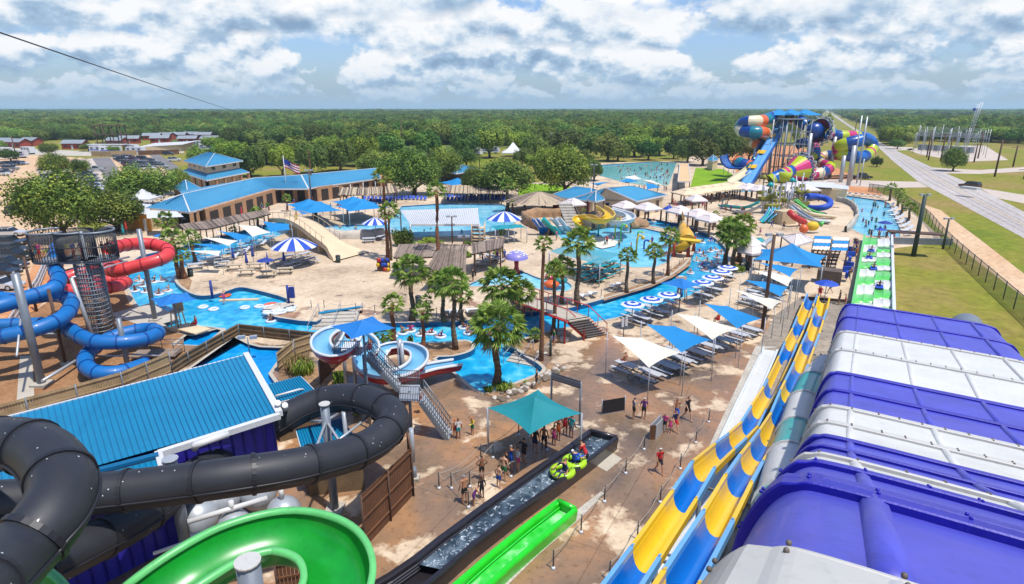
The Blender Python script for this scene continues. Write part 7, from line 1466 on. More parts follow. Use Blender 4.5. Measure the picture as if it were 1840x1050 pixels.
def shell(me, test, off):
    bm = bmesh.new(); bm.from_mesh(me); bm.normal_update(); bmesh.ops.delete(bm, geom=[f for f in bm.faces if not test(f.calc_center_median())], context='FACES'); bm.normal_update()
    for v in bm.verts: v.co += v.normal * off
    o = bpy.data.meshes.new('c'); bm.to_mesh(o); bm.free(); o.materials.append(MATS['cloth_black']); return o
PARTS = {}
for k, me in POSE.items():
    def hd(c, k=k): return {'bend': .65, 'float': -.35}.get(k, 0) * (c.z - .93)
    low = {'sit': .78, 'float': .78}.get(k, .66); yl = .30 if k in ('sit', 'float') else .6
    PARTS[k] = (me, shell(me, lambda c: c.z > 1.60 and (c.y - hd(c) < .055 or c.z > 1.71) and abs(c.x) < .12, .014), shell(me, lambda c: low < c.z < .99 and abs(c.x) < .21 and c.y - hd(c) < yl, .014),
                shell(me, lambda c: .97 < c.z < 1.42 and abs(c.x) < .20 + .16 * (c.z > 1.22), .012), shell(me, lambda c: .97 < c.z < 1.33 and abs(c.x) < .16 and abs(c.y - hd(c)) < .2, .01))
fm = MB().m('hair_3', True)
for s in (-1, 1): fm.ball((.032 * s, .105, 1.62), .010, 6, 4)
fm.ball((0, .112, 1.575), .014, 6, 4, (1.6, .5, .5)); fm.m('skin_1').ball((0, .118, 1.60), .014, 6, 4, (.8, 1, 1.3)); FACE = bpy.data.meshes.new('f'); _o = fm.build('f', origin=(0, 0, 0)); FACE = _o.data; bpy.data.objects.remove(_o)
def person(pose, loc, h=1.72, skin=0, bot='black', top=None, hair=0, rz=None, label='', group=None, suit=False, zoff=0.0):
    t = thing('person', label, 'person', loc, group, R.uniform(0, 6.28) if rz is None else rz); k = h / 1.75; t.scale = (k, k, k); t.location.z += zoff; P = PARTS[pose]
    for nm, me, mt in (('body', P[0], f'skin_{skin}'), ('hair', P[1], f'hair_{hair}' if isinstance(hair, int) else 'cloth_' + hair), ('swimwear' if top is None or suit else 'shorts', P[2], 'cloth_' + bot), ('top', P[3] if not suit else P[4], 'cloth_' + (top or bot)), ('face', FACE, None)):
        if nm == 'top' and top is None: continue
        if nm == 'face' and (pose in ('bend', 'float') or depth(t.location) > 60): continue
        o = bpy.data.objects.new(nm, me); col.objects.link(o); o.parent = t
        if mt: o.material_slots[0].link = 'OBJECT'; o.material_slots[0].material = MATS[mt]
    return t
def at(x, y, z=0): return G(x, y, z)
for a in [('stand', 835, 905, 1.8, 1, 'black', None, 'grey', .6, 'shirtless man in black trunks and grey cap at the front left of the queue'), ('bend', 851, 908, 1.2, 1, 'purple', 'purple', 1, -1.2, 'small child in a purple swimsuit leaning on the rope at the front of the queue'), ('akimbo', 866, 862, 1.6, 2, 'black', None, 3, .3, 'boy in black trunks with hands on hips behind the front rope'),
  ('stand', 866, 896, 1.4, 3, 'black', 'black', 3, .4, 'small dark dressed child standing in the queue behind the leaning child'), ('stand', 905, 865, 1.8, 0, 'green', None, 0, -.4, 'tall shirtless man in green shorts in the queue'), ('stand', 896, 877, 1.5, 0, 'blue', None, 0, -.6, 'shirtless boy in blue shorts in front of the man in green'), ('stand', 909, 852, 1.6, 2, 'black', 'black', 3, -1, 'person in dark top with a backpack in the middle of the queue'),
  ('reach', 918, 846, 1.75, 1, 'blue', 'blue', 'grey', -1, 'man in a blue shirt and grey cap holding the queue rope'), ('stand', 930, 846, 1.6, 0, 'pink', 'white', 1, -1, 'girl in a pale patterned top beside the blue shirted man'), ('akimbo', 941, 832, 1.7, 1, 'black', 'black', 3, -.8, 'woman in a dark bikini just outside the teal canopy'),
  ('stand', 961, 814, 1.8, 1, 'navy', 'black', 3, -.5, 'man in a dark tank top and patterned shorts under the canopy corner'), ('stand', 977, 809, 1.75, 2, 'black', None, 3, -.4, 'shirtless man in black trunks under the canopy corner'), ('stand', 995, 801, 1.5, 2, 'pink', 'pink', 3, -.6, 'girl in a pink swimsuit at the right of the canopy'), ('akimbo', 1003, 792, 1.6, 2, 'orange', 'orange', 3, -.6, 'girl in an orange patterned suit right of the canopy'),
  ('stand', 1015, 783, 1.7, 2, 'red', 'red', 3, -.6, 'woman in a red swimsuit at the back of the queue'), ('stand', 1026, 787, 1.7, 2, 'grey', 'teal', 3, -.6, 'woman in a teal top by the gantry post'), ('reach', 849, 782, 1.35, 1, 'green', 'yellow', 'orange', 2.4, 'child in yellow top and green shorts alone near the metal stair'), ('stand', 818, 787, 1.4, 1, 'red', 'red', 'orange', .6, 'child in red at the foot of the metal stair'), ('stand', 824, 789, 1.5, 2, 'teal', 'white', 3, .4, 'child in teal shorts at the foot of the metal stair'),
  ('walk', 1184, 850, 1.7, 1, 'black', 'red', 'white', 3.3, 'lifeguard in a red shirt, black shorts and white cap walking on the path'), ('stand', 1138, 753, 1.65, 0, 'black', 'grey', 'navy', -1.4, 'woman in grey top and cap standing right of the black banner'), ('stand', 1156, 753, 1.65, 1, 'black', 'purple', 'white', 3, 'woman in a dark purple swimsuit and white cap'), ('stand', 1194, 777, 1.45, 0, 'black', 'pink', 2, 2.6, 'girl in a patterned suit beside the barricade'),
  ('stand', 1203, 779, 1.25, 0, 'pink', 'pink', 1, 2.8, 'smallest child in pink beside the barricade'), ('walk', 1212, 776, 1.6, 0, 'red', 'navy', 1, 3.4, 'woman in a navy top and bright red shorts'), ('walk', 1214, 758, 1.8, 1, 'blue', None, 0, 3.2, 'shirtless man in blue trunks walking behind the woman in red shorts'), ('walk', 1234, 755, 1.85, 0, 'black', 'black', 1, 3.6, 'big man in a black shirt and shorts walking on the path'),
  ('stand', 1470, 671, 1.75, 1, 'black', 'black', 3, 0, 'person in a black swimsuit seen from behind beside the covered slide'), ('stand', 1489, 670, 1.7, 1, 'red', None, 0, 0, 'shirtless person at the side of the covered slide'), ('stand', 1507, 548, 1.75, 1, 'black', 'black', 1, 1, 'adult in black beside the racing slide'), ('reach', 1518, 549, 1.3, 0, 'red', 'red', 1, 1.4, 'child in a red shirt beside the racing slide'), ('walk', 1491, 528, 1.7, 0, 'teal', 'grey', 0, 1.2, 'person in teal shorts at the start of the wavy slides'),
  ('sit', 1473, 533, 1.75, 0, 'black', 'red', 1, 2.6, 'lifeguard in red sitting at the start of the wavy slides', -.45), ('walk', 1524, 507, 1.7, 1, 'teal', 'black', 3, .4, 'person in black and teal walking along the racing slide'), ('akimbo', 964, 699, 1.7, 1, 'black', 'black', 1, 1.5, 'woman in a black swimsuit at the planter by the pool'), ('stand', 995, 622, 1.7, 1, 'blue', 'green', 0, 2, 'man in a green shirt beside the dark posts near the bridge'),
  ('walk', 881, 622, 1.75, 1, 'blue', None, 0, .5, 'man in blue trunks on the splash pool steps'), ('sit', 1123, 664, 1.8, 1, 'orange', None, 2, .8, 'sunlit shirtless man sitting on the nearest picnic table', -.2), ('sit', 1290, 583, 1.75, 1, 'red', 'red', 0, .5, 'person in red sitting between the second cream sail and the blue one', -.4), ('sit', 354, 592, 1.75, 1, 'red', 'red', 3, 1.6, 'lifeguard in red sitting on the river platform', -.3), ('reach', 403, 541, 1.6, 0, 'pink', 'pink', 1, .8, 'child in a pink suit balancing on the floating lily pads', -.35),
  ('stand', 850, 507, 1.75, 1, 'black', 'black', 1, 1, 'person with a backpack walking near the toddler pool'), ('stand', 907, 470, 1.8, 1, 'navy', 'blue', 0, 1, 'man in a blue shirt at the corner of the slatted bar roof'), ('stand', 955, 568, 1.7, 1, 'black', None, 0, 1, 'man standing at the far end of the red bridge'), ('stand', 1000, 432, 1.7, 1, 'teal', 'pink', 3, 1, 'person in a pink top below the little teal slide'), ('stand', 533, 400, 1.7, 1, 'yellow', 'yellow', 1, 1, 'person in yellow on the upper end of the ramp bridge', 2.3),
  ('sit', 757, 719, 1.5, 1, 'red', 'red', 'white', .5, 'child in red on the upper flight of the metal stair', 1.1), ('sit', 665, 628, 1.7, 1, 'red', 'red', 'white', .5, 'lifeguard in red on the slide platform under the square canopy', 4.6), ('sit', 1213, 535, 1.7, 0, 'red', 'red', 1, 1.5, 'lifeguard in red on the chair between the octagon umbrellas', .9)]:
    person(a[0], at(a[1], a[2], 0) if len(a) < 11 or a[10] < 1 else at(a[1], a[2], a[10]), a[3], a[4], a[5], a[6], a[7], a[8], a[9], zoff=a[10] if len(a) > 10 and a[10] < 1 else -.8 if len(a) > 10 and a[0] == 'sit' else 0, suit=a[6] is not None and a[6] == a[5] and a[5] != 'black')
# raft and its crew in the black run-out
defm('raft_green', (176, 226, 30), .35, .06, 1, coat=.2)
b = G(1022, 838, .8); t = thing('raft', 'bright lime two seat raft floating in the black run-out', 'raft', b); M3 = Matrix.Rotation(.9, 3, 'Z')
for o_ in (-.78, .72): MB().m('raft_green').torus(b + M3 @ Vector((o_ * .8, 0, 0)), .54, .19, 22, 9).build('ring', t)
q = MB().m('dark_metal'); [q.torus(b + M3 @ Vector((o_ * .8 + cos(a) * .54, sin(a) * .54, .19)), .09, .02, 8, 4) for o_ in (-.78, .72) for a in (0.8, 2.4, 4, 5.4)]; q.build('handle', t)
person('float', b + M3 @ Vector((-.7, -.1, -.85)), 1.75, 1, 'grey', 'navy', 0, 2.4, 'rider in a dark shirt lying in the near ring of the lime raft'); person('float', b + M3 @ Vector((.6, 0, -.8)), 1.75, 0, 'blue', 'blue', 'white', -.8, 'rider in a blue shirt and white cap in the far ring of the lime raft')
person('bend', G(1053, 842, .0), 1.8, 1, 'black', 'red', 3, .9, 'lifeguard in a red shirt bending over the trough to hold the raft')
# swimmers, tubes
defm('tube_white', (228, 236, 244), .3, .05, 1); rg_ = thing('swim_ring', 'ring', 'swim ring'); MB().m('tube_white').torus((0, 0, .06), .42, .15, 16, 8).build('ring', rg_); m = MB().m('tube_blue'); [m.torus((cos(a) * .42, sin(a) * .42, .2), .05, .015, 6, 4) for a in (0, 3.1)]; m.build('handle', rg_); RING = Proto(rg_)
CLN = ['black', 'red', 'blue', 'teal', 'pink', 'green', 'navy', 'orange', 'purple']
def rider(x, y, wz, where, i):
    p = G(x, y, wz); RING.put(p, R.random() * 6, f'white swim ring carrying a rider, floating in {where}', f'swim rings in {where}'); person('float', p + Vector((0, 0, -.72)), R.uniform(1.5, 1.75), R.choice((0, 0, 1, 1, 2)), R.choice(CLN), R.choice((None, None, R.choice(CLN))), R.choice((0, 1, 3)), None, f'rider lying back in a white ring in {where}', f'ring riders in {where}')
for i, (x, y) in enumerate([(250, 506), (277, 508), (292, 506), (243, 524), (262, 526), (286, 530), (302, 524), (290, 550), (303, 545), (258, 515)]): rider(x, y, -.45, 'the left river bend', i)
for i, (x, y) in enumerate([(724, 600), (738, 596), (756, 603), (775, 600), (792, 606), (833, 590), (842, 600), (880, 606), (705, 606), (487, 578)]): rider(x, y, -.45, 'the river below the palms', i)
for i, (x, y) in enumerate([(1251, 419), (1276, 434), (1291, 438), (1256, 455), (1264, 461), (1276, 453), (1286, 451), (1296, 457), (1288, 464), (1270, 471), (1279, 479), (1291, 476), (1262, 481), (1252, 470), (1206, 403), (1192, 399), (1222, 411), (1238, 417), (1262, 437), (1240, 492), (1268, 488), (1175, 399)]): rider(x, y, -.45, 'the right river bend', i)
for i, (x, y) in enumerate([(365, 553), (384, 557), (440, 554), (466, 552), (512, 575), (1225, 500)]): RING.put(G(x, y, -.45), 0, f'{ORD[i]} empty white swim ring from the left on the river', 'empty swim rings')
for i in range(16): RING.put(G(482 + (i % 6) * 8 + R.uniform(-2, 2), 553 + (i // 6) * 5 + R.uniform(-1, 1), .05), 0, 'white swim ring piled on the rocks by the blue post', 'swim rings piled on the rocks')
def scatter(n, area, zoff, where, poses=('stand', 'walk', 'akimbo'), hs=(1.3, 1.8), wz=0):
    k = 0
    while k < n:
        x, y = R.uniform(min(p[0] for p in area), max(p[0] for p in area)), R.uniform(min(p[1] for p in area), max(p[1] for p in area))
        if not inpoly(x, y, area): continue
        k += 1; bt_ = R.choice(CLN); person(R.choice(poses), G(x, y, wz), R.uniform(*hs), R.choice((0, 0, 1, 1, 2, 3)), bt_, R.choice((None, bt_, R.choice(CLN))), R.choice((0, 1, 2, 3)), None, f'bather {where}', f'bathers {where}', zoff=zoff)
scatter(75, [(1100, 298), (1178, 293), (1210, 296), (1198, 330), (1120, 326)], -1.0, 'standing in the wave pool'); scatter(28, [(1490, 356), (1590, 364), (1612, 410), (1560, 420), (1545, 395), (1542, 374)], -.7, 'standing in the children pool')
scatter(14, [(1030, 422), (1180, 415), (1205, 430), (1170, 470), (1100, 455)], -.2, 'standing in the shallow splash pool', hs=(1.0, 1.7)); scatter(6, [(585, 408), (700, 408), (845, 412), (845, 420), (700, 415)], -1.0, 'swimming in the pavilion pool')
scatter(34, [(1170, 382), (1230, 362), (1290, 395), (1275, 415), (1220, 398)], 0, 'standing among the white cabanas'); scatter(26, [(1180, 350), (1300, 348), (1350, 400), (1250, 375)], 0, 'walking near the tan cabanas'); scatter(16, [(1330, 380), (1450, 395), (1440, 420), (1350, 430)], 0, 'on the spray deck')
scatter(12, [(1040, 480), (1100, 470), (1112, 490), (1060, 512)], -.42, 'sitting at the teal picnic tables', ('sit',)); scatter(10, [(850, 452), (905, 446), (905, 474), (858, 480)], 0, 'under the slatted bar roof'); scatter(9, [(580, 372), (640, 378), (650, 392), (560, 388)], 0, 'around the plaza canopies')
scatter(14, [(405, 372), (560, 362), (680, 352), (680, 362), (560, 375), (420, 392)], 0, 'strolling in front of the long hall'); scatter(12, [(1518, 508), (1534, 440), (1543, 440), (1530, 508)], 0, 'queueing beside the racing slide'); scatter(12, [(1085, 345), (1200, 333), (1200, 346), (1150, 350)], 0, 'near the wave pool beach')
scatter(9, [(1555, 426), (1612, 428), (1612, 432), (1556, 431)], 0, 'at the top edge of the racing slide'); scatter(8, [(150, 596), (205, 592), (205, 600), (150, 604)], 0, 'on the tower deck', wz=0) if 0 else None
for i, c in enumerate(cT): 
    for k in range(3): person('stand', Vector((c.x + R.uniform(-.8, .8), c.y + R.uniform(-.8, .8), zf)), 1.7, 1, R.choice(CLN), R.choice(CLN), 0, None, 'bather waiting behind the bars of the tower deck', 'bathers on the tower deck')
for i, (x, y) in enumerate([(1562, 462), (1570, 482), (1580, 515), (1566, 450)]):
    p = G(x, y, .9); an = radians(62); tag(MB().m('stripe_blue').box(p, (1.7, .75, .09), an).build('slide_mat'), f'{["upper", "middle", "lower", "topmost"][i]} blue mat sliding down the chequered racing lanes', 'mat')
    person('float', p + Vector((0, 0, -.75)), 1.6, i % 3, 'blue', None, 0, an - 1.5, f'rider on the {["upper", "middle", "lower", "topmost"][i]} blue mat of the racing lanes')
for i in range(6): p = G(1530 - i * 1.6, 448 + i * 9, .9); tag(MB().m('stripe_blue').box(p, (.3, 1.2, .7), .7 + i).build('slide_mat'), f'{ORD[i]} rolled blue mat carried in the racing slide queue', 'mat')
# floating pads and splash toys
defm('toy_yellow', (236, 190, 30), .4, .06, 1)
for x, y, l, mt in ((404, 532, 'round tan floating pad on the left of the cove', 'cx_orange'), (487, 548, 'round tan floating pad by the rock bank', 'cx_orange')): p = G(x, y, -.4); tag(MB().m(mt).cyl(p, p + Vector((0, 0, .1)), .7, n=18).build('lily_pad'), l, 'float')
p = G(430, 539, -.38); tag(MB().m('cream').box(p, (4.2, .5, .12), .1).build('floating_log'), 'long tan floating log with a crossing pad in the cove', 'float')
# ---------------------------------------------------------------- ship slide
b = G(1232, 458); t = thing('ship_slide', 'golden pirate ship play slide with two chutes beside the river bend', 'play structure', b); defm('gold', (232, 176, 56), .5, .12, 1)
q = MB().m('gold', True); q.tube([G(1224, 398, 2.4), G(1228, 410, 2.1), G(1233, 424, 1.8), G(1236, 432, 1.8)], [.15, .8, 1.15, 1.1], 10, flat=.8); q.build('hull', t); MB().m('gold').tube([G(1228, 395, 2.5), G(1227, 388, 4.4), G(1226, 380, 5.8)], [.22, .16, .05], 8).build('bow', t); MB().m('jacket_yellow').box(G(1236, 432, 2.3), (3.4, 1.6, .25), -.5).build('deck', t)
MB().m('toy_yellow').tube(smooth_path([G(1236, 436, 2.2), G(1228, 443, 1.6), G(1216, 447, 1.0), G(1207, 451, .5)], 4), .55, 10, caps=False).build('tube_chute', t); MB().m('cx_orange').sweep([G(1205, 440, 1.5), G(1188, 447, .2)], [(-.5, .3), (-.5, 0), (.5, 0), (.5, .3)]).build('chute', t); MB().m('cx_orange').sweep([G(1205, 454, 1.2), G(1190, 462, .2)], [(-.5, .3), (-.5, 0), (.5, 0), (.5, .3)]).build('chute', t)
for x, y in ((1210, 462), (1236, 462), (1222, 455), (1246, 452)): p = G(x, y); MB().m('red_wall').tube([p, p + Vector((0, 0, 1.2)), p + Vector((0, 0, 2.2))], [.3, .18, .3], 7).build('leg', t)
MB().m('pole_brown').cyl(G(1232, 440), G(1232, 440) + Vector((0, 0, 5)), .09, n=6).build('mast', t)
for x, y, h, mt, l in ((1105, 430, 3.4, 'cx_lime', 'tall green and yellow palm shaped spray post'), (1115, 434, 2.8, 'slide_green', 'green dragon spray post beside the taller one'), (1143, 462, 3.2, 'jacket_yellow', 'yellow spray post near the river palms'), (1157, 448, 1.4, 'stripe_blue', 'blue barrel spray post'), (1075, 424, 2.0, 'slide_teal', 'small teal mushroom spray post'), (1146, 425, .8, 'slide_green', 'green crocodile float in the splash pool')):
    p = G(x, y, -.15); t = thing('spray_toy', l, 'spray toy', p); MB().m(mt).tube([p, p + Vector((0, 0, h * .8)), p + Vector((.2, 0, h)), p + Vector((.8, 0, h * .9))], .14, 8).build('pipe', t); MB().m('toy_yellow').cyl(p + Vector((.8, 0, h * .8)), p + Vector((.8, 0, h * .95)), .3, .12, 8).build('nozzle', t)
tag(patch('splash_island', [(1050, 431), (1078, 426), (1112, 434), (1105, 442), (1082, 447), (1052, 438)], 'sail_white', .0), kind='structure')
p = G(1003, 512, .4); t = thing('toddler_slide', 'small orange, teal and purple climbing frame with a yellow crest in the toddler pool', 'play structure', p)
for k, (mt, o_, r) in enumerate((('cx_orange', (-.8, -.4, .2), .8), ('table_teal', (.2, .3, .5), .8), ('cx_magenta', (-1.0, .4, .8), .5), ('slide_purple', (-.4, .6, .6), .5))): MB().m(mt, True).ball(p + Vector(o_), r, 10, 6, (1.2, 1, .6)).build('body_panel', t)
MB().m('jacket_yellow').sweep([p + Vector((0, .3, .3)), p + Vector((0, .6, 1.6)), p + Vector((-.6, .8, 2.4))], [(-.5, 0), (.5, 0), (.1, .6)], closed=True).build('crest', t)
# ---------------------------------------------------------------- far slide complex
t = thing('slide_complex', 'tall complex of multicoloured tube and funnel slides under three blue roofs beside the highway', 'water slide', G(1410, 325))
def tb(name, pts, r, segs, cols_): tubeslide(name, '', [D(*p) for p in pts], r, segs, cols_, None, n=12, smooth=5, parent=t); t.children[-1].name = name
def D2(x, y, d): return D(x, y, d)
A_ = ['cx_teal', 'cx_cream', 'cx_navy', 'cx_teal', 'cx_orange', 'cx_cream', 'cx_navy']
tb('left_tube', [(1404, 209, 186), (1392, 211, 184), (1372, 217, 180), (1350, 219, 178), (1337, 221, 180), (1330, 228, 182), (1334, 236, 180), (1350, 238, 177), (1366, 238, 177), (1376, 241, 180), (1370, 250, 183), (1350, 252, 184)], 1.75, 15, A_)
tb('right_tube', [(1420, 211, 186), (1428, 214, 184), (1438, 219, 182), (1448, 226, 181)], 1.75, 6, ['cx_magenta', 'cx_lime', 'cx_magenta', 'cx_lime', 'cx_navy', 'cx_blue'])
tb('loop_tube', [(1489, 238, 180), (1503, 245, 180), (1520, 246, 180), (1541, 247, 181), (1557, 250, 183), (1567, 260, 184), (1563, 274, 183), (1548, 283, 180), (1530, 280, 178), (1513, 275, 178), (1506, 266, 178), (1516, 260, 176), (1532, 256, 175), (1548, 252, 175)], 1.8, 21, ['cx_blue', 'cx_navy', 'cx_lime', 'cx_magenta', 'cx_lime', 'cx_navy', 'cx_blue'])
tb('lower_tube', [(1518, 281, 184), (1500, 279, 186), (1486, 280, 187), (1474, 284, 187), (1472, 292, 184), (1484, 296, 180), (1492, 300, 178), (1484, 307, 177), (1470, 312, 176), (1456, 316, 176)], 1.5, 15, ['cx_lime', 'cx_magenta', 'cx_navy', 'cx_cream', 'cx_magenta'])
tb('inner_tube', [(1350, 256, 184), (1366, 262, 182), (1376, 274, 180), (1368, 288, 178), (1352, 290, 178)], 1.5, 8, ['cx_cream', 'cx_orange', 'cx_navy', 'cx_teal'])
tb('inner_tube', [(1430, 262, 188), (1446, 256, 187), (1462, 262, 186), (1466, 276, 184), (1452, 286, 182), (1440, 280, 180)], 1.4, 9, ['cx_navy', 'cx_blue', 'cx_lime', 'cx_magenta'])
tb('exit_tube', [(1422, 307, 172), (1410, 312, 171), (1396, 318, 170), (1384, 325, 170)], 1.7, 9, ['cx_navy', 'cx_blue', 'cx_lime', 'cx_magenta', 'cx_lime', 'cx_navy'])
tb('curved_exit_tube', [(1325, 291, 178), (1334, 296, 176), (1346, 299, 175), (1354, 304, 173)], 1.8, 5, ['cx_orange', 'cx_teal', 'cx_navy'])
def funnel(c0, c1, r0, r1, n, cols_, depth_):
    a = (c1 - c0).normalized(); u = a.orthogonal().normalized(); v = a.cross(u); m = MB(); N = 24
    for k in range(N):
        m.m(cols_[(k * n // N) % len(cols_)], False); A1, A2 = 2 * pi * k / N, 2 * pi * (k + 1) / N
        def q(c, r, an): return c + (u * cos(an) + v * sin(an)) * r
        m.add([q(c0, r0, A1), q(c0, r0, A2), q(c1, r1, A2), q(c1, r1, A1)], [[0, 1, 2, 3]], True); m.m('cx_navy'); e = c1 + a * depth_; m.add([q(c1, r1, A1), q(c1, r1, A2), q(e, r1, A2), q(e, r1, A1)], [[0, 1, 2, 3]], True)
    m.build('funnel', t); m = MB().m('steel_light'); e = c1 + a * depth_
    for k in range(16):
        A1, A2 = 2 * pi * k / 16, 2 * pi * (k + 1) / 16; P = [c + (u * cos(an) + v * sin(an)) * (r1 + o) for c, an, o in ((c1, A1, .1), (e, A2, .1), (c1, A2, .9), (e, A1, .9))]
        m.cyl(P[0], P[1], .13, n=4); m.cyl(P[1], P[2], .13, n=4); m.cyl(P[2], P[3], .13, n=4); m.cyl(P[3], P[0], .13, n=4)
    m.build('truss_ring', t)
funnel(D(1418, 309, 172), D(1436, 304, 175), 1.6, 3.8, 8, ['cx_magenta', 'cx_lime'], 1.3); funnel(D(1492, 240, 180), D(1476, 236, 178), 1.7, 3.4, 8, ['cx_magenta', 'cx_lime', 'cx_navy'], 1.2)
m = MB().m('cx_navy', True); m.ball(D(1465, 235, 178), 2.3, 18, 10, (1.2, .9, 1.0)); m.build('bowl', t)
# half pipe walls
ps = [(1294, 281, 170), (1297, 292, 171), (1306, 301, 172), (1322, 303, 173), (1338, 300, 175), (1350, 290, 177), (1360, 270, 179), (1374, 246, 181)]; W0 = smooth_path([D(*p) for p in ps], 3); m = MB(); dv = Vector((.55, .9, 0)) * 8
for i in range(len(W0) - 1): m.m({15: 'cx_orange', 17: 'cx_cream', 16: 'cx_orange', 12: 'cx_cream', 10: 'cx_orange'}.get(i, 'cx_blue'), True); m.add([W0[i], W0[i + 1], W0[i + 1] + dv, W0[i] + dv], [[0, 1, 2, 3]])
m.m('cx_navy'); m.tube(W0, .25, 5); m.tube([p + dv for p in W0], .25, 5); m.build('halfpipe', t)
openflume('cream_chute', '', [D(1352, 303, 174), D(1342, 311, 171), D(1328, 321, 168), D(1316, 329, 166)], 1.5, 'cx_cream', 'cx_cream', .6, 4, parent=t)
# straight speed slide with star plates
a, b = D(1413, 211, 186), D(1341, 331, 165); m = MB().m('slide_paleblue', False); m.sweep([a, b], [(-1.3, .5), (-1.3, 0), (-.1, 0), (-.1, .35), (.1, .35), (.1, 0), (1.3, 0), (1.3, .5)]); m.build('speed_slide', t); m = MB().m('cx_blue'); m.sweep([a, b], [(1.3, .5), (1.5, .5), (1.5, -.6), (-1.5, -.6), (-1.5, .5), (-1.3, .5)]); m.build('speed_slide_shell', t)
for q in (.32, .57, .78): MB().m('toy_yellow').sweep([a.lerp(b, q - .025), a.lerp(b, q + .025)], [(-.2, .4), (-.2, .5), (1.9, .5), (1.9, .4)]).build('star_plate', t)
m = MB().m('steel_light')
for q in (.1, .22, .34, .46, .6, .75):
    p = a.lerp(b, q)
    for o_ in (-1.2, 1.2): m.cyl((p.x + o_, p.y, 0), (p.x + o_, p.y, p.z - .5), .13, n=5)
m.build('support_frame', t)
for k, (x, y, h) in enumerate([(1352, 318, 238), (1354, 316, 245), (1378, 322, 215), (1392, 320, 214), (1402, 322, 214), (1420, 322, 214), (1434, 320, 222), (1446, 322, 240), (1452, 318, 240), (1490, 320, 246), (1510, 328, 280), (1524, 334, 262), (1530, 326, 208), (1539, 330, 210), (1300, 312, 300), (1308, 314, 303), (1318, 312, 303), (1326, 313, 303), (1336, 314, 300), (1465, 322, 310), (1440, 324, 318), (1478, 326, 300), (1545, 334, 286)]):
    p = G(x, y); hh = zat(p, h); MB().m('steel_light').cyl(p, p + Vector((0, 0, hh)), .55 if k in (7, 8, 10, 11, 0, 9) else .2 if k in (12, 13) else .13, n=8).build('support_post', t)
m = MB().m('steel_grey'); p0, p1 = G(1395, 322), G(1445, 322)
for k in range(7):
    for o_ in (0, 6):
        p = p0.lerp(p1, k / 6) + Vector((0, o_, 0)); m.cyl(p, p + Vector((0, 0, 17)), .14, n=4)
for z_ in (3, 6.5, 10, 13.5, 17): m.beam(p0 + Vector((0, 0, z_)), p1 + Vector((0, 0, z_)), .12, .3); m.beam(p0 + Vector((0, 6, z_)), p1 + Vector((0, 6, z_)), .12, .3)
for k in range(6): a_, b_ = p0.lerp(p1, k / 6), p0.lerp(p1, (k + 1) / 6); m.cyl(a_ + Vector((0, 0, 3.4 * (k % 4))), b_ + Vector((0, 0, 3.4 * (k % 4 + 1))), .1, n=4)
m.m('steel_grey').box((p0 + p1) / 2 + Vector((0, 3, 17)), ((p1 - p0).length, 7, .3)); m.build('stair_tower', t)
for x in (1398, 1421, 1446):
    c = D(x, 207, 184); m = MB().m('sail_blue', False); P = [c + Vector((i * 3.6, j * 3.6, 0)) for i, j in ((-1, -1), (1, -1), (1, 1), (-1, 1))]; ap = c + Vector((0, 0, 1.7)); [m.add([P[i], P[(i + 1) % 4], ap], [[0, 1, 2]]) for i in range(4)]; m.build('roof', t)
    for p in P: MB().m('steel_grey').cyl((p.x, p.y, 16.5), p, .1, n=4).build('roof_post', t)
# ---------------------------------------------------------------- spray playground
t = thing('spray_playground', 'crowded olive and grey spray playground tower with tipping bucket and many small slides', 'play structure', G(1405, 380)); defm('olive', (142, 140, 44), .7, .15, 1); rr = random.Random(8)
for k in range(44):
    x, y = rr.uniform(1366, 1450), rr.uniform(362, 384); p = G(x, y); h = rr.uniform(2.5, 6.5); MB().m('steel_light').cyl(p, p + Vector((0, 0, h)), .11, n=5).build('post', t)
    if k % 2 == 0: MB().m('olive').box(p + Vector((0, 0, h * .55)), (rr.uniform(1.2, 2.2), rr.uniform(.2, 1.6), rr.uniform(.4, .9)), .4).build('deck_panel', t)
    if k % 5 == 0: MB().m(rr.choice(['cabana_white', 'slide_teal', 'olive'])).cyl(p + Vector((0, 0, h)), p + Vector((0, 0, h + .9)), 1.0, .1, 8).build('roof', t)
c = G(1402, 386, 0) + Vector((0, 0, 7.4)); MB().m('cx_lime').cyl(c - Vector((0, 0, .8)), c + Vector((0, 0, .8)), .9, 1.3, 12).build('tipping_bucket', t); MB().m('cream_wall').box(G(1410, 390, 1.2), (3.4, 2.2, 2.4), .4).build('base_block', t); MB().m('olive').box(G(1388, 372, 2.6), (2.4, 1.6, .9), .4).build('base_block', t)
openflume('twin_chute', '', [G(1388, 374, 2.6), G(1383, 385, 1.6), G(1370, 399, .3)], .55, 'slide_teal', 'slide_paleblue', .8, 4, parent=t); openflume('twin_chute', '', [G(1394, 374, 2.6), G(1391, 386, 1.6), G(1380, 399, .3)], .55, 'slide_teal', 'slide_paleblue', .8, 4, parent=t)
MB().m('red_metal').tube(smooth_path([G(1419, 382, 2.4), G(1426, 389, 1.9), G(1436, 395, 1.2), G(1446, 400, .6)], 4), .55, 10).build('red_chute', t)
MB().m('slide_purple' if 0 else 'stripe_blue').tube(smooth_path([G(1450, 353, 3.4), G(1464, 353, 3.1), G(1480, 356, 2.8), G(1491, 362, 2.4), G(1489, 370, 2.0), G(1474, 374, 1.6), G(1456, 374, 1.2), G(1448, 371, .8)], 5), .6, 10).build('blue_ring_chute', t)
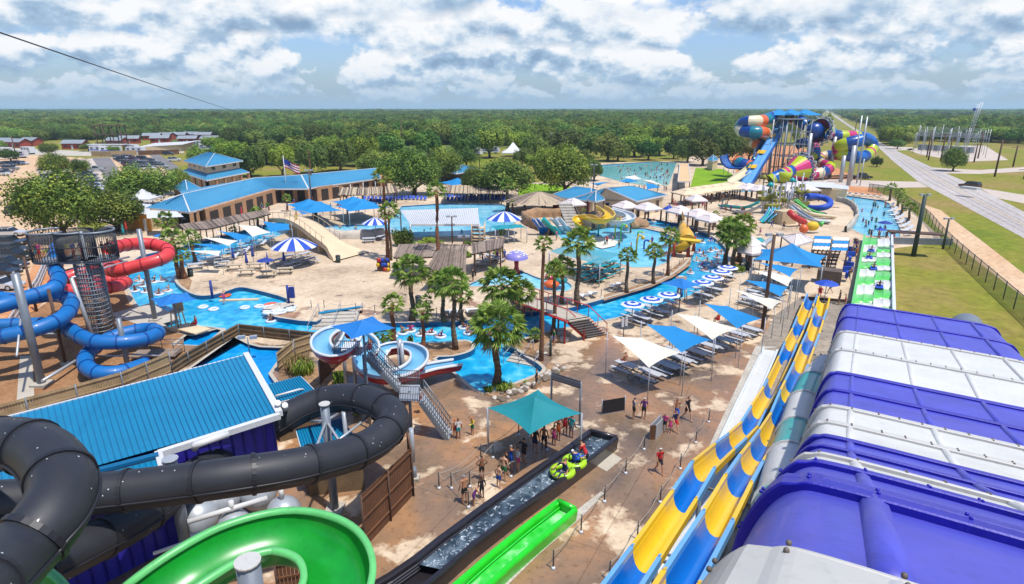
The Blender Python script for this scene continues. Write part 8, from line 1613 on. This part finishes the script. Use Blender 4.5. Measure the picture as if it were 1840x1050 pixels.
for P_, mt in (([G(1422, 363, 2.6), G(1440, 373, 1.8), G(1458, 385, .9), G(1500, 391, .3)], 'cx_cream'), ([G(1420, 370, 2.4), G(1436, 383, 1.4), G(1460, 396, .6), G(1490, 400, .3)], 'steel_light'), ([G(1428, 360, 3), G(1450, 376, 1.5), G(1480, 387, .4)], 'slide_green'), ([G(1364, 364, 2.4), G(1336, 374, 1.0), G(1294, 370, .4)], 'slide_teal'), ([G(1366, 372, 2.2), G(1340, 382, .8), G(1318, 380, .3)], 'steel_light')): openflume('long_chute', '', P_, .55, mt, mt, .8, 5, parent=t)
p = G(1456, 412, .8); t2 = thing('fruit_house', 'yellow pineapple and orange play house at the edge of the spray deck', 'play structure', G(1456, 414)); MB().m('jacket_yellow', True).ball(p + Vector((.6, .6, .4)), 1.0, 10, 7, (1.1, .8, .8)).build('pineapple', t2); MB().m('cx_orange', True).ball(p + Vector((-1.2, -.2, .1)), .75, 10, 7).build('orange', t2); MB().m('slide_green').tube([p + Vector((1.8, .6, .6)), p + Vector((2.6, .8, 1.2))], [.5, .05], 6).build('leaf', t2)
t3 = thing('tap_fountain', 'silver fish shaped spray pipe standing by the biggest blue canopy', 'spray toy', G(1378, 462)); MB().m('steel_light').tube(smooth_path([G(1376, 462), G(1374, 446, 1.8), G(1372, 440, 2.4), G(1386, 430, 2.6)], 4), .35, 8).build('pipe', t3); MB().m('slide_teal').cyl(G(1364, 438, 1.6), G(1367, 440, 1.9), .9, .5, 10).build('bell', t3)
ropes('grey rail around the spray deck', [(1248, 374), (1275, 369), (1300, 364), (1325, 358), (1345, 354)], [(0, 1), (1, 2), (2, 3), (3, 4)])
rockwall('low curved concrete wall between the spray deck and the children pool', px([(1505, 362), (1525, 368), (1537, 378), (1540, 392), (1530, 408), (1520, 418)]), 1.1, .5, 'concrete', 'curb_wall')
# queue decks
t = thing('queue_deck', 'wooden queue deck with many rails between the biggest canopy and the racing slide', 'deck', G(1480, 470))
for k in range(7):
    a, b = G(1466 - k * 2.2, 446 + k * 5.5), G(1512 - k * 2, 448 + k * 5.5); m = MB().m('pole_brown'); [m.tube([a + Vector((0, 0, z_)), b + Vector((0, 0, z_))], .05, 4) for z_ in (.5, 1.0)]
    for j in range(7): p = a.lerp(b, j / 6); m.cyl(p, p + Vector((0, 0, 1.05)), .06, n=4)
    m.build('rail', t)
MB().m('wood_grey_dark').box(G(1490, 496, .8), (2.6, 2.0, 1.6), -.5).build('pump_box', t); MB().m('pole_brown').beam(G(1440, 535, .3), G(1520, 541, .3), .2, .3).build('kerb', t)
# ---------------------------------------------------------------- poles, flag, cable, highway things
def pole(label, x, y, ytop, r, mt='pole_brown', arm=0, lamp=False, xt=None):
    b = G(x, y); h = zat(b, ytop); t = thing('light_pole' if lamp else 'pole', label, 'pole', b); MB().m(mt).cyl(b, b + Vector((0, 0, h)), r, r * .75, 10).build('shaft', t)
    if arm: MB().m(mt).box(b + Vector((0, 0, h - .5)), (arm, .15, .15), .2).build('crossarm', t)
    if lamp:
        for s in (-1, 1): MB().m('steel_light').box(b + Vector((s * .5, 0, h)), (.6, .3, .25), .3).build('lamp_head', t)
    return t, b, h
pole('thick dark brown pole rising between the sails and the big canopy', 1370, 592, 422, .19, lamp=True)
t, b, h = pole('thick dark green pole on the lawn beside the racing slide', 1641, 461, 350, .32, 'bin_green', lamp=True); MB().m('pole_brown').box(b + Vector((0, .6, zat(b, 420))), (6.5, 1.8, .16), -.35).build('sign_slab', t)
MB().m('steel_grey').box(G(1655, 434, .5), (9, .3, 1.0), -.1).build('low_wall', t)
pole('slim green light pole by the chain link fence', 1694, 448, 393, .16, 'bin_green', lamp=True); pole('dark pole in front of the white pool roof', 813, 437, 389, .13, lamp=True); pole('short dark pole at the slatted bar roof', 834, 470, 425, .13, lamp=True); pole('twin lamp pole in front of the long blue roof', 563, 394, 306, .16, 'dark_metal', lamp=True)
pole('dark double post at the end of the pool stairs', 989, 640, 604, .12, 'bin_green'); pole('tall light pole beside the wave pool', 1065, 362, 296, .14, 'dark_metal', lamp=True); pole('brown post beside the blue tube slide', 66, 560, 462, .14, 'pole_brown'); pole('white lamp pole beyond the thatched bar', 990, 272, 240, .25, 'steel_light', lamp=True)
pole('tall utility pole with a cross-arm over the oaks', 723, 272, 216, .3, arm=5); pole('wooden utility pole among the trees behind the lawn oak', 1042, 275, 242, .25, arm=2); pole('wooden pole at the left edge of the dirt car park', 30, 287, 245, .25, arm=2); pole('lamp pole among the far campground trees', 943, 272, 240, .2); pole('slim lamp pole in the blue pool behind the fence', 449, 640, 606, .06, 'steel_grey', lamp=True)
for i, (x, y, yt) in enumerate([(1787, 318, 252), (1750, 292, 258), (1840, 322, 302), (1704, 286, 248), (1690, 290, 240), (1668, 288, 250), (1820, 300, 262), (1665, 283, 238), (1757, 285, 238), (1535, 246, 208)]): pole(f'{ORD[i]} tall utility pole around the substation', x, y, yt, .28, arm=5)
t, b, h = pole('white flagpole in front of the long hall', 517, 360, 280, .1, 'white_metal'); m = MB(); c = b + Vector((.1, 0, h - 2.6)); n = 12
for k in range(7):
    m.m('red_metal' if k % 2 == 0 else 'stripe_white'); vs = []
    for i in range(n + 1):
        for zz in (0, 1): q = i / n; vs.append(c + Vector((q * 3.2, .3 * sin(q * 7), 1.9 - (k + zz) * .27 - q * 1.5)))
    m.add(vs, [[i * 2, i * 2 + 2, i * 2 + 3, i * 2 + 1] for i in range(n)])
m.m('navy').add([c + Vector((q * 1.3, .3 * sin(q * 1.3 / 3.2 * 7) - .04, 1.9 - z_ * 1.0 - q * .62)) for q in (0, .5, 1) for z_ in (0, 1)], [[0, 2, 3, 1], [2, 4, 5, 3]]); m.build('flag', t)
tag(MB().m('seam_black').tube([D(-90, 28, 16).lerp(D(482, 214, 240), q) + Vector((0, 0, -2.2 * 4 * q * (1 - q) * .25)) for q in [(k / 30) ** 2 for k in range(31)]], .024, 6).build('zip_cable'), 'dark cable stretching from the upper left down towards the wood', 'cable')
# chain link fence along the lawn
m = bpy.data.materials.new('chain_link'); m.use_nodes = True; MATS['chain_link'] = m; nt = m.node_tree; b = nt.nodes['Principled BSDF']; b.inputs['Base Color'].default_value = (*C(96, 120, 96), 1); b.inputs['Alpha'].default_value = .5
t = thing('chain_link_fence', 'long green chain link fence curving along the lawn beside the highway', 'fence', G(1690, 432)); P = smooth_path(px([(1560, 345), (1598, 352), (1640, 378), (1668, 402), (1690, 430), (1725, 466), (1770, 508), (1840, 574), (1920, 650)]), 4)
m = MB().m('chain_link'); m.sweep(P, [(0, .02), (0, 2.0)]); m.build('mesh_panel', t); m = MB().m('bin_green'); m.tube([p + Vector((0, 0, 2.0)) for p in P], .05, 4); m.build('top_rail', t)
acc = 0
for a, b in zip(P, P[1:]):
    k = max(1, int((b - a).length / 3)); [MB().m('bin_green').cyl(a.lerp(b, j / k), a.lerp(b, j / k) + Vector((0, 0, 2.1)), .06, n=5).build('post', t) for j in range(k)]
# substation
t = thing('substation', 'electrical substation with a forest of pale steel frames and wires beyond the highway', 'substation', G(1690, 282)); m = MB().m('steel_light'); sa, sb, sc_ = G(1640, 275), G(1770, 284), G(1650, 262)
for i in range(9):
    for j in range(4):
        p = sa.lerp(sb, i / 8) + (sc_ - sa) * (j / 3) * .8; h = rr.uniform(7, 12); m.cyl(p, p + Vector((0, 0, h)), .13, n=4)
        if i < 8: q = sa.lerp(sb, (i + 1) / 8) + (sc_ - sa) * (j / 3) * .8; m.beam(p + Vector((0, 0, 8)), q + Vector((0, 0, 8)), .15, .35); m.cyl(p + Vector((0, 0, 10.5)), q + Vector((0, 0, 10.3)), .05, n=3)
m.build('steel_frame', t)
for k in range(7): p = sa.lerp(sb, .1 + k * .12) + (sc_ - sa) * .35; MB().m('steel_grey').box(p + Vector((0, 0, 1.6)), (2.4, 2, 2.6), .3).build('transformer', t)
for k in range(5): a, b = G(1787, 318), G(1704, 286); z0, z1 = zat(a, 254), zat(b, 249); tag(MB().m('seam_black').tube([(a + Vector((0, 0, z0 - k * .3))).lerp(G(2300, 330) + Vector((0, 0, z0 - k * .3)), q) for q in (0, .25, .5, 1)], .05, 3).build('power_line'), f'{ORD[k]} thin power line leaving the tallest utility pole to the right', 'wire')
t = thing('radio_mast', 'pair of tall thin lattice masts with a small flag beyond the substation', 'mast', G(1740, 262))
for x in (1738, 1734): p = G(x, 262); q = p + Vector((3, 0, zat(p, 184 if x == 1738 else 187))); m = MB().m('steel_light'); [m.cyl(p + Vector((o_, 0, 0)), q + Vector((o_, 0, 0)), .14, n=4) for o_ in (-.6, .6)]; [m.cyl(p.lerp(q, k / 16) + Vector((-.6, 0, 0)), p.lerp(q, (k + 1) / 16) + Vector((.6, 0, 0)), .08, n=3) for k in range(16)]; m.build('lattice', t)
MB().m('navy').box(q + Vector((-1.6, 0, -3)), (2.4, .1, 1.6)).build('flag', t)
# ---------------------------------------------------------------- vehicles
for i, c in enumerate([(226, 228, 230), (40, 44, 52), (130, 134, 140), (150, 30, 40), (60, 74, 96), (180, 184, 188), (92, 64, 44)]): defm(f'paint_{i}', c, .25, .04, 1, coat=.6, metal=.2)
defm('tyre', (36, 36, 38), .9, .1, 5); defm('lamp_red', (170, 20, 24), .3, .05, 1); defm('lamp_clear', (220, 224, 226), .15, .05, 1)
def car_meshes(kind):
    L_, H, W_ = {'sedan': (4.7, 1.42, 1.8), 'suv': (4.8, 1.75, 1.9), 'pickup': (5.6, 1.8, 1.95)}[kind]; x = L_ / 2; b0 = .32; hb = .86 if kind == 'sedan' else 1.05
    bodyP = [(-x, b0 + .1), (-x, hb - .1), (-x + .15, hb), (x - 1.2, hb), (x - .1, hb - .18), (x, b0 + .15), (x - .1, b0), (-x + .1, b0)]
    cab = {'sedan': [(-x + .25, hb), (-x + 1.0, H), (.35, H), (x - 1.35, hb)], 'suv': [(-x + .05, hb), (-x + .3, H), (.5, H), (x - 1.3, hb)], 'pickup': [(-.6, hb), (-.45, H), (.75, H), (x - 1.35, hb)]}[kind]
    def ext(m, P, w, w2=None): n = len(P); w2 = w2 or w; vs = [(p[0], -(w if i in (0, n - 1) or len(P) > 4 else w2) / 2, p[1]) for i, p in enumerate(P)] + [(p[0], (w if i in (0, n - 1) or len(P) > 4 else w2) / 2, p[1]) for i, p in enumerate(P)]; m.add(vs, [list(range(n))[::-1], [n + i for i in range(n)]] + [[i, (i + 1) % n, n + (i + 1) % n, n + i] for i in range(n)], False)
    t = thing('parked_car', 'car', 'car'); m = MB().m('paint_0'); ext(m, bodyP, W_); ext(m, [(cab[0][0] + .3, H - .07), (cab[1][0], H), (cab[2][0], H), (cab[2][0] + .12, H - .07)], W_ * .8); 
    for px_ in (cab[1][0] + .05, (cab[1][0] + cab[2][0]) / 2, cab[2][0]): m.box((px_, 0, (hb + H) / 2), (.09, W_ * .88, H - hb - .02), taper=.93)
    if kind == 'pickup': m.m('dark_metal').box((-x + 1.05, 0, hb + .01), (1.9, W_ * .8, .04))
    m.build('body', t); m = MB().m('glass_dark'); ext(m, cab, W_ * .92, W_ * .78); m.build('windows', t)
    for sx in (-1, 1):
        for sy in (-1, 1): m = MB().m('tyre'); m.cyl((sx * x * .62, sy * (W_ / 2 - .2), .34), (sx * x * .62, sy * (W_ / 2 + .02), .34), .34, n=14); m.m('steel_light').cyl((sx * x * .62, sy * (W_ / 2), .34), (sx * x * .62, sy * (W_ / 2 + .03), .34), .2, n=10); m.build('wheel', t)
    for s in (-1, 1): MB().m('lamp_clear').box((x - .06, s * W_ * .36, hb - .3), (.14, .34, .14)).build('headlight', t); MB().m('lamp_red').box((-x + .02, s * W_ * .38, hb - .22), (.1, .3, .16)).build('tail_light', t)
    return Proto(t)
CP = {k: car_meshes(k) for k in ('sedan', 'suv', 'pickup')}; PN = ['white', 'black', 'grey', 'dark red', 'dark blue', 'silver', 'brown']
def car(kind, x, y, rz, c, label, group=None, name='parked_car'):
    o = CP[kind].put(G(x, y, .03), rz, label, group); o.name = name
    b = [k for k in o.children if k.name.startswith('body')][0]; b.material_slots[0].link = 'OBJECT'; b.material_slots[0].material = MATS[f'paint_{c}']
car('sedan', 18, 424, .15, 0, 'white sedan parked alone on the dirt, nearest in the left car park')
for i, (k, c, x, y) in enumerate([('sedan', 1, 18, 441), ('sedan', 4, 22, 454), ('pickup', 1, 20, 468), ('suv', 4, 12, 484), ('suv', 1, -2, 498), ('sedan', 0, 2, 520)]): car(k, x, y, .05, c, f'{PN[c]} {k}, {ORD[i]} from the back in the left edge row', 'cars in the left edge row')
q = 0
for (x0, y0, x1, y1, n, rz) in ((74, 328, 38, 386, 9, .3), (84, 312, 170, 308, 7, .5), (160, 318, 172, 352, 7, .2), (212, 284, 246, 306, 11, .1), (228, 283, 266, 306, 10, .1), (254, 286, 290, 302, 9, .1), (4, 300, 40, 296, 4, .0), (0, 316, 20, 306, 3, .1), (90, 322, 140, 322, 4, .4)):
    q += 1
    for i in range(n):
        k = R.choice(('sedan', 'suv', 'suv', 'pickup')); c = R.choice((0, 0, 1, 1, 2, 4, 5, 5, 3)); car(k, lerp(x0, x1, i / max(1, n - 1)), lerp(y0, y1, i / max(1, n - 1)), rz + R.uniform(-.06, .06), c, f'{PN[c]} {k}, {ORD[i]} in the {ORD[q - 1]} of the long parked rows behind the oaks', 'cars parked in the long rows')
car('suv', 303, 279, .2, 1, 'black utility vehicle alone on the grass by the far parking lane'); car('suv', 314, 290, .4, 0, 'white vehicle at the edge of the trees by the far parking lane'); car('pickup', 1548, 322, .1, 1, 'black pickup parked on the red dirt by the slide complex')
car('suv', 1742, 338, radians(-65) + pi, 6, 'brown truck with a pale roof box driving along the highway', name='driving_truck'); p = G(1744, 338, 2.1); tag(MB().m('paint_0').box(p, (3.6, 1.8, .5), radians(-65)).build('roof_box'), 'pale roof box carried by the brown truck on the highway', 'roof box')
# ---------------------------------------------------------------- cabins, motor homes, observation tower
cb = thing('red_cabin', 'cabin', 'cabin'); MB().m('red_wall').box((0, 0, 1.5), (10, 6, 3)).build('wall', cb); m = MB(); roofquad(m, (-5.5, -3.6, 2.9), (5.5, -3.6, 2.9), (5.5, 0, 4.6), (-5.5, 0, 4.6), 8, 'grey_roof', 'grey_roof'); roofquad(m, (5.5, 3.6, 2.9), (-5.5, 3.6, 2.9), (-5.5, 0, 4.6), (5.5, 0, 4.6), 2, 'grey_roof', 'grey_roof'); m.m('red_wall').add([(-5, -3, 3), (-5, 3, 3), (-5, 0, 4.4), (5, -3, 3), (5, 3, 3), (5, 0, 4.4)], [[0, 1, 2], [5, 4, 3]]); m.build('roof', cb); MB().m('white_metal').box((0, -3.05, 1.1), (1, .1, 2.1)).build('door', cb)
for x in (-3, 3): MB().m('glass_dark').box((x, -3.05, 1.7), (1.2, .1, 1)).build('window', cb)
CB = Proto(cb)
for i, (x, y) in enumerate([(6, 263), (34, 265), (58, 262), (137, 268), (275, 252), (300, 251), (322, 250), (345, 249), (368, 250), (290, 257), (340, 258), (380, 258), (212, 262), (235, 258), (-20, 262)]): CB.put(G(x, y), R.uniform(-.3, .3), f'{ORD[i]} small red cabin with a grey roof in the cabin village at left', 'red cabins')
rv = thing('motor_home', 'rv', 'motor home'); MB().m('white_metal').box((0, 0, 1.9), (9, 2.5, 2.6), taper=.96).build('body', rv); MB().m('stripe_blue').box((0, -1.27, 1.5), (8, .06, .3)).build('stripe', rv); [MB().m('glass_dark').box((x, -1.27, 2.3), (1.2, .08, .6)).build('window', rv) for x in (-3, 0, 3)]; [MB().m('tyre').cyl((x, -1.2, .4), (x, 1.2, .4), .4, n=10).build('wheel', rv) for x in (-2.5, 2.8)]; MB().m('white_metal').box((0, 0, 3.25), (1, .8, .25)).build('roof_unit', rv); RV = Proto(rv)
for i, (x, y) in enumerate([(10, 287), (30, 284), (52, 277), (180, 275), (200, 276), (238, 272), (245, 277), (360, 264), (375, 270), (6, 278), (850, 279), (880, 276)]): RV.put(G(x, y), R.uniform(-.6, .6), f'{ORD[i]} white motor home in the campground at the left and centre far', 'white motor homes')
t = thing('long_shed', 'long beige shed with a pale roof beside the board fence', 'shed', G(290, 276)); a, b = G(256, 277), G(328, 272); MB().m('cream_wall').prism([(a.x, a.y), (b.x, b.y), (b.x, b.y + 12), (a.x, a.y + 12)], 0, 3.2).build('wall', t); m = MB(); roofquad(m, a + Vector((-1, -1, 3.2)), b + Vector((1, -1, 3.2)), b + Vector((1, 13, 4.2)), a + Vector((-1, 13, 4.2)), 16, 'white_metal', 'white_metal'); m.build('roof', t)
fence('tan board fence along the back of the car park', px([(165, 281), (200, 281.5), (248, 279)]), 2.2, 'fence_wood_tan', gap=.6, w=.58, rails=False, step=6); fence('dark board fence continuing to the long shed', px([(249, 279), (325, 277)]), 2.0, 'fence_brown', gap=.6, w=.58, rails=False, step=6)
t = thing('observation_tower', 'open timber observation tower with two tall masts behind the car park', 'tower', G(205, 272)); p = G(205, 272)
for dx in (-6, -2, 2, 6): [MB().m('pole_brown').cyl(p + Vector((dx, dy, 0)), p + Vector((dx, dy, 12)), .25, n=5).build('leg', t) for dy in (-2, 2)]
for z_ in (4, 8, 12): MB().m('pole_brown').box(p + Vector((0, 0, z_)), (14, 5, .4)).build('platform', t)
for dx in (-2.5, 5): MB().m('pole_brown').cyl(p + Vector((dx, 0, 12)), p + Vector((dx - 1, 0, zat(p, 220))), .2, n=5).build('mast', t)
MB().m('white_metal').box(p + Vector((0, -4, 3.4)), (16, 6, .4)).build('roof', t)
